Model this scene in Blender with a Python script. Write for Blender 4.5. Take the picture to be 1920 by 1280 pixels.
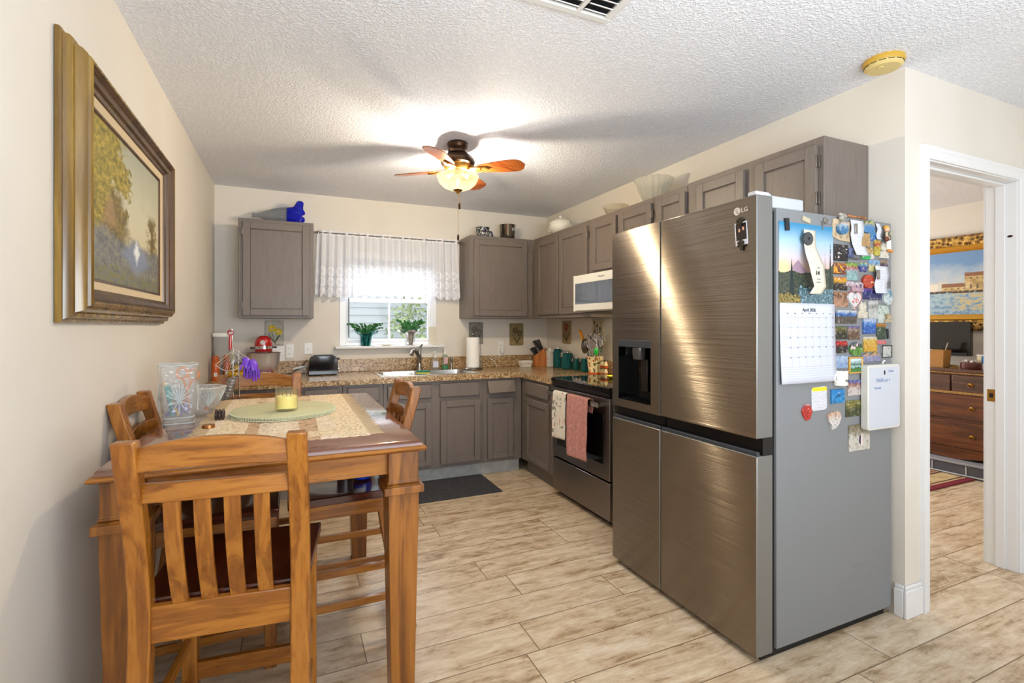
import bpy, bmesh, math, random
from mathutils import Vector, Matrix

for o in list(bpy.data.objects):
    bpy.data.objects.remove(o, do_unlink=True)
C = bpy.context.scene.collection
scene = bpy.context.scene
PI = math.pi
R = math.radians

# ------------------------------------------------------------------ camera, world, lights, exposure
FPX, CX, HY, CH = 931.0, 960.0, 610.0, 1.295
YAW = math.atan((CX - 546.0) / FPX)
SN, CS = math.sin(YAW), math.cos(YAW)
cam_d = bpy.data.cameras.new('camera')
cam_d.sensor_width = 36.0
cam_d.lens = 36.0 * FPX / 1920.0
cam_d.shift_y = -(640.0 - HY) / 1920.0
cam_d.clip_start = 0.02
cam = bpy.data.objects.new('camera', cam_d)
cam.location = (0, 0, CH)
cam.rotation_euler = (PI / 2, 0, -YAW)
C.objects.link(cam)
scene.camera = cam
vs = scene.view_settings
vs.view_transform = 'Standard'
vs.look = 'None'
vs.gamma = 1.0
vs.use_curve_mapping = False
vs.exposure = 0.0
scene.display_settings.display_device = 'sRGB'

world = bpy.data.worlds.new('sky')
scene.world = world
world.use_nodes = True
world.node_tree.nodes['Background'].inputs[0].default_value = (0.86, 0.93, 1.0, 1)
world.node_tree.nodes['Background'].inputs[1].default_value = 1.6

def area(name, loc, rot, sx, sy, power, col):
    l = bpy.data.lights.new(name, 'AREA')
    l.shape = 'RECTANGLE'; l.size = sx; l.size_y = sy
    l.energy = power; l.color = col
    o = bpy.data.objects.new(name, l)
    o.location = loc; o.rotation_euler = rot
    C.objects.link(o)
    return o
# soft fill light added behind the camera, as if from living-room windows
area('living_room_fill', (1.5, -3.45, 1.45), (R(90), 0, 0), 3.4, 2.0, 80, (0.82, 0.91, 1.0))
# lamp added to brighten the bedroom; its wall has no window
area('bedroom_fill', (4.2, 4.93, 1.5), (R(-90), 0, 0), 1.8, 1.4, 72, (1.0, 0.97, 0.93))
# daylight falling in at the kitchen window
area('kitchen_daylight', (0.83, 6.0, 2.95), (R(-50), 0, 0), 2.2, 1.4, 220, (0.93, 0.97, 1.0))
# ambient fill added near the camera, aimed at the ceiling like a bounced flash
area('bounce_fill', (0.8, -0.5, 1.35), (R(143), 0, 0), 1.6, 1.2, 66, (0.80, 0.90, 1.0))

# ------------------------------------------------------------------ places: a pixel's ray met with a plane of the room
def ray(u, v):
    k = (u - CX) / FPX
    return SN + k * CS, CS - k * SN, (HY - v) / FPX
def pX(u, v, X):
    a, b, c = ray(u, v); t = X / a
    return b * t, CH + c * t
def pY(u, v, Y):
    a, b, c = ray(u, v); t = Y / b
    return a * t, CH + c * t
def pZ(u, v, Z):
    a, b, c = ray(u, v); t = (Z - CH) / c
    return a * t, b * t

# ------------------------------------------------------------------ node helper
def lin(c):
    def f(x):
        x /= 255.0
        return x / 12.92 if x <= 0.04045 else ((x + 0.055) / 1.055) ** 2.4
    return (f(c[0]), f(c[1]), f(c[2]), 1.0)

class S:
    def __init__(s, g, sock): s.g = g; s.s = sock
    def _m(s, op, b=None, c=None, rev=False):
        n = s.g.nt.nodes.new('ShaderNodeMath'); n.operation = op
        a, b = (b, s) if rev else (s, b)
        for i, x in enumerate((a, b, c)):
            if x is None: continue
            if isinstance(x, S): s.g.nt.links.new(x.s, n.inputs[i])
            else: n.inputs[i].default_value = x
        return S(s.g, n.outputs[0])
    def __add__(s, b): return s._m('ADD', b)
    __radd__ = __add__
    def __sub__(s, b): return s._m('SUBTRACT', b)
    def __rsub__(s, b): return s._m('SUBTRACT', b, rev=True)
    def __mul__(s, b): return s._m('MULTIPLY', b)
    __rmul__ = __mul__
    def __truediv__(s, b): return s._m('DIVIDE', b)
    def floor(s): return s._m('FLOOR')
    def fract(s): return s._m('FRACT')
    def abs(s): return s._m('ABSOLUTE')
    def sin(s): return s._m('SINE')
    def lt(s, b): return s._m('LESS_THAN', b)
    def gt(s, b): return s._m('GREATER_THAN', b)
    def min(s, b): return s._m('MINIMUM', b)
    def max(s, b): return s._m('MAXIMUM', b)
    def pow(s, b): return s._m('POWER', b)
    def sqrt(s): return s._m('SQRT')
    def step(s, e0, e1):
        n = s.g.nt.nodes.new('ShaderNodeMapRange'); n.interpolation_type = 'SMOOTHSTEP'
        s.g.nt.links.new(s.s, n.inputs[0])
        n.inputs[1].default_value = min(e0, e1); n.inputs[2].default_value = max(e0, e1)
        if e0 > e1: n.inputs[3].default_value = 1; n.inputs[4].default_value = 0
        return S(s.g, n.outputs[0])

class G:
    def __init__(g, name):
        g.m = bpy.data.materials.new(name); g.m.use_nodes = True
        g.nt = g.m.node_tree
        g.b = g.nt.nodes['Principled BSDF']; g.out = g.nt.nodes['Material Output']
        g._tc = None
    def xyz(g, kind='Object'):
        if not g._tc: g._tc = g.nt.nodes.new('ShaderNodeTexCoord')
        n = g.nt.nodes.new('ShaderNodeSeparateXYZ')
        g.nt.links.new(g._tc.outputs[kind], n.inputs[0])
        return [S(g, n.outputs[i]) for i in range(3)]
    def vec(g, x, y, z):
        n = g.nt.nodes.new('ShaderNodeCombineXYZ')
        for i, q in enumerate((x, y, z)):
            if isinstance(q, S): g.nt.links.new(q.s, n.inputs[i])
            else: n.inputs[i].default_value = q
        return S(g, n.outputs[0])
    def noise(g, v, scale, detail=3, rough=0.55, dist=0, col=False):
        n = g.nt.nodes.new('ShaderNodeTexNoise')
        g.nt.links.new(v.s, n.inputs['Vector'])
        n.inputs['Scale'].default_value = scale; n.inputs['Detail'].default_value = detail
        n.inputs['Roughness'].default_value = rough; n.inputs['Distortion'].default_value = dist
        return S(g, n.outputs['Color' if col else 'Fac'])
    def voro(g, v, scale, feat='F1', out='Distance'):
        n = g.nt.nodes.new('ShaderNodeTexVoronoi'); n.feature = feat
        g.nt.links.new(v.s, n.inputs['Vector']); n.inputs['Scale'].default_value = scale
        return S(g, n.outputs[out])
    def white(g, v):
        n = g.nt.nodes.new('ShaderNodeTexWhiteNoise'); n.noise_dimensions = '3D'
        g.nt.links.new(v.s, n.inputs['Vector'])
        return S(g, n.outputs['Value'])
    def ramp(g, f, stops, interp='LINEAR'):
        n = g.nt.nodes.new('ShaderNodeValToRGB'); n.color_ramp.interpolation = interp
        e = n.color_ramp.elements
        while len(e) < len(stops): e.new(0.5)
        for q, (p, c) in zip(e, stops):
            q.position = p; q.color = lin(c)
        g.nt.links.new(f.s, n.inputs[0])
        return S(g, n.outputs[0])
    def mix(g, f, a, b):
        n = g.nt.nodes.new('ShaderNodeMix'); n.data_type = 'RGBA'
        for i, x in ((0, f), (6, a), (7, b)):
            if isinstance(x, S): g.nt.links.new(x.s, n.inputs[i])
            elif i == 0: n.inputs[0].default_value = x
            else: n.inputs[i].default_value = lin(x)
        return S(g, n.outputs[2])
    def set(g, name, x):
        if isinstance(x, S): g.nt.links.new(x.s, g.b.inputs[name])
        elif isinstance(x, tuple): g.b.inputs[name].default_value = lin(x)
        else: g.b.inputs[name].default_value = x
        return g
    def bump(g, h, strength=0.3, dist=0.01):
        n = g.nt.nodes.new('ShaderNodeBump')
        n.inputs['Strength'].default_value = strength; n.inputs['Distance'].default_value = dist
        g.nt.links.new(h.s, n.inputs['Height'])
        g.nt.links.new(n.outputs[0], g.b.inputs['Normal'])
        return g
    def pos(g):
        x, y, z = g.xyz()
        return g.vec(x, y, z)

def M(name, col, rough=0.5, metal=0.0, noise=0, amt=0.0, bump=0, bscale=80, **kw):
    g = G(name)
    if amt:
        n = g.noise(g.pos(), noise, 4)
        lo = tuple(max(0, c * (1 - amt)) for c in col); hi = tuple(min(255, c * (1 + amt)) for c in col)
        g.set('Base Color', g.ramp(n, [(0.3, lo), (0.7, hi)]))
    else:
        g.set('Base Color', tuple(col))
    g.set('Roughness', rough); g.set('Metallic', metal)
    for k, v in kw.items(): g.set(k.replace('_', ' '), v)
    if bump: g.bump(g.noise(g.pos(), bscale, 4), bump, 0.004)
    return g.m

def thin_glass(name, tint=(255, 255, 255), body=0.08, gloss=0.25, bump=0, bscale=60, base=0.035):
    """clear thin glass: lets the view through, mirrors at grazing angles, a little milky body"""
    g = G(name); nt = g.nt
    t = nt.nodes.new('ShaderNodeBsdfTransparent'); t.inputs[0].default_value = lin(tint)
    gl = nt.nodes.new('ShaderNodeBsdfGlossy'); gl.inputs['Roughness'].default_value = 0.05
    df = nt.nodes.new('ShaderNodeBsdfDiffuse'); df.inputs[0].default_value = lin((235, 240, 240))
    lw = nt.nodes.new('ShaderNodeLayerWeight'); lw.inputs[0].default_value = 0.5
    fac = S(g, lw.outputs['Facing']).pow(2.6) * (gloss * 1.6) + base
    tl = nt.nodes.new('ShaderNodeBsdfTranslucent'); tl.inputs[0].default_value = lin((240, 244, 244))
    mb = nt.nodes.new('ShaderNodeMixShader'); mb.inputs[0].default_value = 0.5
    m1 = nt.nodes.new('ShaderNodeMixShader'); m2 = nt.nodes.new('ShaderNodeMixShader')
    nt.links.new(fac.s, m1.inputs[0]); nt.links.new(t.outputs[0], m1.inputs[1]); nt.links.new(gl.outputs[0], m1.inputs[2])
    m2.inputs[0].default_value = body
    nt.links.new(df.outputs[0], mb.inputs[1]); nt.links.new(tl.outputs[0], mb.inputs[2])
    nt.links.new(m1.outputs[0], m2.inputs[1]); nt.links.new(mb.outputs[0], m2.inputs[2])
    nt.links.new(m2.outputs[0], g.out.inputs[0])
    if bump:
        b = nt.nodes.new('ShaderNodeBump'); b.inputs['Strength'].default_value = bump; b.inputs['Distance'].default_value = 0.006
        h = g.voro(g.pos(), bscale)
        nt.links.new(h.s, b.inputs['Height'])
        for n in (gl, df): nt.links.new(b.outputs[0], n.inputs['Normal'])
    return g.m

# ------------------------------------------------------------------ mesh helper
class MB:
    def __init__(s):
        s.v = []; s.f = []; s.mi = []; s.T = Matrix.Identity(4); s.cur = 0
    def mat(s, i): s.cur = i; return s
    def at(s, loc=(0, 0, 0), rot=(0, 0, 0)):
        from mathutils import Euler
        s.T = Matrix.Translation(loc) @ Euler(rot).to_matrix().to_4x4(); return s
    def add(s, vs, fs):
        n = len(s.v)
        s.v += [s.T @ Vector(p) for p in vs]
        s.f += [[n + i for i in f] for f in fs]; s.mi += [s.cur] * len(fs)
        return s
    def box(s, x0, x1, y0, y1, z0, z1):
        x0, x1 = sorted((x0, x1)); y0, y1 = sorted((y0, y1)); z0, z1 = sorted((z0, z1))
        return s.add([(x0, y0, z0), (x1, y0, z0), (x1, y1, z0), (x0, y1, z0), (x0, y0, z1), (x1, y0, z1), (x1, y1, z1), (x0, y1, z1)],
                     [(0, 3, 2, 1), (4, 5, 6, 7), (0, 1, 5, 4), (1, 2, 6, 5), (2, 3, 7, 6), (3, 0, 4, 7)])
    def lathe(s, prof, c=(0, 0, 0), n=28, rfun=None, cap=True):
        vs, fs = [], []
        for (r, z) in prof:
            for i in range(n):
                a = 2 * PI * i / n
                k = rfun(a, z) if rfun else 1
                vs.append((c[0] + r * k * math.cos(a), c[1] + r * k * math.sin(a), c[2] + z))
        for j in range(len(prof) - 1):
            for i in range(n):
                a, b = j * n + i, j * n + (i + 1) % n
                fs.append((a, b, b + n, a + n))
        if cap:
            if prof[0][0] > 1e-5: fs.append(tuple(reversed(range(n))))
            if prof[-1][0] > 1e-5: fs.append(tuple(range((len(prof) - 1) * n, len(prof) * n)))
        return s.add(*s.weld(vs, fs))
    @staticmethod
    def weld(vs, fs):
        """points of one shape that coincide become one point"""
        key, new, idx = {}, [], []
        for v in vs:
            k = (round(v[0], 6), round(v[1], 6), round(v[2], 6))
            if k not in key: key[k] = len(new); new.append(v)
            idx.append(key[k])
        out = []
        for f in fs:
            g = []
            for i in f:
                if idx[i] not in g: g.append(idx[i])
            if len(g) > 2: out.append(g)
        return new, out
    def cyl(s, p0, p1, r0, r1=None, n=14): return s.tube([p0, p1], [r0, r0 if r1 is None else r1], n)
    def tube(s, pts, r, n=8, flat=1.0):
        pts = [Vector(p) for p in pts]
        rs = r if isinstance(r, (list, tuple)) else [r] * len(pts)
        vs, fs = [], []
        ref = None
        for i, p in enumerate(pts):
            d = (pts[min(i + 1, len(pts) - 1)] - pts[max(i - 1, 0)])
            if d.length < 1e-9: d = Vector((0, 0, 1))
            d.normalize()
            if ref is None:
                ref = d.orthogonal().normalized()
            ref = (ref - d * ref.dot(d))
            if ref.length < 1e-6: ref = d.orthogonal()
            ref.normalize()
            b = d.cross(ref)
            for k in range(n):
                a = 2 * PI * k / n
                vs.append(p + (ref * math.cos(a) + b * math.sin(a) * flat) * rs[i])
        for j in range(len(pts) - 1):
            for k in range(n):
                a, b2 = j * n + k, j * n + (k + 1) % n
                fs.append((a, b2, b2 + n, a + n))
        fs.append(tuple(reversed(range(n)))); fs.append(tuple(range((len(pts) - 1) * n, len(pts) * n)))
        return s.add(vs, fs)
    def ball(s, c, rx, ry=None, rz=None, n=16, m=10):
        ry = ry or rx; rz = rz or rx
        prof = [(math.sin(PI * j / m), -math.cos(PI * j / m)) for j in range(m + 1)]
        vs, fs = [], []
        for r, z in prof:
            for i in range(n):
                a = 2 * PI * i / n
                vs.append((c[0] + rx * r * math.cos(a), c[1] + ry * r * math.sin(a), c[2] + rz * z))
        for j in range(m):
            for i in range(n):
                a, b = j * n + i, j * n + (i + 1) % n
                fs.append((a, b, b + n, a + n))
        return s.add(*s.weld(vs, fs))
    def prism(s, poly, y0, y1, plane='xz'):
        """poly is (a, b) points; extruded along the third axis"""
        f = {'xz': lambda a, b, t: (a, t, b), 'xy': lambda a, b, t: (a, b, t), 'yz': lambda a, b, t: (t, a, b)}[plane]
        n = len(poly)
        vs = [f(a, b, y0) for a, b in poly] + [f(a, b, y1) for a, b in poly]
        fs = [tuple(range(n)), tuple(reversed(range(n, 2 * n)))] + [(i, i + n, (i + 1) % n + n, (i + 1) % n) for i in range(n)]
        return s.add(vs, fs)
    def sheet(s, fn, nu, nv, thick=None):
        vs = [fn(i / nu, j / nv) for j in range(nv + 1) for i in range(nu + 1)]
        fs = [(j * (nu + 1) + i, j * (nu + 1) + i + 1, (j + 1) * (nu + 1) + i + 1, (j + 1) * (nu + 1) + i) for j in range(nv) for i in range(nu)]
        return s.add(*s.weld(vs, fs))
    def board(s, n, fn, thick):
        """a bent board: fn(t) -> (x, y, zlow, zhigh), thickness along y"""
        vs, fs = [], []
        for i in range(n + 1):
            x, y, a, b = fn(i / n)
            vs += [(x, y - thick / 2, a), (x, y + thick / 2, a), (x, y + thick / 2, b), (x, y - thick / 2, b)]
        for i in range(n):
            for k in range(4):
                p, q = i * 4 + k, i * 4 + (k + 1) % 4
                fs.append((p, q, q + 4, p + 4))
        fs += [(3, 2, 1, 0), (n * 4, n * 4 + 1, n * 4 + 2, n * 4 + 3)]
        return s.add(vs, fs)
    def build(s, name, mats, parent=None, bevel=0.0, smooth=35, seg=2, org=None, solid=0.0, subsurf=0):
        mats = mats if isinstance(mats, (list, tuple)) else [mats]
        inv = Matrix.Identity(4)
        loc = None
        if parent is not None:
            rt = parent
            while rt.parent: rt = rt.parent
            inv = rt.matrix_basis.inverted()
        else:
            if org is None:
                xs, ys, zs = zip(*[tuple(p) for p in s.v])
                org = ((min(xs) + max(xs)) / 2, (min(ys) + max(ys)) / 2, min(zs))
            loc = Vector(org); inv = Matrix.Translation(-loc)
        me = bpy.data.meshes.new(name)
        me.from_pydata([tuple(inv @ p) for p in s.v], [], s.f)
        for m in mats: me.materials.append(m)
        bm = bmesh.new(); bm.from_mesh(me)
        bm.faces.ensure_lookup_table()
        for f, i in zip(bm.faces, s.mi): f.material_index = i
        bmesh.ops.recalc_face_normals(bm, faces=bm.faces)
        bm.to_mesh(me); bm.free()
        if smooth:
            me.polygons.foreach_set('use_smooth', [True] * len(me.polygons))
            me.set_sharp_from_angle(angle=R(smooth))
        me.update()
        o = bpy.data.objects.new(name, me); C.objects.link(o)
        if parent is not None: o.parent = parent
        else: o.location = loc
        if solid:
            md = o.modifiers.new('solid', 'SOLIDIFY'); md.thickness = solid; md.offset = 0
        if bevel:
            md = o.modifiers.new('bevel', 'BEVEL'); md.width = bevel; md.segments = seg
            md.limit_method = 'ANGLE'; md.angle_limit = R(40); md.harden_normals = False
        if subsurf:
            md = o.modifiers.new('sub', 'SUBSURF'); md.levels = md.render_levels = subsurf
        return o

def tag(o, label, cat, group=None):
    o['label'] = label; o['category'] = cat
    if group: o['group'] = group
    return o
def thing(name, label, cat, loc=(0, 0, 0), rz=0.0, group=None):
    o = bpy.data.objects.new(name, None); C.objects.link(o)
    o.empty_display_size = 0.05
    o.location = loc; o.rotation_euler = (0, 0, rz)
    return tag(o, label, cat, group)
def struct(o, label=None):
    o['kind'] = 'structure'
    if label: o['label'] = label
    return o
def dup(root, loc, rz, label, group=None):
    r = root.copy(); C.objects.link(r); r.location = loc; r.rotation_euler = (0, 0, rz); tag(r, label, r['category'], group)
    for ch in list(root.children):
        c = ch.copy(); C.objects.link(c); c.parent = r
        for gch in ch.children:
            d = gch.copy(); C.objects.link(d); d.parent = c
    return r
def letters(txt, size, mat, parent, loc, rot, name='lettering', ext=0.0008, align='CENTER', xs=1.0):
    cu = bpy.data.curves.new('letters', 'FONT'); cu.body = txt; cu.size = size; cu.extrude = ext
    cu.align_x = align; cu.align_y = 'CENTER'; cu.resolution_u = 3
    t = bpy.data.objects.new('letters', cu); C.objects.link(t)
    me = bpy.data.meshes.new_from_object(t.evaluated_get(bpy.context.evaluated_depsgraph_get()))
    bpy.data.objects.remove(t, do_unlink=True)
    from mathutils import Euler
    Mx = Matrix.Translation(loc) @ Euler(rot).to_matrix().to_4x4() @ Matrix.Diagonal((xs, 1, 1, 1))
    rt = parent
    while rt.parent: rt = rt.parent
    me.transform(rt.matrix_basis.inverted() @ Mx)
    me.materials.clear(); me.materials.append(mat)
    o = bpy.data.objects.new(name, me); C.objects.link(o); o.parent = parent
    return o
FACE_Y = (PI / 2, 0, 0)          # writing on a face that looks towards -Y
FACE_X = (PI / 2, 0, -PI / 2)    # writing on a face that looks towards -X

def rrect(x0, x1, z0, z1, r, n=5):
    p = []
    for cx, cz, a0 in ((x1 - r, z1 - r, 0), (x0 + r, z1 - r, 90), (x0 + r, z0 + r, 180), (x1 - r, z0 + r, 270)):
        for i in range(n + 1):
            a = R(a0 + 90 * i / n); p.append((cx + r * math.cos(a), cz + r * math.sin(a)))
    return p
# ------------------------------------------------------------------ materials
def wall_mat():
    g = G('cream_wall_paint')
    n = g.noise(g.pos(), 2.2, 3)
    g.set('Base Color', g.ramp(n, [(0.3, (221, 213, 201)), (0.7, (227, 220, 209))])).set('Roughness', 0.75)
    g.bump(g.noise(g.pos(), 130, 3), 0.12, 0.003)
    return g.m
def ceil_mat():
    g = G('textured_ceiling')
    p = g.pos()
    n = g.noise(p, 88, 2, 0.5, 0.6)
    h = n.step(0.42, 0.62)
    g.set('Base Color', g.ramp(h, [(0, (232, 233, 238)), (1, (242, 243, 248))])).set('Roughness', 0.9)
    g.bump(h + g.noise(p, 220, 2) * 0.25, 0.55, 0.006)
    return g.m
def floor_mat():
    g = G('weathered_wood_look_tile')
    x, y, z = g.xyz()
    W, L = 0.2, 1.2
    yy = (y - 1.966 + 10 * W) / W
    row = yy.floor()
    off = g.white(g.vec(row, 3.0, 1.0))
    xx = (x + 20.0) / L + off
    col = xx.floor()
    fy, fx = yy.fract(), xx.fract()
    ey = (fy - 0.5).abs() * W
    ex = (fx - 0.5).abs() * L
    joint = ey.gt(W / 2 - 0.0022).max(ex.gt(L / 2 - 0.0022))
    rnd = g.white(g.vec(row, col, 7.0)); rnd2 = g.white(g.vec(col, row, 2.0))
    px_ = x + rnd * 17.0; py_ = y + rnd2 * 9.0
    long_ = g.noise(g.vec(px_ * 1.0, py_ * 7.0, 0.0), 3.0, 6, 0.62, 0.35)
    fine = g.noise(g.vec(px_ * 2.0, py_ * 30.0, 0.0), 6.0, 4, 0.6)
    patch = g.noise(g.vec(px_ * 1.0, py_ * 2.2, 3.0), 7.5, 7, 0.72, 0.5)
    f = long_ * 0.45 + patch * 0.55 + (fine - 0.5) * 0.16 + (rnd - 0.5) * 0.06
    c = g.ramp(f, [(0.30, (128, 102, 72)), (0.40, (168, 141, 108)), (0.47, (203, 179, 148)), (0.56, (221, 201, 173)), (0.68, (234, 220, 198))])
    c = g.mix(joint, c, (128, 106, 80))
    g.set('Base Color', c)
    g.set('Roughness', long_ * 0.25 + 0.27)
    g.bump(joint * -0.6 + fine * 0.25 + patch * 0.25, 0.25, 0.002)
    return g.m
def wood(name, a, b, c, axis='z', rough=0.28, scale=1.0, coat=0.25):
    g = G(name)
    x, y, z = g.xyz()
    k = {'x': (1.2, 14, 14), 'y': (14, 1.2, 14), 'z': (14, 14, 1.2)}[axis]
    v = g.vec(x * (k[0] * scale), y * (k[1] * scale), z * (k[2] * scale))
    n1 = g.noise(v, 1.3, 5, 0.6, 1.4)
    n2 = g.noise(v, 6.0, 3, 0.6, 0.3)
    rings = ((n1 * 26.0).sin() * 0.5 + 0.5)
    f = n1 * 0.62 + rings * 0.10 + n2 * 0.28
    g.set('Base Color', g.ramp(f, [(0.30, a), (0.52, b), (0.74, c)]))
    g.set('Roughness', n2 * 0.15 + rough - 0.07)
    g.set('Coat Weight', coat); g.set('Coat Roughness', 0.12)
    g.bump(f, 0.06, 0.002)
    return g.m
def granite():
    g = G('speckled_brown_laminate')
    p = g.pos()
    a = g.noise(p, 52, 5, 0.75, 0.8); b = g.voro(p, 110); c = g.noise(p, 210, 2)
    f = a * 0.7 + b * 0.25 + c * 0.2
    g.set('Base Color', g.ramp(f, [(0.40, (44, 30, 18)), (0.47, (96, 68, 40)), (0.53, (140, 106, 66)), (0.59, (176, 142, 98)), (0.67, (212, 188, 150))]))
    g.set('Roughness', 0.22)
    return g.m
def cab_paint():
    g = G('taupe_cabinet_paint')
    x, y, z = g.xyz()
    n = g.noise(g.vec(x * 9.0, y * 9.0, z * 1.0), 7, 5, 0.7, 1.2)
    g.set('Base Color', g.ramp(n, [(0.3, (109, 98, 91)), (0.7, (122, 111, 103))])).set('Roughness', 0.42)
    g.bump(n, 0.16, 0.002)
    return g.m
def steel(name, col, rough=0.3, an=0.9, tan=(0, 0, 1), metal=1.0, groove=0.0):
    g = G(name)
    x, y, z = g.xyz()
    n = g.noise(g.vec(x * 3.0, y * 2.0, z * 260.0), 2.0, 3, 0.6)
    lo = tuple(c * 0.95 for c in col)
    g.set('Base Color', g.ramp(n, [(0.3, lo), (0.7, col)])).set('Metallic', metal).set('Roughness', rough).set('Anisotropic', an)
    t = g.vec(*[float(q) for q in tan])
    g.nt.links.new(t.s, g.b.inputs['Tangent'])
    if groove:      # fine horizontal brushing
        geo = g.nt.nodes.new('ShaderNodeNewGeometry')
        h = (g.noise(g.vec(x * 2.0, y * 2.0, z * 9000.0), 1.0, 0, 0.5) - 0.5) * groove
        ad = g.nt.nodes.new('ShaderNodeVectorMath'); ad.operation = 'ADD'
        nm = g.nt.nodes.new('ShaderNodeVectorMath'); nm.operation = 'NORMALIZE'
        g.nt.links.new(geo.outputs['Normal'], ad.inputs[0]); g.nt.links.new(g.vec(0.0, 0.0, h).s, ad.inputs[1])
        g.nt.links.new(ad.outputs[0], nm.inputs[0]); g.nt.links.new(nm.outputs[0], g.b.inputs['Normal'])
    return g.m

WALL = wall_mat(); CEIL = ceil_mat(); FLOOR = floor_mat(); GRAN = granite(); CAB = cab_paint()
TRIM = M('white_trim_paint', (232, 232, 232), 0.35, bump=0.04, bscale=30)
WOODZ = wood('honey_wood_upright', (112, 60, 14), (158, 96, 28), (188, 126, 48), 'z')
WOODX = wood('honey_wood_rail', (112, 60, 14), (158, 96, 28), (188, 126, 48), 'x')
WOODY = wood('honey_wood_side', (112, 60, 14), (158, 96, 28), (188, 126, 48), 'y')
SEATW = wood('dark_red_seat_wood', (44, 14, 6), (70, 26, 12), (96, 42, 18), 'y', 0.2, 0.7, 0.5)
TOPW = wood('red_brown_table_top', (84, 38, 18), (116, 60, 30), (146, 84, 48), 'x', 0.14, 0.6, 1.0)
TOPW.node_tree.nodes['Principled BSDF'].inputs['Coat IOR'].default_value = 1.9
TOPW.node_tree.nodes['Principled BSDF'].inputs['Coat Roughness'].default_value = 0.09
LEGW = wood('worn_table_leg_wood', (84, 46, 14), (148, 90, 28), (180, 118, 46), 'z', 0.35, 0.6, 0.2)
STEEL = steel('brushed_warm_steel', (150, 142, 132), 0.25, 1.0, groove=2.3)
STEELD = steel('dark_brushed_steel', (138, 131, 129), 0.32, 0.7)
CHROME = M('chrome', (225, 225, 228), 0.12, 1.0)
NICKEL = M('brushed_nickel', (150, 146, 138), 0.28, 1.0)
BOWLST = M('mixer_bowl_steel', (214, 214, 216), 0.22, 0.65)
SINKST = M('satin_sink_steel', (205, 203, 198), 0.25, 1.0)
FRSIDE = M('fridge_grey_enamel', (128, 130, 132), 0.45, bump=0.08, bscale=400)
BLACKG = M('black_glass', (8, 8, 9), 0.05, **{'Specular IOR Level': 0.6})
BLACKP = M('black_plastic', (16, 16, 18), 0.35)
BLACKM = M('matte_black', (12, 12, 12), 0.6)
DGREY = M('dark_grey_plastic', (58, 62, 68), 0.4)
WHITEP = M('white_plastic', (236, 235, 230), 0.35)
WHITEC = M('white_glazed_ceramic', (240, 236, 226), 0.12)
PAPER = M('white_paper', (214, 214, 220), 0.8)
PAPERC = M('cream_paper', (214, 206, 188), 0.8)
INK = M('black_ink', (40, 42, 50), 0.8)
INKG = M('grey_ink', (150, 152, 160), 0.8)
INKB = M('blue_marker_ink', (90, 120, 170), 0.8)
BRONZE = M('dark_bronze', (62, 42, 26), 0.32, 0.85)
BRASS = M('antique_brass', (168, 124, 58), 0.3, 0.95)
HINGE = M('pewter_hinge', (120, 112, 104), 0.35, 0.8)
CLEAR = thin_glass('clear_glass')
CRYST = thin_glass('cut_crystal', body=0.2, gloss=0.55, bump=1.0, bscale=55)
PANE = thin_glass('window_pane', body=0.004, gloss=0.06, base=0.006)
RED = M('glossy_red_enamel', (168, 10, 14), 0.12, Coat_Weight=0.6)
TEAL = M('teal_ceramic', (12, 84, 84), 0.15, noise=30, amt=0.15)
# ------------------------------------------------------------------ the setting
L_, B_, R_, D_ = -0.57, 4.672, 2.482, 1.301      # left wall, back wall, right wall, doorway wall
H_ = 2.44
EX = 5.81                                        # bedroom's far wall
def sbox(name, m, *b, **kw):
    return struct(MB().box(*b).build(name, m, smooth=0, org=(0, 0, 0), **kw))
sbox('floor', FLOOR, L_ - 0.12, EX + 0.12, -3.7, 5.15, -0.1, 0)
sbox('ceiling', CEIL, L_ - 0.12, EX + 0.12, -3.7, 5.15, H_, H_ + 0.1)
sbox('wall_left', WALL, L_ - 0.12, L_, -3.7, B_ + 0.13, 0, H_)
WX0, WX1, WZ0, WZ1 = 0.40, 1.27, 1.112, 1.955
w = MB()
w.box(L_, WX0, B_, B_ + 0.13, 0, H_); w.box(WX1, R_ + 0.12, B_, B_ + 0.13, 0, H_)
w.box(WX0, WX1, B_, B_ + 0.13, 0, WZ0); w.box(WX0, WX1, B_, B_ + 0.13, WZ1, H_)
struct(w.build('wall_back', WALL, smooth=0, org=(0, 0, 0)))
sbox('wall_right', WALL, R_, R_ + 0.12, D_, B_, 0, H_)
DX0, DX1, DZ = 2.659, 3.473, 2.05                # doorway
w = MB()
w.box(R_ + 0.12, DX0 - 0.012, D_, D_ + 0.13, 0, H_); w.box(DX1 + 0.012, EX, D_, D_ + 0.13, 0, H_)
w.box(DX0 - 0.012, DX1 + 0.012, D_, D_ + 0.13, DZ + 0.012, H_)
struct(w.build('wall_doorway', WALL, smooth=0, org=(0, 0, 0)))
sbox('wall_hall', WALL, 3.534, 3.66, -3.7, D_, 0, H_)
sbox('wall_behind', WALL, L_ - 0.12, 3.66, -3.82, -3.7, 0, H_)
sbox('wall_bedroom_far', WALL, EX, EX + 0.12, D_, 5.15, 0, H_)
sbox('wall_bedroom_side', WALL, R_ + 0.12, EX, 5.03, 5.15, 0, H_)
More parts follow.
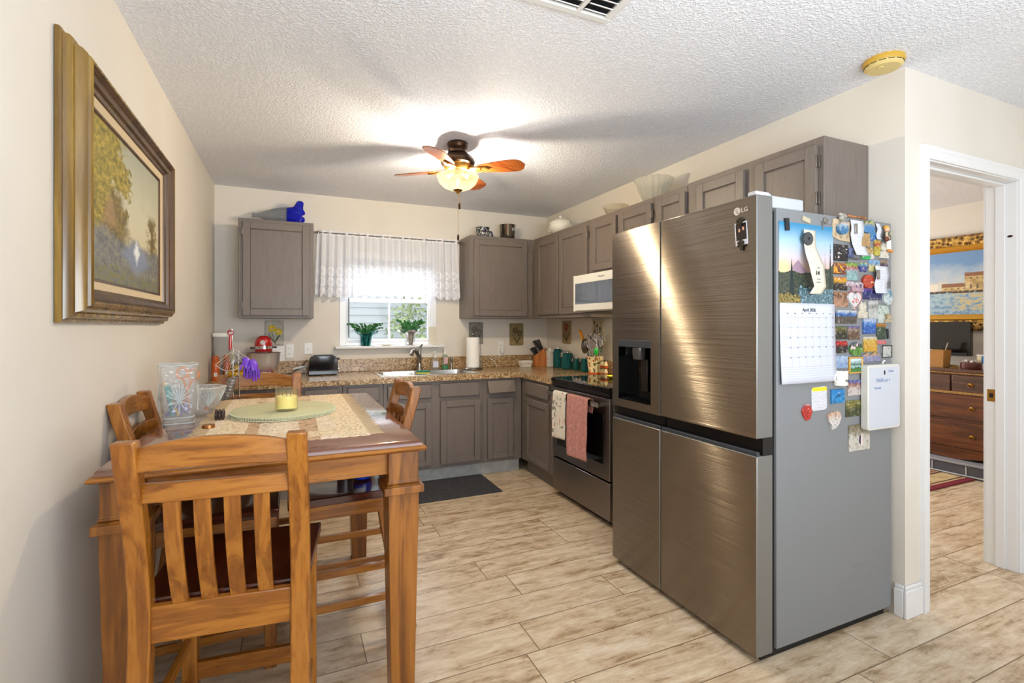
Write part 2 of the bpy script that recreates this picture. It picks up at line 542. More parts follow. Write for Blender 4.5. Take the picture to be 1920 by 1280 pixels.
# doorway: jamb, stop, casing, strike plate
d1 = bpy.data.objects.new('door_1', None); C.objects.link(d1); d1.location = (3.06, D_, 0); struct(d1)
j = MB()
j.box(DX0 - 0.012, DX0, D_, D_ + 0.13, 0, DZ); j.box(DX1, DX1 + 0.012, D_, D_ + 0.13, 0, DZ); j.box(DX0 - 0.012, DX1 + 0.012, D_, D_ + 0.13, DZ, DZ + 0.012)
j.build('jamb', TRIM, d1, bevel=0.002)
j = MB()
j.box(DX0, DX0 + 0.012, D_ + 0.045, D_ + 0.085, 0, DZ); j.box(DX1 - 0.012, DX1, D_ + 0.045, D_ + 0.085, 0, DZ); j.box(DX0 + 0.012, DX1 - 0.012, D_ + 0.045, D_ + 0.085, DZ - 0.012, DZ)
j.build('door_stop', TRIM, d1, bevel=0.003)
def casing(parent, y, s):
    c = MB()
    # mitred three-sided casing: (distance from the opening, thickness)
    prof = [(0.005, 0.0), (0.005, 0.010), (0.012, 0.013), (0.040, 0.014), (0.046, 0.019), (0.060, 0.019), (0.062, 0.0)]
    vs, fs = [], []
    for e, h in prof:
        er = min(e, 0.055)
        vs += [(DX0 - e, y - s * h, 0), (DX0 - e, y - s * h, DZ + e), (DX1 + er, y - s * h, DZ + e), (DX1 + er, y - s * h, 0)]
    for j in range(len(prof) - 1):
        for i in range(3):
            a, b = j * 4 + i, j * 4 + i + 1; fs.append((a, b, b + 4, a + 4))
    c.add(vs, fs)
    c.build('casing', TRIM, parent, smooth=20)
casing(d1, D_, 1); casing(d1, D_ + 0.13, -1)
zs = pX(1859, 741, DX1)[1]
sp = MB().box(DX1 - 0.0025, DX1, D_ + 0.088, D_ + 0.122, zs - 0.033, zs + 0.033).build('strike_plate', BRASS, d1, bevel=0.001)
MB().box(DX1 - 0.004, DX1 - 0.002, D_ + 0.096, D_ + 0.112, zs - 0.012, zs + 0.012).build('latch_hole', BLACKM, sp)
MB().ball((DX1 - 0.001, D_ + 0.028, pX(1893, 443, DX1)[1]), 0.004, 0.012, 0.006).build('chipped_hole', BRONZE, d1)
# baseboards
def baseb(name, fn):
    b = MB(); fn(b); return struct(b.build(name, TRIM, bevel=0.004, org=(0, 0, 0)))
def f1(b):
    b.box(R_ - 0.014, R_, D_, D_ + 0.04, 0, 0.125); b.box(R_ - 0.014, DX0 - 0.062, D_ - 0.014, D_ - 0.0001, 0, 0.1251)
    b.box(R_ - 0.009, R_, D_, D_ + 0.04, 0.125, 0.142); b.box(R_ - 0.009, DX0 - 0.062, D_ - 0.009, D_ - 0.0001, 0.125, 0.1421)
baseb('baseboard_right', f1)
baseb('baseboard_left', lambda b: b.box(L_, L_ + 0.014, -3.7, 3.97, 0, 0.10))
baseb('baseboard_hall', lambda b: b.box(3.52, 3.534, -3.7, D_ - 0.02, 0, 0.13))
baseb('baseboard_bedroom', lambda b: b.box(EX - 0.014, EX, D_ + 0.13, 5.03, 0, 0.12))

# kitchen window
w1 = bpy.data.objects.new('window_1', None); C.objects.link(w1); w1.location = (0.83, B_, WZ0); struct(w1)
VIN = M('white_vinyl', (238, 240, 244), 0.3)
f = MB()
y0, y1 = B_ - 0.008, B_ + 0.07
f.box(WX0 - 0.008, WX0 + 0.045, y0, y1, WZ0, WZ1 + 0.008); f.box(WX1 - 0.045, WX1 + 0.008, y0, y1, WZ0, WZ1 + 0.008)
f.box(WX0 + 0.045, WX1 - 0.045, y0, y1, WZ1 - 0.045, WZ1 + 0.008); f.box(WX0 + 0.045, WX1 - 0.045, y0, y1, WZ0, WZ0 + 0.03)
f.build('window_frame', VIN, w1, bevel=0.004)
def sash(name, za, zb, y):
    s = MB(); a, b = WX0 + 0.045, WX1 - 0.045
    s.box(a, a + 0.028, y, y + 0.03, za, zb); s.box(b - 0.028, b, y, y + 0.03, za, zb)
    s.box(a + 0.028, b - 0.028, y, y + 0.03, za, za + 0.03); s.box(a + 0.028, b - 0.028, y, y + 0.03, zb - 0.03, zb)
    o = s.build(name, VIN, w1, bevel=0.003)
    MB().box(a + 0.028, b - 0.028, y + 0.012, y + 0.016, za + 0.03, zb - 0.03).build('pane', PANE, o, smooth=0)
    return o
lo = sash('lower_sash', WZ0 + 0.03, 1.535, B_ + 0.012)
MB().box(0.825, 0.843, B_ + 0.018, B_ + 0.034, WZ0 + 0.06, 1.51).build('muntin', VIN, lo, bevel=0.002)
sash('upper_sash', 1.515, WZ1 - 0.045, B_ + 0.045)
struct(MB().box(0.352, 1.34, B_ - 0.085, B_ + 0.012, 1.086, 1.112).build('trim_1', TRIM, bevel=0.008, org=(0, 0, 0)))
# mini blind drawn up to the head of the window, with its wand
bl = thing('mini_blind', 'grey-white mini blind drawn up at the head of the kitchen window', 'blind', (0.835, B_ - 0.02, 1.86))
MB().box(0.425, 1.245, B_ - 0.040, B_ - 0.010, 1.895, 1.93).build('head_rail', WHITEP, bl, bevel=0.003)
s = MB()
for i in range(8): s.box(0.43, 1.24, B_ - 0.038, B_ - 0.012, 1.838 + i * 0.007, 1.841 + i * 0.007)
s.build('slat_stack', M('blind_grey', (150, 156, 164), 0.5), bl)
xw, zw = pY(654, 563, B_ - 0.035); zb = pY(654, 633, B_ - 0.035)[1]
MB().cyl((xw, B_ - 0.035, 1.893), (xw, B_ - 0.035, zb), 0.0055, n=8).build('tilt_wand', M('grey_wand', (120, 128, 132), 0.3), bl)

# what lies outside the window
OUTW = M('pale_lap_siding', (196, 201, 204), 0.7)
s = MB()
for i in range(22): s.add([(-4, 10.0, i * 0.15), (7, 10.0, i * 0.15), (7, 10.0 + 0.02, i * 0.15 + 0.15), (-4, 10.02, i * 0.15 + 0.15)], [(0, 1, 2, 3)])
s.box(-4, 7, 10.02, 10.2, 0, 3.3)
struct(s.build('exterior_neighbour_wall', OUTW, smooth=0, org=(0, 0, 0)))
sbox('exterior_ground', M('pale_concrete', (196, 196, 188), 0.9, noise=3, amt=0.15), -6, 9, 5.2, 14, -0.25, -0.15)
LEAFO = M('outdoor_leaves', (150, 166, 116), 0.6, noise=6, amt=0.3)
rng = random.Random(5)
for k, (x, y, r) in enumerate(((2.25, 8.6, 0.75), (0.1, 9.2, 0.45))):
    t = thing('garden_bush', ['pale green bush by the neighbour wall, outside the window behind the silver plant pot', 'small pale green bush outside the window behind the teal plant pot'][k], 'bush', (x, y, -0.15), group='garden bushes')
    fo = MB()
    for i in range(1500):
        a = rng.uniform(0, 2 * PI); b = rng.uniform(-0.9, 1.0); rr = r * rng.uniform(0.6, 1.05)
        p = Vector((x + rr * math.cos(a) * math.sqrt(max(0, 1 - b * b)), y + rr * math.sin(a) * math.sqrt(max(0, 1 - b * b)), 0.75 + r * 1.5 * b * rng.uniform(0.8, 1) + 0.3))
        q = Vector((rng.uniform(-1, 1), rng.uniform(-1, 1), rng.uniform(-1, 1))).normalized(); s2 = q.orthogonal().normalized()
        l = 0.055
        fo.add([p - q * l, p + s2 * l * 0.5, p + q * l, p - s2 * l * 0.5], [(0, 1, 2, 3)])
    fo.build('foliage', LEAFO, t, smooth=0)
    MB().tube([(x, y, -0.15), (x + 0.03, y, 0.4), (x, y, 0.9)], [0.05, 0.04, 0.03]).build('stem', BRONZE, t)
# ------------------------------------------------------------------ cabinets
def door_mesh(x0, x1, z0, z1, st=0.052):
    """framed door with a recessed flat panel, local: face towards -y, back at y=0"""
    m = MB(); t = 0.02
    m.box(x0, x1, -0.010, 0.0, z0, z1)
    for a, b, c, d in ((x0, x0 + st, z0, z1), (x1 - st, x1, z0, z1), (x0 + st, x1 - st, z0, z0 + st), (x0 + st, x1 - st, z1 - st, z1)):
        m.box(a, b, -t, -0.009, c, d)
    g = 0.006
    for a, b, c, d in ((x0 + st, x0 + st + g, z0 + st, z1 - st), (x1 - st - g, x1 - st, z0 + st, z1 - st), (x0 + st + g, x1 - st - g, z0 + st, z0 + st + g), (x0 + st + g, x1 - st - g, z1 - st - g, z1 - st)):
        m.box(a, b, -0.0145, -0.009, c, d)
    return m
def hinge_mesh(x, z, s):
    return MB().box(x, x + s * 0.012, -0.012, 0.0, z - 0.028, z + 0.028).cyl((x, -0.016, z - 0.026), (x, -0.016, z + 0.026), 0.005, n=8)
def cabinet(label, cat, loc, rz, w, depth, z0, z1, doors=(), drawers=(), toe=0.0, name='wall_cabinet', group=None, top=True):
    """local x runs along the face, y into the wall, z up from the floor. doors: (x0, x1, z0, z1, hinge side 0/-1/1)"""
    t = thing(name, label, cat, (0, 0, 0), 0, group)
    b = MB()
    b.box(0, w, 0.001, depth, z0, z1)
    if toe: b.box(0.0, w, 0.066, depth, 0.0, z0)
    b.build('body', CAB, t, bevel=0.003)
    if toe: MB().box(0.0, w, 0.058, 0.0655, 0.0, z0 - 0.001).build('toe_kick', TOEM if not rz else CAB, t)
    fr = MB(); e = 0.0
    xs = sorted([(d[0], d[1]) for d in doors] or [(d[0], d[1]) for d in drawers])
    for d in doors:
        x0, x1, a, c, hs = d
        o = door_mesh(x0, x1, a, c, min(0.052, (x1 - x0) * 0.19)).build('door', CAB, t, bevel=0.0035)
        if hs:
            hx = x0 - 0.001 if hs < 0 else x1 + 0.001
            for hz in (a + 0.075, c - 0.075):
                hinge_mesh(hx, hz, -1 if hs < 0 else 1).build('hinge', HINGE, o, bevel=0.001)
    for d in drawers:
        x0, x1, a, c = d[:4]
        m = MB().box(x0, x1, -0.02, 0.0, a, c)
        if len(d) > 4:      # tipped out at its top
            m = MB().at((0, -0.002, c), (R(-d[4]), 0, 0)).box(x0, x1, -0.02, 0.0, a - c, 0)
        m.build('drawer' if len(d) == 4 else 'tip_out_tray', CAB, t, bevel=0.007, seg=2)
    t.location = loc; t.rotation_euler = (0, 0, rz)
    return t
TOEM = M('pale_toe_kick', (172, 171, 166), 0.5, noise=14, amt=0.08)
FB, FR = 4.352, 2.162          # faces of the wall cabinets on the back and on the right wall
DP = 0.32
def bx(u, Y): return pY(u, 700, Y)[0]
def ry(u, X): return pX(u, 700, X)[0]
# back wall, left of the window
x0 = -0.372; yb = FB
cabinet('taupe one-door wall cabinet standing alone under the blue glass vase', 'cabinet', (x0, FB, 0), 0, 0.539, DP - 0.001, 1.352, 2.127,
        doors=[(0.03, 0.507, 1.373, 2.099, -1)], group='wall cabinets')
# back wall, right of the window, running into the corner
x0 = 1.509
cabinet('taupe corner wall cabinet under the steel ice bucket, facing the camera', 'cabinet', (x0, FB, 0), 0, FR - x0 - 0.001, DP - 0.001, 1.362, 2.132,
        doors=[(0.036, bx(987, FB) - x0, 1.385, 2.098, 1)], group='wall cabinets')
# right wall run (local x runs from the corner towards the camera)
def run(u): return FB - ry(u, FR - 0.015)
ya = 4.67
def rcab(label, s0, s1, z0, z1, doors, **kw):
    """s: distance from the corner (FB) towards the camera"""
    return cabinet(label, 'cabinet', (FR, FB - s0, 0), -PI / 2, s1 - s0, DP - 0.001, z0, z1,
                   doors=[(a - s0, b - s0, c, d, h) for a, b, c, d, h in doors], group='wall cabinets', **kw)
sA = run(1104.5)
rcab('taupe two-door wall cabinet in the corner under the white tureen', 0.0, sA - 0.001, 1.362, 2.132,
     [(run(1007.6), run(1046.8), 1.395, 2.09, -1), (run(1048.6), run(1100.7), 1.395, 2.09, 1)])
sB = FB - 2.585
rcab('short taupe wall cabinet over the white microwave', sA, sB, 1.693, 2.132,
     [(run(1109.5), run(1154.8), 1.72, 2.095, -1), (run(1161), run(1221), 1.72, 2.095, 1)])
sC = FB - 2.285
rcab('narrow one-door taupe wall cabinet between the microwave cabinet and the fridge cabinet', sB + 0.001, sC, 1.362, 2.132,
     [(run(1232), run(1285), 1.395, 2.095, -1)])
sD = FB - 1.452
rcab('wide taupe two-door wall cabinet over the steel fridge', sC + 0.001, sD, 1.765, 2.14,
     [(run(1306), run(1395), 1.79, 2.105, -1), (run(1416), run(1530), 1.79, 2.105, 1)])

# base cabinets on the back wall
YF, XF, CT = 4.0, 1.872, 0.88          # faces and counter height
def zb_(u, v): return pY(u, v, YF - 0.02)[1]
zt, z1_, zd1 = CT - 0.041, 0.705, 0.675
def gx(u): return bx(u, YF - 0.02)
def bcab(label, xa, xb, doors, drawers):
    return cabinet(label, 'cabinet', (xa, YF, 0), 0, xb - xa - 0.001, B_ - YF - 0.002, 0.115, zt,
                   doors=[(a - xa, b - xa, 0.145, 0.668, h) for a, b, h in doors],
                   drawers=[(d[0] - xa, d[1] - xa, 0.70, 0.815) + tuple(d[2:]) for d in drawers], toe=1, name='base_cabinet', group='base cabinets')
x_a, x_b, x_c, x_d = gx(643), gx(720), gx(907), 1.872
bcab('taupe base cabinet end unit against the cream wall, below the stand mixer', L_ + 0.001, -0.12, [(L_ + 0.03, -0.15, -1)], [(L_ + 0.03, -0.15)])
bcab('taupe base cabinet below the black toaster', -0.12, x_a, [(gx(570.5), gx(634), 1)], [(gx(570.5), gx(634))])
bcab('narrow taupe base cabinet beside the sink cabinet, behind the table corner', x_a, x_b, [(gx(651.6), gx(711.7), -1)], [(gx(651.6), gx(711.7))])
bcab('wide taupe sink base cabinet with two doors above the dark floor mat', x_b, x_c, [(gx(727), gx(810), -1), (gx(826.4), gx(900.8), 1)], [(gx(727), gx(810)), (gx(825), gx(900.4))])
bcab('narrow taupe base cabinet with its tip-out tray hanging open', x_c, x_d, [(gx(915), gx(962.5), 1)], [(gx(914), gx(965), 24)])
# right wall, between the corner and the range
yr0, yr1 = YF - 0.001, 3.385
def rgy(u): return YF - 0.001 - ry(u, XF - 0.02)
cabinet('taupe base cabinet with one drawer beside the black range', 'cabinet', (XF, yr0, 0), -PI / 2, yr0 - yr1, R_ - XF - 0.001, 0.115, zt,
        doors=[(rgy(984), rgy(1027), 0.145, 0.668, 0)], drawers=[(rgy(984), rgy(1026.6), 0.70, 0.815)], toe=1, name='base_cabinet', group='base cabinets')
# worktop with backsplash
SX0, SX1, SY0, SY1 = 0.655, 1.49, 4.06, 4.555
YE, XE = 3.962, 1.838
m = MB()
m.box(L_ + 0.001, SX0 + 0.02, YE, B_ - 0.002, CT - 0.04, CT); m.box(SX1 - 0.02, R_ - 0.001, YE, B_ - 0.002, CT - 0.04, CT)
m.box(SX0 + 0.02, SX1 - 0.02, YE, SY0 + 0.02, CT - 0.04, CT); m.box(SX0 + 0.02, SX1 - 0.02, SY1 - 0.02, B_ - 0.002, CT - 0.04, CT)
m.box(XE, R_ - 0.001, 3.388, YE, CT - 0.04, CT)
wt = thing('worktop', 'L-shaped brown speckled worktop with backsplash along the back wall', 'worktop', (0.9, 4.3, CT))
m.build('counter_slab', GRAN, wt, smooth=0)
m = MB(); m.box(L_ + 0.002, R_ - 0.002, B_ - 0.022, B_ - 0.002, CT, CT + 0.112); m.box(R_ - 0.021, R_ - 0.002, 3.388, B_ - 0.022, CT, CT + 0.112)
m.build('backsplash', GRAN, wt, bevel=0.004)
# sink
sk = thing('double_sink', 'stainless double-bowl sink set into the worktop below the window', 'sink', (1.07, 4.3, CT))
m = MB(); rz_ = CT + 0.004
xm = (SX0 + SX1) / 2
m.box(SX0, SX1, SY0, SY0 + 0.035, CT + 0.0005, rz_); m.box(SX0, SX1, SY1 - 0.085, SY1, CT + 0.0005, rz_)
m.box(SX0, SX0 + 0.035, SY0 + 0.035, SY1 - 0.085, CT + 0.0005, rz_); m.box(SX1 - 0.035, SX1, SY0 + 0.035, SY1 - 0.085, CT + 0.0005, rz_)
m.box(xm - 0.018, xm + 0.018, SY0 + 0.035, SY1 - 0.085, CT + 0.0005, rz_)
m.build('rim', SINKST, sk, bevel=0.0015)
for a, b in ((SX0 + 0.036, xm - 0.019), (xm + 0.019, SX1 - 0.036)):
    def fn(i, j_, a=a, b=b): return None
    y0_, y1_ = SY0 + 0.036, SY1 - 0.086
    p = rrect(a, b, y0_, y1_, 0.05)
    q = rrect(a + 0.02, b - 0.02, y0_ + 0.02, y1_ - 0.02, 0.045)
    n = len(p)
    vs = [(x, y, rz_ - 0.001) for x, y in p] + [(x, y, CT - 0.17) for x, y in q] + [((a + b) / 2, (y0_ + y1_) / 2, CT - 0.175)]
    fs = [(i, (i + 1) % n, n + (i + 1) % n, n + i) for i in range(n)] + [(n + i, n + (i + 1) % n, 2 * n) for i in range(n)]
    # fill the corners between the round bowl edge and the square rim
    o = MB().add(vs, fs)
    for cx, cy, k in ((b, y1_, 0), (a, y1_, 1), (a, y0_, 2), (b, y0_, 3)):
        arc = [(x, y, rz_ - 0.001) for x, y in p[k * 6:k * 6 + 6]]
        o.add([(cx, cy, rz_ - 0.001)] + arc, [(0, i, i + 1) for i in range(1, 6)])
    o.build('bowl', SINKST, sk, smooth=50)
# faucet
fx, fy = 1.075, 4.51
fa = thing('kitchen_faucet', 'brushed nickel gooseneck faucet behind the sink', 'faucet', (fx, fy, rz_))
MB().lathe([(0.030, 0.0), (0.030, 0.008), (0.024, 0.018), (0.021, 0.05), (0.019, 0.10), (0.020, 0.13), (0.012, 0.15)], (fx, fy, rz_)).build('body', NICKEL, fa)
MB().tube([(fx, fy, rz_ + 0.06), (fx - 0.012, fy - 0.02, rz_ + 0.13), (fx - 0.04, fy - 0.055, rz_ + 0.175), (fx - 0.07, fy - 0.10, rz_ + 0.19), (fx - 0.095, fy - 0.135, rz_ + 0.178), (fx - 0.105, fy - 0.15, rz_ + 0.15)],
          [0.019, 0.018, 0.017, 0.016, 0.016, 0.017], 14).build('spout', NICKEL, fa, smooth=60)
MB().tube([(fx, fy, rz_ + 0.12), (fx + 0.002, fy, rz_ + 0.165), (fx + 0.006, fy - 0.005, rz_ + 0.205), (fx + 0.018, fy - 0.012, rz_ + 0.232), (fx + 0.028, fy - 0.016, rz_ + 0.234)],
          [0.020, 0.016, 0.009, 0.007, 0.009], 12).build('lever', NICKEL, fa, smooth=60)
sy = MB().lathe([(0.018, 0), (0.018, 0.006), (0.012, 0.015), (0.009, 0.06), (0.011, 0.075), (0.015, 0.085), (0.013, 0.11), (0.004, 0.118)], (1.385, 4.53, rz_), 16).build('side_sprayer', NICKEL)
tag(sy, 'slim nickel side sprayer between the green soap bottle and the paper towels', 'sprayer')
# ------------------------------------------------------------------ range
RY0, RY1, RX = 2.622, 3.382, 1.845
rg = thing('range', 'black and dark steel electric range between cabinet and fridge', 'range', (2.15, 3.0, 0))
MB().box(RX + 0.03, R_ - 0.012, RY0, RY1, 0.03, 0.862).build('body', STEELD, rg, bevel=0.003)
MB().box(RX + 0.06, R_ - 0.05, RY0 + 0.01, RY1 - 0.01, 0.0, 0.03).build('plinth', BLACKM, rg)
ck = MB().box(RX - 0.012, R_ - 0.012, RY0 - 0.0, RY1, 0.865, 0.898).build('cooktop', BLACKG, rg, bevel=0.006, seg=3)
BUR = M('burner_print', (40, 40, 42), 0.12)
for cx, cy, r in ((2.0, 2.82, 0.10), (2.0, 3.2, 0.085), (2.28, 2.82, 0.08), (2.28, 3.2, 0.10)):
    m = MB(); n = 40
    m.add([(cx + (r - k * 0.004) * math.cos(2 * PI * i / n), cy + (r - k * 0.004) * math.sin(2 * PI * i / n), 0.8984) for k in (0, 1) for i in range(n)], [(i, (i + 1) % n, n + (i + 1) % n, n + i) for i in range(n)])
    m.build('burner_ring', BUR, ck)
MB().box(RX - 0.004, RX + 0.03, RY0 + 0.004, RY1 - 0.004, 0.835, 0.864).build('control_strip', BLACKP, rg, bevel=0.003)
od = MB()
zo0, zo1 = 0.30, 0.828
od.box(RX + 0.002, RX + 0.03, RY0 + 0.006, RY1 - 0.006, zo0, zo1)
odr = od.build('oven_door', STEELD, rg, bevel=0.004)
MB().box(RX - 0.001, RX + 0.004, RY0 + 0.075, RY1 - 0.075, zo0 + 0.095, zo1 - 0.105).build('oven_window', BLACKG, odr, bevel=0.002)
zh = 0.785
m = MB().box(RX - 0.062, RX - 0.038, RY0 + 0.05, RY1 - 0.03, zh - 0.017, zh + 0.017)
m.box(RX - 0.045, RX + 0.004, RY0 + 0.06, RY0 + 0.085, zh - 0.014, zh + 0.014); m.box(RX - 0.045, RX + 0.004, RY1 - 0.065, RY1 - 0.04, zh - 0.014, zh + 0.014)
m.build('oven_handle', STEEL, odr, bevel=0.005)
MB().box(RX + 0.002, RX + 0.03, RY0 + 0.006, RY1 - 0.006, 0.045, 0.288).build('storage_drawer', STEELD, rg, bevel=0.004)
# towels over the oven handle
def towel(name, label, ya, yb, zf, zbk, mats, seed, flare=0.0):
    rr = random.Random(seed); ph = rr.uniform(0, 6)
    hx = RX - 0.05; ztop = zh + 0.020
    def fn(u, v):
        # v 0..1 runs from the back hem over the handle to the front hem
        lb, lf = ztop - zbk, ztop - zf
        s = v * (lb + lf + 0.05)
        y = ya + (yb - ya) * u
        wv = 0.005 * math.sin(u * 15 + ph) + 0.003 * math.sin(u * 31 + ph * 2)
        if s < lb: x, z = hx + 0.022, zbk + s; k = 1 - s / lb
        elif s < lb + 0.05:
            t = (s - lb) / 0.05; a = PI * t
            x, z = hx + 0.022 * math.cos(a), ztop + 0.010 * math.sin(a); k = 0
        else:
            q = s - lb - 0.05; x, z = hx - 0.022 - 0.004 * q / max(lf, .01), ztop - q; k = q / lf
        sgn = -1 if s > lb else 0.4
        return (x + sgn * abs(wv) * min(1, k * 3), y + flare * k * (u - 0.5) + 0.004 * math.sin(z * 30 + ph) * k, z + (0.012 * (u - 0.4) * k if s > lb else 0))
    o = MB().sheet(fn, 26, 44).build(name, mats, smooth=80, solid=0.003)
    return tag(o, label, 'towel', 'towels on the oven handle')
g = G('printed_plant_towel')
x, y, z = g.xyz()
n = g.noise(g.vec(x, y * 1.0, z), 20, 2, 0.5); n2 = g.noise(g.vec(x + 3.0, y, z), 15, 2, 0.5)
c = g.mix(n.step(0.60, 0.64) * 0.8, (228, 220, 206), (104, 112, 88)); c = g.mix(n2.step(0.58, 0.62) * z.lt(0.16) * 0.8, c, (196, 132, 116)); c = g.mix(n2.step(0.36, 0.32) * z.gt(0.1) * 0.7, c, (128, 132, 120))
g.set('Base Color', c).set('Roughness', 0.9)
TOW1 = g.m
TOW2 = M('dusty_pink_linen', (196, 138, 130), 0.95, noise=40, amt=0.10, bump=0.25, bscale=120)
yA = ry(1037.5, RX - 0.07); yB = ry(1061, RX - 0.07)
zA = pX(1050, 822, RX - 0.07)[1]; zB = pX(1085, 860, RX - 0.07)[1]
towel('dish_towel', 'white dish towel printed with potted plants on the oven handle', min(yA, RY1 - 0.012), yB, zA, zA + 0.08, TOW1, 1)
yC = ry(1062, RX - 0.075); yD = ry(1101, RX - 0.075)
towel('dish_towel', 'plain dusty pink linen towel on the oven handle', yC - 0.004, yD, zB, zB + 0.32, TOW2, 2, 0.015)
# small yellow dish on the cooktop
yx, yy_ = pZ(1142, 708, 0.90)
tag(MB().lathe([(0.0, 0), (0.03, 0.0), (0.05, 0.012), (0.054, 0.018), (0.048, 0.014), (0.0, 0.005)], (yx + 0.03, yy_ - 0.02, 0.8985)).build('spoon_rest', M('lemon_glaze', (232, 212, 60), 0.2)), 'lemon yellow spoon rest on the black cooktop by the fridge', 'spoon rest')

# ------------------------------------------------------------------ microwave
mw = thing('microwave', 'white over-the-range microwave under the short wall cabinet', 'microwave', (2.25, 3.0, 1.40))
MX = 2.04; my0, my1, mz0, mz1 = 2.625, 3.392, 1.405, 1.685
MB().box(MX + 0.02, R_ - 0.003, my0, my1, mz0, mz1).build('body', WHITEP, mw, bevel=0.004)
MB().box(MX, MX + 0.019, my1 - 0.03, my1, mz0, mz1).build('side_trim', WHITEP, mw, bevel=0.002)
dr = MB().box(MX - 0.004, MX + 0.019, my0 + 0.16, my1 - 0.032, mz0 + 0.004, mz1 - 0.002).build('door', WHITEP, mw, bevel=0.004)
MB().box(MX - 0.0065, MX - 0.003, my0 + 0.20, my1 - 0.036, mz0 + 0.055, mz1 - 0.065).build('door_window', M('microwave_glass', (60, 66, 74), 0.04, Specular_IOR_Level=1.0), dr, bevel=0.001)
letters('Whirlpool', 0.02, INKG, dr, (MX - 0.0045, pX(1128, 522, MX)[0], 1.652), FACE_X)
MB().box(MX - 0.002, MX + 0.019, my0, my0 + 0.158, mz0, mz1).build('control_panel', WHITEP, mw, bevel=0.003)
MB().box(MX + 0.1, R_ - 0.05, my0 + 0.05, my1 - 0.05, mz0 - 0.006, mz0 + 0.001).build('vent_grille', DGREY, mw)
# the lit cooktop lamp under the microwave
gg = G('lit_cooktop_lens'); gg.b.inputs['Emission Color'].default_value = (1, 0.82, 0.52, 1); gg.b.inputs['Emission Strength'].default_value = 3.0
MB().box(2.30, 2.38, 2.93, 3.09, mz0 - 0.010, mz0 - 0.0065).build('cooktop_lamp_lens', gg.m, mw)
ar = area('cooktop_lamp', (2.34, 3.01, mz0 - 0.014), (0, 0, 0), 0.08, 0.16, 3.2, (1.0, 0.82, 0.55))

# ------------------------------------------------------------------ fridge
FX, FY0, FY1, FS = 1.615, 1.345, 2.272, 1.885
fr = thing('refrigerator', 'large brushed steel four-door fridge with a magnet-covered grey side', 'refrigerator', (2.05, 1.8, 0))
MB().box(1.724, 2.462, FY0, FY1, 0.035, 1.752).build('cabinet_body', FRSIDE, fr, bevel=0.004)
MB().box(1.705, 1.724, FY0 + 0.012, FY1 - 0.012, 0.04, 1.74).build('door_gasket', BLACKM, fr)
MB().box(1.66, 2.44, FY0 + 0.02, FY1 - 0.02, 0.0, 0.036).build('base_grille', BLACKM, fr)
ZU0, ZU1, ZL0, ZL1 = 0.862, 1.795, 0.028, 0.795
SD = [(FY0, FS - 0.003), (FS + 0.003, FY1)]
DOORSIDE = M('door_edge_grey', (140, 140, 138), 0.38, 0.6)
def fdoor(name, y0, y1, z0, z1, hole=None):
    m = MB()
    if hole is None:
        m.box(FX, 1.703, y0, y1, z0, z1)
    else:
        hy0, hy1, hz0, hz1 = hole
        m.box(FX, 1.703, y0, hy0, z0, z1); m.box(FX, 1.703, hy1, y1, z0, z1)
        m.box(FX, 1.703, hy0, hy1, z0, hz0); m.box(FX, 1.703, hy0, hy1, hz1, z1)
    o = m.build(name, [STEEL, DOORSIDE], fr, bevel=0.005 if hole is None else 0.0, seg=3)
    for p in o.data.polygons:
        if abs(p.normal.x) < 0.5: p.material_index = 1
    return o
udr = fdoor('door', SD[0][0], SD[0][1], ZU0, ZU1)
a = pX(1159, 636, FX); b_ = pX(1220, 760, FX)
hole = (b_[0], a[0], b_[1], a[1])
udl = fdoor('door', SD[1][0], SD[1][1], ZU0, ZU1, hole)
fdoor('door', SD[0][0], SD[0][1], ZL0, ZL1); fdoor('door', SD[1][0], SD[1][1], ZL0, ZL1)
for y0, y1 in SD:
    MB().box(FX + 0.035, 1.703, y0 + 0.002, y1 - 0.002, ZL1, ZU0).build('handle_recess', BLACKP, fr)
    MB().box(FX + 0.004, FX + 0.02, y0 + 0.003, y1 - 0.003, ZL1, ZL1 + 0.016).build('grip_lip', DGREY, fr, bevel=0.002)
# dispenser
hy0, hy1, hz0, hz1 = hole
ds = MB().box(FX + 0.068, FX + 0.075, hy0, hy1, hz0, hz1)
ds.box(FX + 0.001, FX + 0.07, hy0, hy0 + 0.004, hz0, hz1); ds.box(FX + 0.001, FX + 0.07, hy1 - 0.004, hy1, hz0, hz1)
ds.box(FX + 0.001, FX + 0.07, hy0, hy1, hz0, hz0 + 0.004); ds.box(FX + 0.001, FX + 0.07, hy0, hy1, hz1 - 0.004, hz1)
dso = ds.build('dispenser_niche', BLACKG, udl)
MB().box(FX - 0.001, FX + 0.012, hy0, hy1, hz1 - 0.038, hz1).build('dispenser_panel', DGREY, dso, bevel=0.002)
yc = (hy0 + hy1) / 2
MB().lathe([(0.030, 0), (0.034, 0.03), (0.034, 0.06)], (FX + 0.035, yc + 0.0, hz1 - 0.10), 20).build('nozzle', M('smoked_plastic', (70, 66, 64), 0.15), dso)
MB().box(FX + 0.045, FX + 0.058, yc - 0.05, yc + 0.0, hz0 + 0.05, hz1 - 0.10).build('paddle', M('paddle_black', (36, 33, 31), 0.2), dso, bevel=0.004)
g_ = MB()
for i in range(7): g_.box(FX + 0.008, FX + 0.066, hy0 + 0.012 + i * (hy1 - hy0 - 0.03) / 6, hy0 + 0.018 + i * (hy1 - hy0 - 0.03) / 6, hz0 + 0.004, hz0 + 0.009)
g_.build('drip_grate', BLACKP, dso)
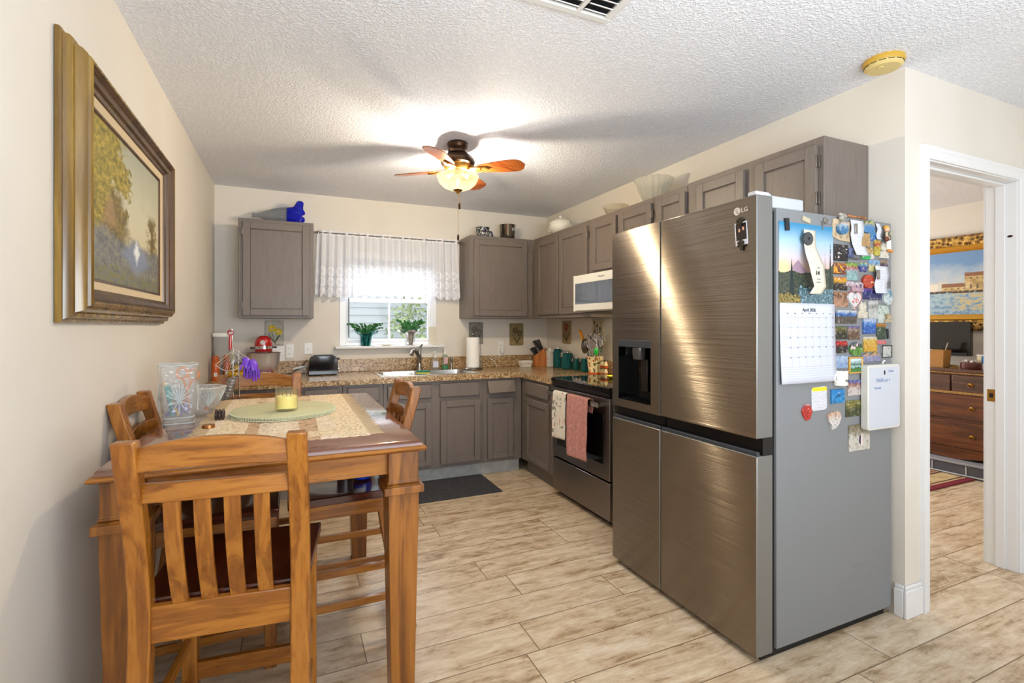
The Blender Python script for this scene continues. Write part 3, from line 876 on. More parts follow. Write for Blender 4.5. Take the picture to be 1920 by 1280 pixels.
# hinge covers
m = MB().box(1.70, 1.885, FY0 + 0.004, FY0 + 0.07, 1.753, 1.80); m.build('hinge_cover', M('hinge_cover_grey', (186, 190, 194), 0.4), fr, bevel=0.006)
MB().box(1.625, 1.70, FY0 + 0.012, FY0 + 0.05, 1.796, 1.812).box(1.69, 1.72, FY0 + 0.02, FY0 + 0.05, 1.752, 1.81).build('hinge_arm', M('hinge_arm_grey', (200, 202, 204), 0.35), fr, bevel=0.003)
MB().box(1.66, 1.84, FY1 - 0.08, FY1 - 0.006, 1.753, 1.79).build('hinge_cover', FRSIDE, fr, bevel=0.006)
# embossed lines on the side
em = MB()
for u0, u1, v0, v1 in ((1600, 1643, 1062, 1046), (1600, 1645, 1089, 1073), (1600, 1623, 1113, 1106), (1598, 1620, 1138, 1130)):
    xa, za = pY(u0, v0, FY0); xb, zb2 = pY(u1, v1, FY0)
    em.box(xa, xb, FY0 - 0.0012, FY0 + 0.002, za - 0.0035, za + 0.0035)
em.build('embossed_ribs', FRSIDE, fr, bevel=0.001)
# maker's mark
LOGO = M('logo_silver', (210, 204, 194), 0.3, 0.4)
yl, zl = pX(1382, 396.5, FX)
n = 24
m = MB().add([(FX - 0.001, yl + 0.0155 * math.cos(2 * PI * i / n), zl + 0.0155 * math.sin(2 * PI * i / n)) for i in range(n)] + [(FX + 0.001, yl + 0.0155 * math.cos(2 * PI * i / n), zl + 0.0155 * math.sin(2 * PI * i / n)) for i in range(n)],
             [tuple(range(n))] + [(i, (i + 1) % n, n + (i + 1) % n, n + i) for i in range(n)])
lg = m.build('logo', LOGO, udr, smooth=0)
letters('LG', 0.026, LOGO, udr, (FX - 0.0008, pX(1396, 393, FX)[0], pX(1396, 393, FX)[1]), FACE_X, name='logo_letters')
m = MB().box(FX - 0.0016, FX - 0.0009, yl - 0.0015, yl + 0.0005, zl - 0.008, zl + 0.008).box(FX - 0.0016, FX - 0.0009, yl - 0.008, yl, zl - 0.0085, zl - 0.0065).box(FX - 0.0016, FX - 0.0009, yl + 0.006, yl + 0.009, zl + 0.003, zl + 0.006)
m.build('logo_face', DGREY, lg)
# ------------------------------------------------------------------ dining table
TX0, TX1, TY0, TY1, TZ = -0.495, 0.418, 1.64, 2.965, 0.91
tb = thing('dining_table', 'square-legged counter-height wooden dining table with glossy red-brown top', 'table', ((TX0 + TX1) / 2, (TY0 + TY1) / 2, 0))
m = MB()
def slab(e, za, zb): m.box(TX0 + e, TX1 - e, TY0 + e, TY1 - e, za, zb)
# moulded edge: a thin top, a cove and a lower lip
prof = [(0.030, 0.872), (0.010, 0.874), (0.002, 0.878), (0.000, 0.884), (0.004, 0.890), (0.012, 0.892), (0.014, 0.897), (0.018, 0.906), (0.024, 0.910)]
vs, fs = [], []
for e, z in prof: vs += [(TX0 + e, TY0 + e, z), (TX1 - e, TY0 + e, z), (TX1 - e, TY1 - e, z), (TX0 + e, TY1 - e, z)]
for j in range(len(prof) - 1):
    for i in range(4):
        a, b = j * 4 + i, j * 4 + (i + 1) % 4; fs.append((a, b, b + 4, a + 4))
fs += [(3, 2, 1, 0), tuple(range(len(vs) - 4, len(vs)))]
cut = 5 * 4
m.add(vs[:cut + 4], [f for f in fs if max(f) < cut + 4] + [tuple(range(cut, cut + 4))]).build('edge_moulding', WOODX, tb, smooth=50)
MB().add([(x, y, z + (0.0003 if i < 4 else 0)) for i, (x, y, z) in enumerate(vs[cut:])], [tuple(i - cut for i in f) for f in fs if min(f) >= cut] + [(3, 2, 1, 0)]).build('table_top', TOPW, tb, smooth=50)
a0, a1, b0, b1 = TX0 + 0.065, TX1 - 0.065, TY0 + 0.072, TY1 - 0.072
for x0, x1, y0, y1, mt in ((a0, a1, b0 - 0.022, b0, WOODX), (a0, a1, b1, b1 + 0.022, WOODX), (a0 - 0.022, a0, b0, b1, WOODY), (a1, a1 + 0.022, b0, b1, WOODY)):
    q = MB().box(x0, x1, y0, y1, 0.805, 0.872)
    q.box(x0 - (0.003 if x1 - x0 < .1 else 0), x1 + (0.003 if x1 - x0 < .1 else 0), y0 - (0.003 if y1 - y0 < .1 else 0), y1 + (0.003 if y1 - y0 < .1 else 0), 0.797, 0.808)
    q.build('apron', mt, tb, bevel=0.002)
for lx in (TX0 + 0.074, TX1 - 0.074):
    for ly in (TY0 + 0.075, TY1 - 0.075):
        q = MB()
        def sq(r0, z0, r1, z1):
            q.add([(lx + sx * r0, ly + sy * r0, z0) for sx, sy in ((-1, -1), (1, -1), (1, 1), (-1, 1))] + [(lx + sx * r1, ly + sy * r1, z1) for sx, sy in ((-1, -1), (1, -1), (1, 1), (-1, 1))],
                  [(3, 2, 1, 0), (4, 5, 6, 7), (0, 1, 5, 4), (1, 2, 6, 5), (2, 3, 7, 6), (3, 0, 4, 7)])
        sq(0.038, 0.0, 0.052, 0.738); sq(0.050, 0.778, 0.050, 0.872)
        q.build('leg', LEGW, tb, bevel=0.003)
        q = MB(); sq(0.066, 0.735, 0.066, 0.760); sq(0.060, 0.760, 0.048, 0.768); sq(0.054, 0.768, 0.054, 0.775); sq(0.054, 0.775, 0.046, 0.785)
        q.build('leg_collar', LEGW, tb, bevel=0.002)

# ------------------------------------------------------------------ counter chairs (front towards local +y, backrest at the local origin)
def sweep(x0, x1, path, th):
    """a flat post of width x0..x1 that follows path of (y, z), thickness th along y"""
    vs, fs = [], []
    for y, z in path: vs += [(x0, y - th / 2, z), (x1, y - th / 2, z), (x1, y + th / 2, z), (x0, y + th / 2, z)]
    n = len(path)
    for j in range(n - 1):
        for i in range(4):
            a, b = j * 4 + i, j * 4 + (i + 1) % 4; fs.append((a, b, b + 4, a + 4))
    fs += [(3, 2, 1, 0), (4 * n - 4, 4 * n - 3, 4 * n - 2, 4 * n - 1)]
    return MB().add(vs, fs)
HW, PW = 0.1825, 0.024
def backy(z):
    pts = [(0.0, -0.045), (0.18, -0.012), (0.36, 0.02), (0.55, 0.035), (0.62, 0.034), (0.75, 0.012), (0.88, -0.022), (1.03, -0.068)]
    for (z0, y0), (z1, y1) in zip(pts, pts[1:]):
        if z <= z1: return y0 + (y1 - y0) * (z - z0) / (z1 - z0)
    return pts[-1][1]
def curve_path(n=16, z1=1.028): return [(sum(backy(min(1.03, max(0, z1 * i / n + d))) for d in (-0.05, -0.025, 0, 0.025, 0.05)) / 5, z1 * i / n) for i in range(n + 1)]
def make_chair(label):
    t = thing('counter_chair', label, 'chair', group=None)
    for s in (-1, 1):
        sweep(s * HW - PW, s * HW + PW, curve_path(), 0.040).build('back_post', WOODZ, t, bevel=0.004, smooth=25)
        MB().box(s * 0.178 - 0.021, s * 0.178 + 0.021, 0.395, 0.437, 0.0, 0.572).build('front_leg', WOODZ, t, bevel=0.003)
        MB().box(s * 0.182 - 0.010, s * 0.182 + 0.010, 0.045, 0.40, 0.515, 0.572).build('side_apron', WOODY, t, bevel=0.002)
        for z in (0.285, 0.150): MB().box(s * 0.180 - 0.009, s * 0.180 + 0.009, backy(z) + 0.01, 0.40, z - 0.015, z + 0.015).build('side_stretcher', WOODY, t, bevel=0.002)
    w = HW - PW + 0.004
    def crest(u): x = -w + 2 * w * u; k = 4 * u * (1 - u); return (x, -0.052 - 0.018 * k, 0.952 + 0.010 * k, 1.008 + 0.024 * k)
    MB().board(16, crest, 0.022).build('crest_rail', WOODX, t, bevel=0.003, smooth=25)
    def mid(u): x = -w + 2 * w * u; k = 4 * u * (1 - u); return (x, backy(0.895) - 0.018 * k, 0.872 + 0.004 * k, 0.918 + 0.004 * k)
    MB().board(16, mid, 0.020).build('middle_rail', WOODX, t, bevel=0.003, smooth=25)
    MB().box(-w, w, 0.022, 0.046, 0.505, 0.597).build('rear_apron', WOODX, t, bevel=0.003)
    for i in range(4):
        x = -w + 2 * w * (0.2 + 0.2 * i)
        k = 4 * (0.2 + 0.2 * i) * (0.8 - 0.2 * i)
        pth = [(0.034 + (backy(0.895) - 0.018 * k - 0.034) * q - 0.012 * math.sin(PI * q), 0.590 + 0.295 * q) for q in [j / 8 for j in range(9)]]
        sweep(x - 0.0185, x + 0.0185, pth, 0.012).build('slat', WOODZ, t, bevel=0.002, smooth=25)
    MB().box(-0.170, 0.170, 0.405, 0.427, 0.515, 0.572).build('front_apron', WOODX, t, bevel=0.002)
    for y, z, h in ((0.416, 0.185, 0.028), (backy(0.215) + 0.002, 0.215, 0.016)): MB().box(-0.165, 0.165, y - 0.010, y + 0.010, z - h, z + h).build('stretcher', WOODX, t, bevel=0.002)
    # saddle seat
    q = MB(); N = 14
    def top(u, v):
        x = (-0.212 + 0.424 * u) * (0.93 + 0.07 * v); y = 0.048 + 0.397 * v
        r = min(1.0, ((u - 0.5) / 0.40) ** 2 + ((v - 0.45) / 0.42) ** 2)
        return (x, y, 0.606 - 0.010 * (1 - r))
    q.sheet(top, N, N)
    q.sheet(lambda u, v: (top(u, v)[0], top(u, v)[1], 0.573), N, N)
    n = N + 1
    ring = [i for i in range(N)] + [N + n * j for j in range(N)] + [n * N + N - i for i in range(N)] + [n * (N - j) for j in range(N)]
    off = n * n
    q.f += [[ring[i], ring[(i + 1) % len(ring)], ring[(i + 1) % len(ring)] + off, ring[i] + off] for i in range(len(ring))]; q.mi += [0] * len(ring)
    q.build('seat', SEATW, t, bevel=0.004, smooth=40)
    return t
CG = 'counter chairs round the dining table'
ch = make_chair('nearest wooden counter chair, seen from behind at the table\'s front edge')
ch['group'] = CG
spots = [((0.432, 2.322, 0), PI / 2, 'wooden counter chair on the fridge side of the table, blue jar on its seat'),
         ((-0.487, 2.282, 0), -PI / 2, 'wooden counter chair with its back to the cream wall below the painting'),
         ((-0.155, 3.016, 0), PI, 'wooden counter chair at the far table end, with its back to the sink cabinets')]
for loc, rz, lab in spots: dup(ch, loc, rz, lab, CG)
ch.location = (-0.161, 1.447, 0); ch.rotation_euler = (0, 0, R(-6))

# ------------------------------------------------------------------ ceiling fan
fx, fy = 0.955, 2.985
fan = thing('ceiling_fan', 'dark bronze four-blade ceiling fan with lit amber glass bowl', 'ceiling fan', (fx, fy, 2.44))
MB().lathe([(0.060, 2.44), (0.066, 2.432), (0.066, 2.415), (0.058, 2.402), (0.060, 2.395), (0.060, 2.375), (0.052, 2.365)], (fx, fy, 0), 32).build('canopy', BRONZE, fan)
MB().lathe([(0.052, 2.37), (0.075, 2.362), (0.100, 2.342), (0.108, 2.322), (0.104, 2.305), (0.092, 2.298)], (fx, fy, 0), 36).build('motor_housing', BRONZE, fan)
MB().lathe([(0.090, 2.299), (0.086, 2.288), (0.070, 2.268), (0.062, 2.262)], (fx, fy, 0), 36, rfun=lambda a, z: 1 + 0.03 * math.cos(14 * a)).build('vent_band', BRASS, fan, smooth=60)
MB().lathe([(0.05, 2.264), (0.052, 2.258), (0.046, 2.250), (0.044, 2.240), (0.038, 2.232)], (fx, fy, 0), 32).build('light_fitter', BRASS, fan)
g = G('amber_frosted_glass'); nt = g.nt
tr = nt.nodes.new('ShaderNodeBsdfTranslucent'); tr.inputs[0].default_value = (0.010, 0.0078, 0.0045, 1)
tp = nt.nodes.new('ShaderNodeBsdfTransparent'); tp.inputs[0].default_value = (1.0, 0.88, 0.66, 1)
em = nt.nodes.new('ShaderNodeEmission'); em.inputs[0].default_value = (1.0, 0.80, 0.45, 1); em.inputs[1].default_value = 0.7
m1 = nt.nodes.new('ShaderNodeMixShader'); m1.inputs[0].default_value = 0.8; ad = nt.nodes.new('ShaderNodeAddShader')
nt.links.new(tr.outputs[0], m1.inputs[1]); nt.links.new(tp.outputs[0], m1.inputs[2]); nt.links.new(m1.outputs[0], ad.inputs[0]); nt.links.new(em.outputs[0], ad.inputs[1])
nt.links.new(ad.outputs[0], g.out.inputs[0])
MB().lathe([(0.129, 2.236), (0.131, 2.228), (0.126, 2.210), (0.112, 2.184), (0.088, 2.162), (0.055, 2.148), (0.02, 2.143)], (fx, fy, 0), 40, cap=False).build('glass_bowl', g.m, fan, smooth=80)
MB().lathe([(0.0, 2.118), (0.008, 2.122), (0.012, 2.132), (0.024, 2.137), (0.032, 2.145), (0.028, 2.150), (0.0, 2.152)], (fx, fy, 0), 20).cyl((fx, fy, 2.15), (fx, fy, 2.235), 0.006).build('finial', BRASS, fan)
for k in range(4):
    a = R(-39 + 90 * k)
    T = Matrix.Translation((fx, fy, 2.268)) @ Matrix.Rotation(a, 4, 'Z') @ Matrix.Rotation(R(-13), 4, 'X')
    b = MB(); b.T = T
    n = 18; pts = []
    for i in range(n + 1):
        u = i / n; x = 0.135 + 0.30 * u
        h = 0.040 + 0.026 * math.sin(min(1, u * 1.25) * PI / 2)
        if u > 0.8: h *= math.sqrt(max(0, 1 - ((u - 0.8) / 0.2) ** 2)) * 0.85 + 0.15 * (1 - (u - .8) / .2)
        if u < 0.08: h *= 0.75 + 0.25 * u / 0.08
        pts.append((x, h))
    poly = [(x, -h) for x, h in pts] + [(x, h) for x, h in reversed(pts)]
    b.prism(poly, -0.003, 0.003, 'xy')
    bo = b.build('blade', wood('fan_blade_wood', (104, 46, 16), (150, 78, 32), (178, 106, 50), 'x', 0.22, 1.0, 0.4) if k == 0 else bpy.data.materials['fan_blade_wood'], fan, bevel=0.0015)
    br = MB(); br.T = T
    br.tube([(0.075, -0.010, 0.006), (0.105, -0.024, -0.004), (0.14, -0.026, -0.007), (0.18, -0.016, -0.007), (0.20, 0, -0.007), (0.18, 0.016, -0.007), (0.14, 0.026, -0.007), (0.105, 0.024, -0.004), (0.075, 0.010, 0.006)], 0.006, 8)
    br.box(0.06, 0.15, -0.012, 0.012, -0.009, -0.003)
    br.build('blade_bracket', BRASS, bo, smooth=50)
for dx, zl in ((-0.004, 1.862), (0.005, 2.03)):
    c = MB().cyl((fx + dx, fy - 0.02, 2.14), (fx + dx, fy - 0.02, zl), 0.0012, n=6).build('pull_chain', BRASS, fan)
    MB().lathe([(0.0, 0), (0.006, 0.004), (0.007, 0.025), (0.004, 0.04), (0.0, 0.043)], (fx + dx, fy - 0.02, zl - 0.04 if zl < 1.9 else zl - 0.012), 10).build('pull_knob', BRONZE, c)
for k, (dx, dy) in enumerate(((-0.072, 0.03), (0.072, -0.03))):
    a = 0
    bu = MB().lathe([(0.0, 2.222), (0.010, 2.221), (0.012, 2.228), (0.010, 2.240), (0.0, 2.241)], (fx + dx * 0.7, fy + dy * 0.7, 0), 12)
    gb = bpy.data.materials.get('lit_bulb')
    if gb is None:
        gg = G('lit_bulb'); gb = gg.m
        gg.set('Base Color', (255, 240, 210)); gg.b.inputs['Emission Color'].default_value = (1, 0.78, 0.46, 1); gg.b.inputs['Emission Strength'].default_value = 14
    bu.build('bulb', gb, fan)
    l = bpy.data.lights.new('bulb_light', 'POINT'); l.energy = 27; l.color = (1.0, 0.935, 0.84); l.shadow_soft_size = 0.022
    lo_ = bpy.data.objects.new('bulb_light', l); lo_.location = (fx + dx * 0.85, fy + dy * 0.85, 2.200); C.objects.link(lo_)

# ------------------------------------------------------------------ ceiling vent and smoke detector
vt = thing('ceiling_vent', 'white louvered air vent in the ceiling at the top edge', 'vent', (0.85, 1.41, 2.44))
VX0, VX1, VY0, VY1 = 0.62, 1.085, 1.24, 1.565
VM = M('vent_enamel', (226, 224, 220), 0.4)
m = MB()
for b in ((VX0, VX1, VY0, VY0 + 0.03), (VX0, VX1, VY1 - 0.03, VY1), (VX0, VX0 + 0.03, VY0 + 0.03, VY1 - 0.03), (VX1 - 0.03, VX1, VY0 + 0.03, VY1 - 0.03)): m.box(*b, 2.426, 2.4395)
for x in (0.79, 0.945): m.box(x - 0.009, x + 0.009, VY0 + 0.03, VY1 - 0.03, 2.424, 2.4395)
m.build('frame', VM, vt, bevel=0.004)
m = MB()
for x0, x1 in ((VX0 + 0.03, 0.781), (0.799, 0.936), (0.954, VX1 - 0.03)):
    for i in range(8):
        y = VY0 + 0.045 + i * 0.0335
        m.at((0, y, 2.430), (R(32), 0, 0)).box(x0 + 0.004, x1 - 0.004, -0.012, 0.012, -0.0015, 0.0015)
m.build('louvers', VM, vt)
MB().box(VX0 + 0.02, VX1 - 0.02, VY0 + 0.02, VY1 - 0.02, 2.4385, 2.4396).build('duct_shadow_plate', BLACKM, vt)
sx, sy = 2.335, 1.305
sd = thing('smoke_detector', 'round yellowed smoke detector on the ceiling by the wall corner', 'smoke detector', (sx, sy, 2.44))
SMK = M('yellowed_plastic', (222, 198, 130), 0.45); SMK2 = M('amber_plastic', (206, 164, 60), 0.45)
MB().lathe([(0.074, 2.4395), (0.076, 2.425), (0.071, 2.418)], (sx, sy, 0), 40).build('base', SMK2, sd)
MB().lathe([(0.069, 2.4185), (0.070, 2.408), (0.060, 2.400), (0.0, 2.397)], (sx, sy, 0), 40).build('cover', SMK, sd)
m = MB()
for i in range(14):
    a = 2 * PI * i / 14; m.at((sx, sy, 0), (0, 0, a)).box(0.0695, 0.0715, -0.012, 0.012, 2.4125, 2.4145)
m.build('vent_slits', BLACKM, sd)
MB().lathe([(0.012, 2.3985), (0.012, 2.395), (0.0, 2.3945)], (sx - 0.03, sy - 0.005, 0), 16).build('test_button', SMK, sd)

# ------------------------------------------------------------------ floor mat
tag(MB().prism(rrect(0.745, 1.508, 3.562, 4.055, 0.012), 0.0, 0.007, 'xy').build('floor_mat', M('charcoal_mat', (58, 58, 62), 0.95, noise=90, amt=0.3, bump=0.6, bscale=300), bevel=0.003), 'charcoal floor mat lying in front of the sink cabinet', 'mat')

# ------------------------------------------------------------------ landscape painting on the left wall
PY0, PY1, PZ0, PZ1 = 1.675, 2.84, 1.302, 2.085
pt = thing('framed_landscape_painting', 'woodland landscape painting in a deep gilt-brown frame on the left wall', 'painting', (L_, 2.27, PZ0))
FRM = wood('gilt_brown_frame', (78, 52, 16), (124, 92, 28), (172, 138, 50), 'z', 0.26, 0.5, 0.4)
FRD = wood('dark_frame_moulding', (56, 38, 24), (84, 60, 38), (116, 84, 52), 'z', 0.35, 0.5, 0.2)
def ringframe(name, mat, prof, par):
    """prof: (inset, height off the wall)"""
    vs, fs = [], []
    for e, h in prof: vs += [(L_ + h, PY0 + e, PZ0 + e), (L_ + h, PY1 - e, PZ0 + e), (L_ + h, PY1 - e, PZ1 - e), (L_ + h, PY0 + e, PZ1 - e)]
    for j in range(len(prof) - 1):
        for i in range(4):
            a, b = j * 4 + i, j * 4 + (i + 1) % 4; fs.append((a, b, b + 4, a + 4))
    return MB().add(vs, fs).build(name, mat, par, smooth=30)
ringframe('frame', FRM, [(0.0, 0.003), (0.0, 0.012), (0.004, 0.017), (0.010, 0.017), (0.012, 0.022), (0.013, 0.030), (0.018, 0.036), (0.026, 0.038), (0.028, 0.036), (0.030, 0.042), (0.034, 0.052), (0.042, 0.060), (0.046, 0.058), (0.048, 0.066), (0.055, 0.070), (0.059, 0.068)], pt)
ringframe('inner_moulding', FRD, [(0.059, 0.068), (0.064, 0.060), (0.068, 0.062), (0.072, 0.054), (0.086, 0.050), (0.090, 0.040), (0.100, 0.036), (0.102, 0.030)], pt)
ringframe('liner', M('linen_liner', (212, 190, 154), 0.8), [(0.102, 0.030), (0.128, 0.024)], pt)
ringframe('sight_edge', FRD, [(0.128, 0.026), (0.134, 0.026), (0.140, 0.018)], pt)
def landscape():
    g = G('landscape_canvas')
    x, y, z = g.xyz()
    u = (y + (2.27 - PY0 - 0.14)) * (1.0 / (PY1 - PY0 - 0.28)); v = (z - 0.14) * (1.0 / (PZ1 - PZ0 - 0.28))
    p = g.vec(u, v, 0.0)
    n = g.noise(p, 5, 6, 0.65, 0.4); n2 = g.noise(p, 14, 5, 0.7, 0.3); n3 = g.noise(p, 32, 3, 0.7)
    sky = g.ramp(v * 0.8 + n * 0.3, [(0.3, (216, 200, 158)), (0.6, (206, 200, 170)), (0.95, (170, 172, 150))])
    dark = g.ramp(n2 * 0.6 + n3 * 0.4, [(0.35, (70, 62, 32)), (0.5, (116, 98, 44)), (0.62, (160, 132, 62))])
    leaf = g.ramp(n3 * 0.55 + n2 * 0.45, [(0.36, (84, 82, 26)), (0.48, (140, 124, 34)), (0.6, (190, 164, 62))])
    left = (u + (n - 0.5) * 0.9 + (n2 - 0.5) * 0.5 - v * 0.12).step(0.40, 0.30)
    c = g.mix(left, sky, leaf)
    mid = ((u - 0.34).abs() + (n - 0.5) * 0.3 + (v - 0.45).max(0.0) * 0.5).step(0.20, 0.10) * v.step(0.68, 0.58)
    c = g.mix(mid, c, dark)
    cot = ((u - 0.27).abs() + (v - 0.40) * 0.35 + (n2 - 0.5) * 0.10).step(0.10, 0.05) * v.step(0.34, 0.40) * v.step(0.60, 0.52)
    c = g.mix(cot * 0.55, c, (176, 138, 100))
    rt = ((u - 0.88).abs() + (n2 - 0.5) * 0.35).step(0.10, 0.03) * v.step(0.66, 0.56)
    c = g.mix(rt, c, dark)
    hill = (v + (n - 0.5) * 0.25).step(0.36, 0.28)
    ground = g.ramp(n2 * 0.5 + n3 * 0.5, [(0.36, (74, 76, 74)), (0.5, (118, 118, 116)), (0.6, (150, 140, 112))])
    c = g.mix(hill, c, ground)
    pond = (((u - 0.62) * 1.1).abs() + ((v - 0.22) * 1.6).abs() + (n2 - 0.5) * 0.3).step(0.30, 0.16)
    c = g.mix(pond * 0.8, c, (128, 140, 168))
    fall = (((u - 0.62) * 3.2).abs() + ((v - 0.27) * 1.7).abs() + (n3 - 0.5) * 0.2).step(0.22, 0.06)
    c = g.mix(fall, c, (236, 238, 236))
    fg = (v + (n2 - 0.5) * 0.3).step(0.16, 0.06) * (n3.gt(0.5))
    c = g.mix(fg, c, (122, 116, 66))
    g.set('Base Color', c).set('Roughness', 0.45).bump(n3, 0.15, 0.002)
    return g.m
MB().box(L_ + 0.012, L_ + 0.020, PY0 + 0.136, PY1 - 0.136, PZ0 + 0.136, PZ1 - 0.136).build('canvas', landscape(), pt, smooth=0)
# ------------------------------------------------------------------ things on the table
T0 = TZ + 0.0005
RX0, RX1, RYA, RYB = -0.275, 0.255, 1.80, 2.925
rn = thing('table_runner', 'cream embroidered lace table cloth with fringed sides on the table', 'tablecloth', (0, 2.36, T0))
g = G('embroidered_linen')
x, y, z = g.xyz()
p = g.pos()
w1_ = g.noise(p, 95, 3, 0.7); w2_ = g.noise(p, 30, 4, 0.7)
bands = ((x + 0.015).abs() * 9.0).fract()
lace = ((x.abs() - 0.20).abs().lt(0.045)).max((y.abs() - 0.47).abs().lt(0.05))
c = g.ramp(w1_ * 0.6 + w2_ * 0.4, [(0.38, (198, 168, 134)), (0.48, (228, 208, 180)), (0.6, (244, 232, 212))])
c = g.mix((((x - 0.06).abs()).lt(0.032)).max((x + 0.13).abs().lt(0.02)) * 0.75, c, (190, 150, 112))
flo = (w2_.gt(0.57)) * (((x + 0.03).abs() - 0.075).abs().lt(0.045))
c = g.mix(flo * 0.7, c, (132, 88, 62))
c = g.mix(lace * 0.8, c, g.mix(g.voro(p, 75).gt(0.36), (190, 158, 112), (236, 216, 180)))
g.set('Base Color', c).set('Roughness', 0.95).bump(w1_ + g.voro(p, 200) * 0.6, 0.4, 0.003)
LIN = g.m
ed = []
n = 60
for i in range(n): ed.append((RX0 + (RX1 - RX0) * i / n, RYA - 0.008 * abs(math.sin(i * PI / 4))))
n2_ = 40
for i in range(n2_): ed.append((RX1, RYA + (RYB - RYA) * i / n2_))
for i in range(n): ed.append((RX1 - (RX1 - RX0) * i / n, RYB + 0.008 * abs(math.sin(i * PI / 4))))
for i in range(n2_): ed.append((RX0, RYB - (RYB - RYA) * i / n2_))
MB().prism(ed, T0, T0 + 0.002, 'xy').build('cloth', LIN, rn, smooth=0)
rr = random.Random(3)
for sx_ in (-1, 1):
    fr_ = MB()
    x0 = RX0 if sx_ < 0 else RX1
    for i in range(64):
        y = RYA + 0.01 + (RYB - RYA - 0.02) * i / 63
        l = rr.uniform(0.040, 0.056); d = rr.uniform(-0.006, 0.006)
        fr_.tube([(x0 - sx_ * 0.003, y, T0 + 0.0015), (x0 + sx_ * l * .5, y + d * .4, T0 + 0.0015), (x0 + sx_ * l, y + d, T0 + 0.0012)], [0.0026, 0.0018, 0.0014], 5)
    fr_.build('fringe', bpy.data.materials.get('cream_thread') or M('cream_thread', (206, 178, 138), 0.9), rn)
# woven oval placemats
PM = G('woven_sage'); x, y, z = PM.xyz()
rad = (x * x + y * y * 0.86).sqrt()
wv = ((rad * 900.0).sin() * 0.5 + 0.5)
PM.set('Base Color', PM.mix(wv, (192, 188, 146), (222, 220, 180))).set('Roughness', 0.85).bump(wv + PM.noise(PM.pos(), 120, 2), 0.5, 0.003)
pc = (-0.028, 2.405)
for k in range(3):
    z0 = T0 + 0.0025 + k * 0.0062
    m = MB().lathe([(0.0, 0), (0.205, 0), (0.209, 0.0015), (0.209, 0.0042), (0.205, 0.0058), (0.0, 0.0058)], (0, 0, 0), 64)
    m.v = [Vector((v.x + pc[0] + 0.003 * (k % 2), v.y * 1.10 + pc[1] - 0.002 * k, v.z + z0)) for v in m.v]
    pa = m.build('placemat', PM.m, org=(pc[0], pc[1], z0), smooth=60)
    tag(pa, ['bottom', 'middle', 'topmost'][k] + ' sage green woven oval placemat of the stack on the lace cloth', 'placemat', 'stacked placemats')
    bd = MB(); nb = 110
    for i in range(nb):
        a = 2 * PI * i / nb
        bd.ball((pc[0] + 0.003 * (k % 2) + 0.2095 * math.cos(a), pc[1] - 0.002 * k + 0.2095 * 1.10 * math.sin(a), z0 + 0.0029), 0.0032, n=5, m=4)
    b_o = bd.build('braided_edge', M('sage_braid', (214, 214, 184), 0.9) if k == 0 else bpy.data.materials['sage_braid'], pa)
zc = T0 + 0.0025 + 3 * 0.0062
cx, cy = -0.018, 2.335
cd = thing('candle_jar', 'yellow candle in a square-shouldered glass jar on the placemats', 'candle', (cx, cy, zc))
MB().lathe([(0.0, 0.0), (0.042, 0.0), (0.045, 0.004), (0.045, 0.094), (0.0425, 0.094), (0.0425, 0.012), (0.0, 0.010)], (cx, cy, zc), 36).build('glass_jar', thin_glass('amber_jar_glass', (255, 252, 232), 0.06, 0.3), cd)
MB().lathe([(0.0, 0.012), (0.042, 0.012), (0.042, 0.062), (0.030, 0.066), (0.012, 0.060), (0.0, 0.060)], (cx, cy, zc), 30).build('wax', M('yellow_wax', (255, 244, 200), 0.5, Subsurface_Weight=0.3), cd)
m = MB()
for k in (-1, 0, 1): m.cyl((cx + 0.015 * k, cy + 0.008 * abs(k), zc + 0.058), (cx + 0.016 * k, cy + 0.008 * abs(k), zc + 0.075), 0.0015, n=6)
m.build('wick', BLACKM, cd)

# crystal vase filled with odds and ends
vx, vy = pZ(338, 797, TZ); vy += 0.045; vx -= 0.014
vz = thing('crystal_vase', 'square cut-crystal vase full of odds and ends, on the table by the wall', 'vase', (vx, vy, T0))
def sqr(a, p=6): return 1 / ((abs(math.cos(a)) ** p + abs(math.sin(a)) ** p) ** (1 / p))
pr_ = [(0.0, 0.0), (0.048, 0.0), (0.050, 0.006), (0.048, 0.022), (0.050, 0.030), (0.056, 0.06), (0.060, 0.12), (0.062, 0.18), (0.064, 0.228), (0.059, 0.230), (0.057, 0.18), (0.055, 0.12), (0.051, 0.06), (0.045, 0.032), (0.0, 0.028)]
vm = MB().at((vx, vy, T0), (0, 0, R(12))).lathe(pr_, (0, 0, 0), 48, rfun=lambda a, z: sqr(a) * (1 + 0.018 * math.cos(16 * a) * (0.3 < z / 0.23 < 0.9)))
vm.build('vase_body', CRYST, vz, smooth=50)
fl = MB().at((vx, vy, T0), (0, 0, R(12)))
for s in range(4):      # raised cut fans on each side
    a = s * PI / 2
    for k in range(9):
        b = R(-70 + 17.5 * k)
        c_, s_ = math.cos(a), math.sin(a)
        r0 = 0.063
        def P(h, zz): return (c_ * r0 - s_ * h, s_ * r0 + c_ * h, zz)
        fl.tube([P(0, 0.095), P(0.045 * math.sin(b), 0.095 + 0.075 * math.cos(b) * 0.9)], [0.0032, 0.0014], 5)
        if k % 2 == 0: fl.tube([P(0, 0.095), P(0.042 * math.sin(b), 0.095 - 0.05 * math.cos(b))], [0.003, 0.0012], 5)
fl.tube([(0.064 * sqr(2 * PI * i / 48) * math.cos(2 * PI * i / 48), 0.064 * sqr(2 * PI * i / 48) * math.sin(2 * PI * i / 48), 0.2285 + 0.004 * abs(math.cos(8 * PI * i / 48))) for i in range(49)], 0.0028, 6)
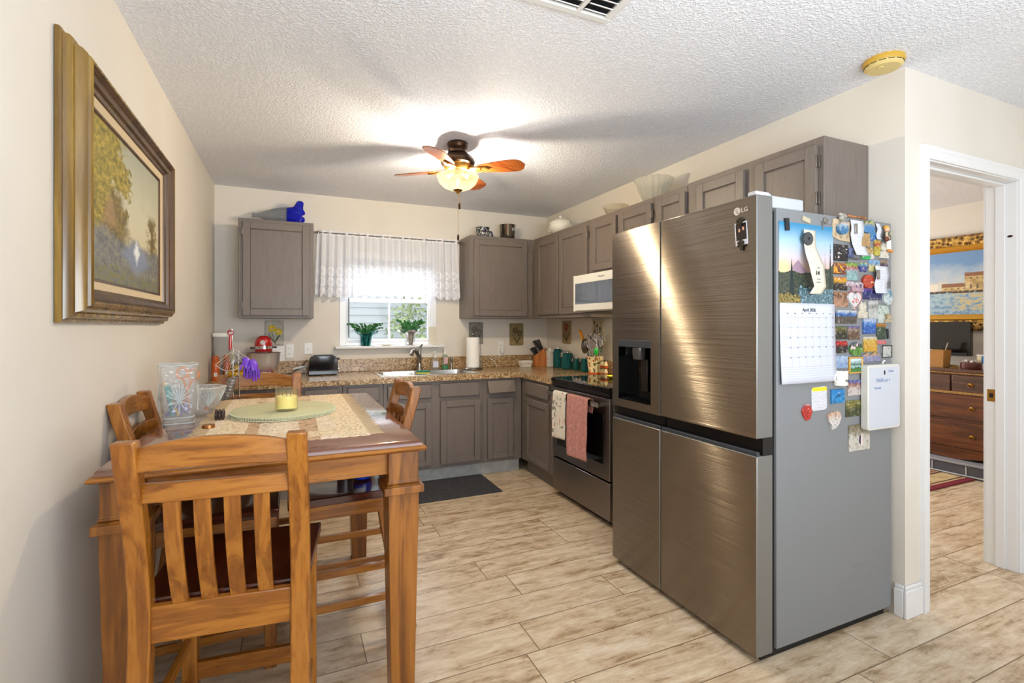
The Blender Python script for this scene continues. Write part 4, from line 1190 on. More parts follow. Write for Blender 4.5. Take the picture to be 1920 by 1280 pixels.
fl.tube([(0.0505 * sqr(2 * PI * i / 48) * math.cos(2 * PI * i / 48), 0.0505 * sqr(2 * PI * i / 48) * math.sin(2 * PI * i / 48), 0.006) for i in range(49)], 0.003, 6)
fl.tube([(0.0505 * sqr(2 * PI * i / 48) * math.cos(2 * PI * i / 48), 0.0505 * sqr(2 * PI * i / 48) * math.sin(2 * PI * i / 48), 0.028) for i in range(49)], 0.003, 6)
CUT = thin_glass('frosted_cut_lines', body=0.7, gloss=0.6)
fl.build('cut_fans', CUT, vz)
def inside(name, label, cat, m, mats, par=None, **kw): return tag(m.build(name, mats, **kw), label, cat)
inside('patterned_tube', 'blue and green patterned tube standing in the crystal vase', 'tube', MB().tube([(vx - 0.012, vy - 0.018, T0 + 0.036), (vx - 0.034, vy - 0.012, T0 + 0.15)], [0.011, 0.012], 14), M('peacock_print', (30, 110, 110), 0.3, noise=70, amt=0.9))
inside('yellow_pencil', 'yellow pencil leaning in the crystal vase', 'pencil', MB().tube([(vx + 0.006, vy - 0.030, T0 + 0.036), (vx - 0.046, vy - 0.008, T0 + 0.165)], [0.004, 0.004], 6), M('pencil_yellow', (226, 186, 40), 0.3))
m = MB()
for q in ((0.010, 0.196), (0.046, 0.186)):
    n = 18
    m.tube([(vx + q[0] + 0.018 * math.cos(2 * PI * i / n), vy + 0.018, T0 + q[1] + 0.022 * math.sin(2 * PI * i / n)) for i in range(n + 1)], 0.005, 8)
m.tube([(vx + 0.012, vy + 0.018, T0 + 0.176), (vx + 0.028, vy + 0.012, T0 + 0.125), (vx + 0.036, vy, T0 + 0.04)], [0.005, 0.005, 0.002], 6).tube([(vx + 0.042, vy + 0.018, T0 + 0.166), (vx + 0.026, vy + 0.014, T0 + 0.12), (vx + 0.006, vy + 0.010, T0 + 0.04)], [0.005, 0.005, 0.002], 6)
inside('scissors', 'scissors with orange handles in the crystal vase', 'scissors', m, M('orange_plastic', (222, 130, 52), 0.35))
m = MB(); rr = random.Random(9)
for i in range(70):
    a = rr.uniform(0, 2 * PI); r = 0.036 * math.sqrt(rr.random())
    m.ball((vx + r * math.cos(a), vy + r * math.sin(a), T0 + 0.038 + rr.random() * 0.04), rr.uniform(0.004, 0.008), n=7, m=5)
bo = inside('beads', 'violet and silver beads lying in the bottom of the crystal vase', 'beads', m, M('violet_beads', (120, 110, 160), 0.15, 0.3, noise=120, amt=0.6)); bo['kind'] = 'stuff'
# crystal bowl
bx0, by0 = pZ(382, 778, TZ); by0 += 0.04; bx0 -= 0.012
m = MB().lathe([(0.0, 0.0), (0.040, 0.0), (0.042, 0.006), (0.055, 0.03), (0.074, 0.08), (0.088, 0.118), (0.084, 0.119), (0.069, 0.08), (0.050, 0.034), (0.036, 0.014), (0.0, 0.012)], (bx0, by0, T0), 48,
               rfun=lambda a, z: 1 + (0.05 * math.cos(6 * a) + 0.012 * math.cos(24 * a)) * min(1, z / 0.09))
cb = tag(m.build('crystal_bowl', CRYST, smooth=50), 'flared cut-crystal bowl behind the crystal vase on the table', 'bowl')
fl = MB()
def brf(a, z): return 1 + (0.05 * math.cos(6 * a) + 0.012 * math.cos(24 * a)) * min(1, z / 0.09)
def bpt(a, z):
    pr0 = [(0.042, 0.006), (0.055, 0.03), (0.074, 0.08), (0.088, 0.118)]
    for (r0, z0), (r1, z1) in zip(pr0, pr0[1:]):
        if z <= z1 + 1e-6:
            r = r0 + (r1 - r0) * (z - z0) / (z1 - z0); break
    r = (r + 0.001) * brf(a, z)
    return (bx0 + r * math.cos(a), by0 + r * math.sin(a), T0 + z)
for s in range(6):
    a0 = s * PI / 3
    for k in range(7):
        q = -1 + k / 3
        fl.tube([bpt(a0 + 0.40 * q * t / 4, 0.035 + (0.075 - 0.02 * q * q) * t / 4) for t in range(5)], [0.0026, 0.0022, 0.0018, 0.0014, 0.001], 5)
fl.tube([bpt(2 * PI * i / 60, 0.117) for i in range(61)], 0.002, 6)
fl.build('cut_fans', CUT, cb)
tag(MB().tube([(bx0 + 0.018, by0 - 0.02, T0 + 0.02), (bx0 + 0.032, by0 - 0.02, T0 + 0.05)], [0.009, 0.006], 10).build('orange_sweet', M('orange_wrapper', (214, 140, 70), 0.4)), 'small orange wrapped sweet lying in the crystal bowl', 'sweet')
# napkin rings and brass disc by the vase
nx, ny = pZ(406, 788, TZ)
m = MB(); n = 20
for k in (0, 1, 2): m.tube([(nx + 0.012 * k, ny + 0.024 * math.cos(PI * i / n * 2), T0 + 0.022 + 0.019 * math.sin(PI * i / n * 2)) for i in range(n + 1)], 0.0045, 8)
tag(m.build('napkin_ring', M('dark_horn', (66, 48, 44), 0.15), smooth=60), 'dark banded napkin ring beside the crystal vase', 'napkin ring')
dx_, dy_ = pZ(391, 803, TZ)
tag(MB().lathe([(0.0, 0), (0.020, 0), (0.022, 0.003), (0.021, 0.014), (0.012, 0.016), (0.0, 0.016)], (dx_, dy_, T0), 24).build('brass_disc', M('copper_brass', (178, 120, 70), 0.25, 0.9)), 'small round copper-brass lid near the crystal vase', 'lid')
# jars on the seat of the chair by the fridge side
jx, jy = pZ(679, 897, 0.602); SZ = 0.6065
jr = thing('blue_jar', 'blue labelled plastic jar on the chair seat under the table', 'jar', (jx, jy, SZ))
MB().lathe([(0.0, 0), (0.036, 0), (0.040, 0.004), (0.040, 0.085), (0.034, 0.098), (0.030, 0.10), (0.0, 0.10)], (jx, jy, SZ), 28).build('body', M('cobalt_plastic', (24, 62, 190), 0.2), jr)
m = MB().lathe([(0.0405, 0.018), (0.0405, 0.075)], (jx, jy, SZ), 28, cap=False); 
m.f = [f for f in m.f if sum((m.v[i].x - jx) * -0.5 - (m.v[i].y - jy) * 0.9 for i in f) / 4 > 0.030]; m.mi = [0] * len(m.f)
m.build('label_patch', WHITEP, jr)
MB().lathe([(0.036, 0.10), (0.036, 0.125), (0.0, 0.127)], (jx, jy, SZ), 28).build('lid', WHITEP, jr)
kx, ky = jx - 0.065, jy + 0.09
tag(MB().lathe([(0.0, 0), (0.030, 0), (0.034, 0.012), (0.036, 0.05), (0.035, 0.055), (0.0, 0.056)], (kx, ky, SZ), 24).build('grey_tin', M('grey_tin_metal', (140, 138, 140), 0.35, 0.7)), 'grey tin beside the blue jar on the chair seat', 'tin')

# chrome wire fan stand behind the table, with gloves over its arm
AX, AY = pY(437, 660, 2.985)[0], 2.987
zt_ = pY(437, 660, AY)[1]
st = thing('wire_fan_stand', 'chrome wire stand with fan-shaped rack at the far table end', 'stand', (AX, AY, 0.607))
m = MB()
for dx, dxb in ((0.0, 0.0), (0.026, 0.034)):
    m.tube([(AX + dx, AY, zt_ + 0.02 - abs(dx) * 0.5), (AX + dx + (dxb - dx) * 0.5, AY - 0.004, 0.85), (AX + dxb, AY - 0.006, 0.612)], 0.0032, 8)
m.tube([(AX - 0.05, AY - 0.03, 0.611), (AX + 0.02, AY - 0.006, 0.611), (AX + 0.09, AY - 0.03, 0.611)], 0.004, 8)
m.build('legs', CHROME, st)
m = MB()
c0 = Vector((AX + 0.004, AY, zt_ + 0.012))
zl_ = pY(404, 684, AY)[1]; zr_ = pY(467, 672, AY)[1]
xl, xr = pY(404, 684, AY)[0], pY(467, 672, AY)[0]
m.tube([c0, (xl, AY - 0.01, zl_)], 0.0028, 6); m.tube([c0, (xr, AY - 0.01, zr_)], 0.0028, 6)
arc = []
for i in range(15):
    u = i / 14; x = xl + (xr - xl) * u
    z = zl_ + (zr_ - zl_) * u - 0.045 * math.sin(PI * u)
    arc.append((x, AY - 0.03 * math.sin(PI * u) - 0.01, z))
m.tube(arc, 0.0028, 6)
for q in arc[1:-1]: m.tube([c0 - Vector((0, 0, 0.012)), q], 0.0013, 5)
m.build('fan_rack', CHROME, st)
zh2 = pY(433, 628, AY)[1]; zh1 = pY(433, 655, AY)[1]; xh = pY(432, 640, AY)[0]
m = MB().tube([(xh, AY, zh1), (xh - 0.001, AY, (zh1 + zh2) / 2), (xh + 0.001, AY, zh2)], [0.0075, 0.0085, 0.007], 12)
n = 16
m.tube([(xh + 0.012 * math.cos(2 * PI * i / n), AY, zh2 + 0.012 + 0.012 * math.sin(2 * PI * i / n)) for i in range(n + 1)], 0.004, 8)
m.build('red_handle', RED, st, smooth=60)
m = MB().tube([c0, (xh + 0.008, AY, zh1), (xh + 0.008, AY, zh2 + 0.03)], 0.0026, 8).tube([(xh, AY, zh2 + 0.022), (xh - 0.006, AY, zh2 + 0.034), (xh, AY, zh2 + 0.05), (xh + 0.005, AY, zh2 + 0.036)], 0.0022, 8)
m.build('hook_rod', CHROME, st)
# purple gloves: a hand with five hanging fingers, folded over the right arm of the rack
GLV = M('purple_rubber', (112, 60, 190), 0.35, noise=25, amt=0.25)
for gi in range(2):
    gx0 = xr - 0.012 + gi * 0.032; gz0 = zr_ - 0.010 - gi * 0.012; gy = AY - 0.012 - 0.006 * gi
    m = MB()
    m.tube([(gx0 - 0.010, gy + 0.012, gz0 - 0.01), (gx0 - 0.004, gy, gz0 + 0.012), (gx0 + 0.004, gy - 0.010, gz0 - 0.004), (gx0 + 0.008, gy - 0.013, gz0 - 0.040)], [0.016, 0.018, 0.021, 0.019], 14, 0.45)
    for k, (dx, l) in enumerate(((-0.016, 0.050), (-0.005, 0.062), (0.006, 0.060), (0.017, 0.048))):
        m.tube([(gx0 + 0.008 + dx, gy - 0.013, gz0 - 0.034), (gx0 + 0.010 + dx * 1.15, gy - 0.016, gz0 - 0.034 - l * 0.55), (gx0 + 0.008 + dx * 1.2, gy - 0.010, gz0 - 0.034 - l)], [0.0062, 0.006, 0.0045], 8)
    m.tube([(gx0 - 0.010, gy - 0.014, gz0 - 0.012), (gx0 - 0.024, gy - 0.020, gz0 - 0.030), (gx0 - 0.026, gy - 0.020, gz0 - 0.048)], [0.0065, 0.006, 0.0045], 8)
    o = m.build('rubber_glove', GLV, smooth=70)
    tag(o, ['purple rubber glove hanging at the inner end of the wire rack arm', 'purple rubber glove hanging outermost on the wire rack arm, by the mixer bowl'][gi], 'glove', 'purple gloves')
# grey wrinkled cloth sleeve leaning on the far chair's post
p0 = pY(437, 706, 2.95); p1 = pY(424, 741, 2.95)
m = MB(); n = 26
def slv(u, v):
    a = 2 * PI * u
    r = 0.021 * (1 + 0.10 * math.sin(v * 46 + 3 * a) * 0.6 + 0.06 * math.sin(5 * a + v * 20))
    cx_ = p1[0] + (p0[0] - p1[0]) * v; cz_ = 0.912 + (p0[1] - 0.912) * v
    return (cx_ + r * math.cos(a) * 1.05, 2.952 + r * math.sin(a) * 0.6 - 0.004, cz_ + 0.006 * math.cos(a))
m.sheet(slv, 24, 40)
tag(m.build('cloth_sleeve', M('crushed_grey_satin', (120, 112, 104), 0.35, 0.3, noise=60, amt=0.3), smooth=80, solid=0.002), 'crinkled grey satin sleeve leaning at the far end of the table', 'sleeve')
# ------------------------------------------------------------------ things on the worktop
K0 = CT + 0.0005
# stand mixer, facing the camera
mx, my = -0.197, 4.40
mxr = thing('stand_mixer', 'red stand mixer with steel bowl on the worktop', 'mixer', (mx, my, K0))
MB().prism([(mx - 0.10, my - 0.14), (mx + 0.10, my - 0.14), (mx + 0.11, my - 0.05), (mx + 0.085, my + 0.15), (mx - 0.085, my + 0.15), (mx - 0.11, my - 0.05)], K0, K0 + 0.03, 'xy').build('base', RED, mxr, bevel=0.012, seg=3)
MB().tube([(mx, my + 0.11, K0 + 0.02), (mx, my + 0.11, K0 + 0.12), (mx, my + 0.09, K0 + 0.24)], [0.062, 0.05, 0.055], 20).build('column', RED, mxr, smooth=60)
my2 = my - 0.055          # axis of the round front of the head
MB().lathe([(0.0645, 0.254), (0.0640, 0.275), (0.058, 0.300), (0.046, 0.318), (0.028, 0.331), (0.0, 0.336)], (mx, my2, K0), 36).build('head', RED, mxr, smooth=70)
ho = [o for o in mxr.children if o.name.startswith('head')][0]
m = MB()
for (ra, za_), (rb, zb3) in (((0.0655, 0.232), (0.0655, 0.254)), ((0.061, 0.204), (0.062, 0.213))):
    m.lathe([(ra - 0.004, za_), (ra, za_ + 0.001), (rb, zb3 - 0.001), (rb - 0.004, zb3)], (mx, my2, K0), 36)
m.build('chrome_bands', CHROME, ho, smooth=50)
MB().lathe([(0.062, 0.213), (0.0635, 0.232)], (mx, my2, K0), 36).build('red_collar', RED, ho, smooth=50)
MB().lathe([(0.040, 0.180), (0.044, 0.195), (0.058, 0.204)], (mx, my2, K0), 32).build('planetary_neck', RED, mxr, smooth=60)
MB().tube([(mx, my2, K0 + 0.272), (mx, my + 0.05, K0 + 0.274), (mx, my + 0.12, K0 + 0.268), (mx, my + 0.17, K0 + 0.26)], [0.060, 0.060, 0.056, 0.030], 24).build('motor_housing', RED, mxr, smooth=70)
letters('KitchenAid', 0.0175, INK, ho, (mx, my2 - 0.0662, K0 + 0.243), FACE_Y)
m = MB().lathe([(0.018, 0), (0.018, 0.003), (0.0, 0.004)], (0, 0, 0), 22); m.v = [Vector((mx - 0.004 + p.x, my2 - 0.0605 - p.z + p.y * 0.35, K0 + 0.283 + p.y)) for p in m.v]
m.build('hub_cap', CHROME, ho)
MB().cyl((mx - 0.084, my2, K0 + 0.240), (mx - 0.06, my2, K0 + 0.240), 0.006).ball((mx - 0.086, my2, K0 + 0.240), 0.008).build('speed_lever', BLACKP, ho)
MB().cyl((mx + 0.084, my2, K0 + 0.243), (mx + 0.06, my2, K0 + 0.243), 0.006).ball((mx + 0.086, my2, K0 + 0.243), 0.008).build('lock_lever', BLACKP, ho)
MB().lathe([(0.055, 0.03), (0.056, 0.045), (0.05, 0.05), (0.088, 0.08), (0.112, 0.13), (0.120, 0.20), (0.124, 0.203), (0.118, 0.199), (0.110, 0.13), (0.085, 0.083), (0.0, 0.056)], (mx, my - 0.06, K0), 40, cap=False).build('bowl', BOWLST, mxr, smooth=60)
# toaster
tx, ty = 0.245, 4.47
to = thing('toaster', 'black two-slice toaster on the worktop beside the mixer', 'toaster', (tx, ty, K0))
m = MB(); hw, hh = 0.115, 0.165
poly = [(-hw - 0.002, 0.012), (-hw + 0.004, 0.006), (hw - 0.004, 0.006), (hw + 0.002, 0.012), (hw - 0.006, hh - 0.03), (hw - 0.018, hh - 0.008), (hw - 0.04, hh), (-hw + 0.04, hh), (-hw + 0.018, hh - 0.008), (-hw + 0.006, hh - 0.03)]
m.at((tx, 0, K0)).prism(poly, ty - 0.075, ty + 0.075)
m.build('shell', M('glossy_black_shell', (12, 13, 16), 0.08, Coat_Weight=0.5), to, bevel=0.012, seg=4, smooth=50)
MB().box(tx - 0.075, tx + 0.075, ty - 0.035, ty - 0.012, K0 + hh - 0.004, K0 + hh + 0.0015).box(tx - 0.075, tx + 0.075, ty + 0.012, ty + 0.035, K0 + hh - 0.004, K0 + hh + 0.0015).build('slots', BLACKM, to)
MB().box(tx + hw - 0.003, tx + hw + 0.020, ty - 0.02, ty + 0.02, K0 + 0.125, K0 + 0.14).build('lever', BLACKP, to, bevel=0.004)
MB().cyl((tx + hw - 0.004, ty, K0 + 0.05), (tx + hw + 0.014, ty, K0 + 0.05), 0.012).build('browning_knob', CHROME, to)
m = MB()
for a in (-1, 1):
    for b in (-1, 1): m.cyl((tx + a * 0.09, ty + b * 0.05, K0), (tx + a * 0.09, ty + b * 0.05, K0 + 0.01), 0.008)
m.build('feet', BLACKP, to)
tag(MB().tube([(mx + 0.09, my + 0.10, K0 + 0.006), (0.0, 4.50, K0 + 0.02), (0.06, 4.56, K0 + 0.05), (0.10, 4.58, K0 + 0.09), (0.125, 4.60, K0 + 0.12)], 0.004, 8).build('mixer_cord', BLACKP, smooth=60), 'black power cord looping from the mixer towards the toaster', 'cord')
cw = MB().tube([(0.01, 4.535, K0 + 0.05), (0.07, 4.545, K0 + 0.062), (0.13, 4.56, K0 + 0.07)], [0.009, 0.011, 0.006], 8)
tag(cw.build('cord_wrap', M('pale_grey_plug', (206, 206, 204), 0.4)), 'pale grey plug lying on the black cord beside the toaster', 'plug')
# flour canister with white lid, orange cans, yellow sponge pack
qx, qy = -0.498, 4.52
fc = thing('flour_canister', 'tall frosted plastic canister with white lid in the wall corner', 'canister', (qx, qy, K0))
MB().lathe([(0.0, 0), (0.05, 0), (0.054, 0.01), (0.060, 0.33), (0.058, 0.33), (0.052, 0.012), (0.0, 0.012)], (qx, qy, K0), 28, rfun=lambda a, z: sqr(a, 4)).build('jar', thin_glass('frosted_plastic', (240, 232, 226), 0.45, 0.15), fc)
MB().lathe([(0.0, 0.013), (0.05, 0.013), (0.055, 0.20), (0.0, 0.21)], (qx, qy, K0), 24, rfun=lambda a, z: sqr(a, 4)).build('flour', M('flour_white', (236, 226, 214), 0.9), fc)
MB().lathe([(0.064, 0.325), (0.066, 0.33), (0.066, 0.352), (0.060, 0.358), (0.0, 0.358)], (qx, qy, K0), 28, rfun=lambda a, z: sqr(a, 4)).build('lid', WHITEP, fc, bevel=0.002)
def can(name, label, x, y, r, h, col, grp=None):
    t = thing(name, label, 'spray can', (x, y, K0), group=grp)
    MB().lathe([(0.0, 0), (r * 0.95, 0), (r, 0.004), (r, h * 0.70), (r * 0.92, h * 0.73)], (x, y, K0), 22).build('can', M(name + '_enamel', col, 0.25), t)
    MB().lathe([(r * 0.9, h * 0.73), (r * 0.95, h * 0.76), (r * 0.85, h * 0.95), (r * 0.55, h), (0.0, h)], (x, y, K0), 22).build('cap', M(name + '_cap', tuple(int(c * .9) for c in col), 0.3), t)
    MB().box(x - 0.3 * r, x + 0.55 * r, y - r - 0.001, y - r + 0.004, K0 + 0.03, K0 + 0.06).build('bar_code', WHITEP, t)
can('orange_spray_can', 'orange spray can standing in the wall corner of the worktop', -0.522, 4.335, 0.026, 0.185, (206, 96, 32))
can('amber_spray_can', 'dark orange spray can behind the wire fan rack', -0.455, 4.40, 0.026, 0.185, (188, 78, 30))
m = MB(); rr = random.Random(4)
m.ball((-0.385, 4.30, K0 + 0.045), 0.055, 0.04, 0.045)
m.ball((-0.36, 4.28, K0 + 0.09), 0.04, 0.035, 0.03)
tag(m.build('sponge_bag', M('yellow_bag_film', (226, 160, 30), 0.25, noise=18, amt=0.3, bump=0.8, bscale=30)), 'crumpled yellow bag on the worktop behind the wire rack', 'bag')

# faucet-side bottles, sponge
def bottle(name, label, x, y, body, bodymat, prof, cap, capmat, lab=None, labmat=None):
    t = thing(name, label, 'bottle', (x, y, K0))
    MB().lathe(prof, (x, y, K0), 24, rfun=lambda a, z: 1 / math.sqrt((math.cos(a)) ** 2 + (math.sin(a) / 0.7) ** 2)).build('body', bodymat, t, smooth=50)
    MB().lathe(cap, (x, y, K0), 16).build('cap', capmat, t)
    if lab:
        m = MB().box(x - lab[0], x + lab[0], y - lab[3] - 0.0015, y - lab[3], K0 + lab[1], K0 + lab[2]); m.build('label_patch', labmat, t, bevel=0.001)
    return t
by_ = 4.585
bxs = pY(815.5, 680, by_)[0]
hs = bottle('hand_soap_bottle', 'clear hand soap bottle with a white pump behind the sink', bxs, by_, None, thin_glass('clear_plastic', body=0.2), [(0.0, 0), (0.036, 0), (0.040, 0.006), (0.040, 0.07), (0.030, 0.10), (0.014, 0.112), (0.0, 0.112)],
            [(0.013, 0.110), (0.013, 0.128), (0.005, 0.130), (0.005, 0.16), (0.012, 0.162), (0.012, 0.17), (0.0, 0.172)], WHITEP, (0.026, 0.022, 0.078, 0.0285), M('lilac_label', (206, 208, 224), 0.5))
MB().tube([(bxs, by_, K0 + 0.166), (bxs - 0.018, by_ - 0.02, K0 + 0.166), (bxs - 0.024, by_ - 0.03, K0 + 0.158)], [0.005, 0.005, 0.004], 8).build('pump_spout', WHITEP, hs)
bxd = pY(834.5, 680, by_)[0]
db = bottle('dish_soap_bottle', 'dish soap bottle with green soap at the bottom and pink label', bxd, by_, None, thin_glass('clear_soap_plastic', (226, 240, 226), 0.15), [(0.0, 0), (0.032, 0), (0.034, 0.006), (0.034, 0.10), (0.024, 0.13), (0.012, 0.142), (0.0, 0.142)],
            [(0.011, 0.140), (0.012, 0.155), (0.007, 0.16), (0.006, 0.185), (0.0, 0.187)], WHITEP, (0.020, 0.05, 0.115, 0.0245), M('pink_flower_label', (206, 160, 160), 0.5, noise=90, amt=0.3))
MB().lathe([(0.0, 0.004), (0.030, 0.004), (0.031, 0.036), (0.0, 0.037)], (bxd, by_, K0), 20, rfun=lambda a, z: 1 / math.sqrt((math.cos(a)) ** 2 + (math.sin(a) / 0.7) ** 2)).build('green_soap', M('green_soap', (20, 140, 80), 0.1), db)
sp = thing('sponge', 'green and yellow sponge on the sink divider', 'sponge', (1.04, 4.22, rz_))
MB().at((1.035, 4.20, rz_), (0, 0, R(-20))).box(-0.055, 0.055, -0.035, 0.035, 0.012, 0.024).build('scourer', M('green_scourer', (20, 110, 84), 0.9), sp, bevel=0.002)
MB().at((1.035, 4.20, rz_), (0, 0, R(-20))).box(-0.055, 0.055, -0.035, 0.035, 0.0, 0.012).build('foam', M('yellow_foam', (216, 196, 90), 0.9), sp, bevel=0.002)
MB().box(0.965, 1.028, 4.104, 4.114, rz_ - 0.06, rz_ + 0.003).build('hanging_cloth', M('teal_cloth', (24, 120, 104), 0.9), sp, bevel=0.003)
# paper towels
px0, py0 = 1.562, 4.42
pt2 = thing('paper_towel_roll', 'white paper towel roll on steel holder beside the sink', 'paper towels', (px0, py0, K0))
MB().lathe([(0.090, 0), (0.092, 0.004), (0.092, 0.012), (0.084, 0.022), (0.0, 0.024)], (px0, py0, K0), 36).build('holder_base', NICKEL, pt2)
MB().lathe([(0.020, 0.024), (0.062, 0.024), (0.062, 0.302), (0.020, 0.302)], (px0, py0, K0), 40).build('paper', M('towel_paper', (244, 242, 236), 0.95, bump=0.2, bscale=160), pt2)
MB().lathe([(0.007, 0.02), (0.007, 0.305), (0.016, 0.308), (0.018, 0.316), (0.008, 0.322), (0.016, 0.332), (0.016, 0.34), (0.0, 0.348)], (px0, py0, K0), 18).build('post', NICKEL, pt2)
MB().tube([(px0 + 0.086, py0 + 0.01, K0 + 0.02), (px0 + 0.084, py0 + 0.01, K0 + 0.15), (px0 + 0.072, py0 + 0.01, K0 + 0.29)], 0.0035, 8).build('tension_arm', NICKEL, pt2)
# small white dish with words
wx, wy = 2.148, 4.50
wd = thing('loaf_dish', 'small white footed dish with lettering on the worktop', 'dish', (wx, wy, K0))
m = MB(); a0_ = [(-0.062, -0.03), (0.062, -0.03), (0.062, 0.03), (-0.062, 0.03)]
m.add([(wx + x * .86, wy + y * .8, K0) for x, y in a0_] + [(wx + x * 1.12, wy + y * 1.2, K0 + 0.062) for x, y in a0_] + [(wx + x * 1.02, wy + y * 1.0, K0 + 0.062) for x, y in a0_] + [(wx + x * .8, wy + y * .7, K0 + 0.012) for x, y in a0_],
      [(3, 2, 1, 0)] + [(j * 4 + i, j * 4 + (i + 1) % 4, j * 4 + 4 + (i + 1) % 4, j * 4 + 4 + i) for j in range(3) for i in range(4)] + [(12, 13, 14, 15)])
m.build('body', WHITEC, wd, bevel=0.004)
letters('LIVE WELL', 0.018, M('red_glaze', (150, 70, 60), 0.4), wd, (wx, wy - 0.0315, K0 + 0.036), (PI / 2 - 0.15, 0, 0))
m = MB()
for sx_ in (-1, 1):
    for k in range(5): m.ball((wx + sx_ * (0.052 + 0.003 * k), wy - 0.0325, K0 + 0.018 + 0.009 * k), 0.004, 0.0012, 0.004, 8, 6)
m.build('flower_dots', M('dish_flowers', (176, 90, 80), 0.4), wd)
# knife block
kx0, ky0 = 2.335, 4.50
kb = thing('knife_block', 'honey wood knife block with black-handled knives in the corner', 'knife block', (kx0, ky0, K0))
Tk = Matrix.Translation((kx0, ky0, K0)) @ Matrix.Rotation(R(-46), 4, 'Z')
b = MB(); b.T = Tk
b.prism([(-0.075, 0.0), (0.085, 0.0), (0.085, 0.055), (0.035, 0.185), (-0.075, 0.10)], -0.05, 0.05)
b.build('block', wood('knife_block_wood', (150, 84, 34), (186, 112, 52), (206, 140, 76), 'z', 0.3), kb, bevel=0.003)
dirv = Vector((-0.56, 0, 0.83)).normalized()
for i in range(4):
    for j in range(2):
        q = Vector((-0.055 + j * 0.055, -0.036 + 0.024 * i, 0.115 + 0.042 * j)); dirv = Vector((-0.62 + 0.07 * i, 0.10 * (i - 1.5), 0.80)).normalized()
        ln = 0.125 if j else 0.085
        h = MB(); h.T = Tk
        h.tube([q, q + dirv * ln * 0.5, q + dirv * ln], [0.011, 0.0125, 0.011], 8, 0.7)
        kn = h.build('knife_handle', BLACKP, kb, smooth=50)
        rv = MB(); rv.T = Tk
        rv.tube([q + dirv * (ln - 0.001), q + dirv * (ln + 0.004)], [0.0075, 0.006], 8, 0.7); rv.build('steel_butt', CHROME, kn)
# white carton, teal canisters
wb = thing('white_carton', 'plain white canister between the knife block and the teal canisters', 'canister', (2.37, 4.40, K0))
MB().box(2.345, 2.405, 4.37, 4.43, K0, K0 + 0.165).build('body', M('chalk_white', (232, 224, 212), 0.6), wb, bevel=0.006)
MB().lathe([(0.016, 0.165), (0.016, 0.185), (0.0, 0.187)], (2.375, 4.40, K0), 14).build('knob', WHITEP, wb)
letters('sweetener', 0.011, INKG, wb, (2.3445, 4.40, K0 + 0.078), FACE_X)
for i, (u, v, w_, h_, lab) in enumerate(((1045.6, 689.5, 0.098, 0.195, 'tallest teal canister, next to the white canister'), (1063.5, 692, 0.112, 0.165, 'wide teal canister, second from the corner'),
                                        (1080.5, 695, 0.066, 0.115, 'smallest teal canister, third from the corner'), (1096.5, 696.8, 0.080, 0.125, 'small teal canister standing against the floral utensil crock'))):
    X0 = 2.452 - w_ / 2; k = (u - CX) / FPX
    Y0 = X0 * (CS - k * SN) / (SN + k * CS)
    t = thing('teal_canister', lab + ', on the worktop', 'canister', (X0, Y0, K0), group='teal canisters')
    oc = lambda a, z: 1 / max(abs(math.cos((a % (PI / 4)) - PI / 8)), 0.1) * 0.98
    hwid = w_ / 2
    MB().lathe([(0.0, 0), (hwid * 0.94, 0), (hwid, 0.006), (hwid, h_ * 0.86), (hwid * 0.80, h_ * 0.94)], (X0, Y0, K0), 8, rfun=lambda a, z: 1.0).build('jar', TEAL, t, bevel=0.005, smooth=20)
    MB().lathe([(hwid * 0.74, h_ * 0.94), (hwid * 0.78, h_ * 0.95), (hwid * 0.78, h_ * 1.03), (hwid * 0.6, h_ * 1.05), (0.0, h_ * 1.05)], (X0, Y0, K0), 24).build('lid', CHROME, t, bevel=0.001)
    m = MB().box(X0 - hwid * 0.97 - 0.010, X0 - hwid * 0.9, Y0 - 0.008, Y0 + 0.008, K0 + h_ * 0.72, K0 + h_ * 0.95); m.cyl((X0 - hwid * 0.97 - 0.012, Y0 - 0.014, K0 + h_ * 0.74), (X0 - hwid * 0.97 - 0.012, Y0 + 0.014, K0 + h_ * 0.74), 0.004, n=8)
    m.build('clamp', CHROME, t, bevel=0.001)
# floral crock with utensils
cxk, cyk = 2.372, 3.585
ck_ = thing('utensil_crock', 'cream floral crock with orange foot crowded with kitchen utensils', 'crock', (cxk, cyk, K0))
g = G('floral_majolica'); x, y, z = g.xyz(); p = g.pos()
v1 = g.voro(p, 26); v2 = g.noise(p, 40, 2)
c = g.mix(v1.lt(0.30), (236, 220, 170), (176, 62, 40)); c = g.mix((v1.lt(0.16)), c, (230, 190, 70)); c = g.mix(v2.gt(0.61), c, (84, 100, 60)); c = g.mix(z.lt(0.018), c, (206, 92, 44))
g.set('Base Color', c).set('Roughness', 0.15); FLOR = g.m
MB().lathe([(0.0, 0), (0.056, 0), (0.060, 0.012), (0.056, 0.02), (0.066, 0.09), (0.072, 0.150), (0.068, 0.152), (0.062, 0.09), (0.05, 0.03), (0.0, 0.03)], (cxk, cyk, K0), 36).build('pot', FLOR, ck_, smooth=50)
MB().tube([(cxk - 0.01, cyk + 0.068, K0 + 0.135), (cxk - 0.01, cyk + 0.098, K0 + 0.11), (cxk - 0.01, cyk + 0.095, K0 + 0.06), (cxk - 0.01, cyk + 0.060, K0 + 0.04)], 0.007, 8).build('handle', M('berry_glaze', (150, 30, 50), 0.2), ck_, smooth=60)
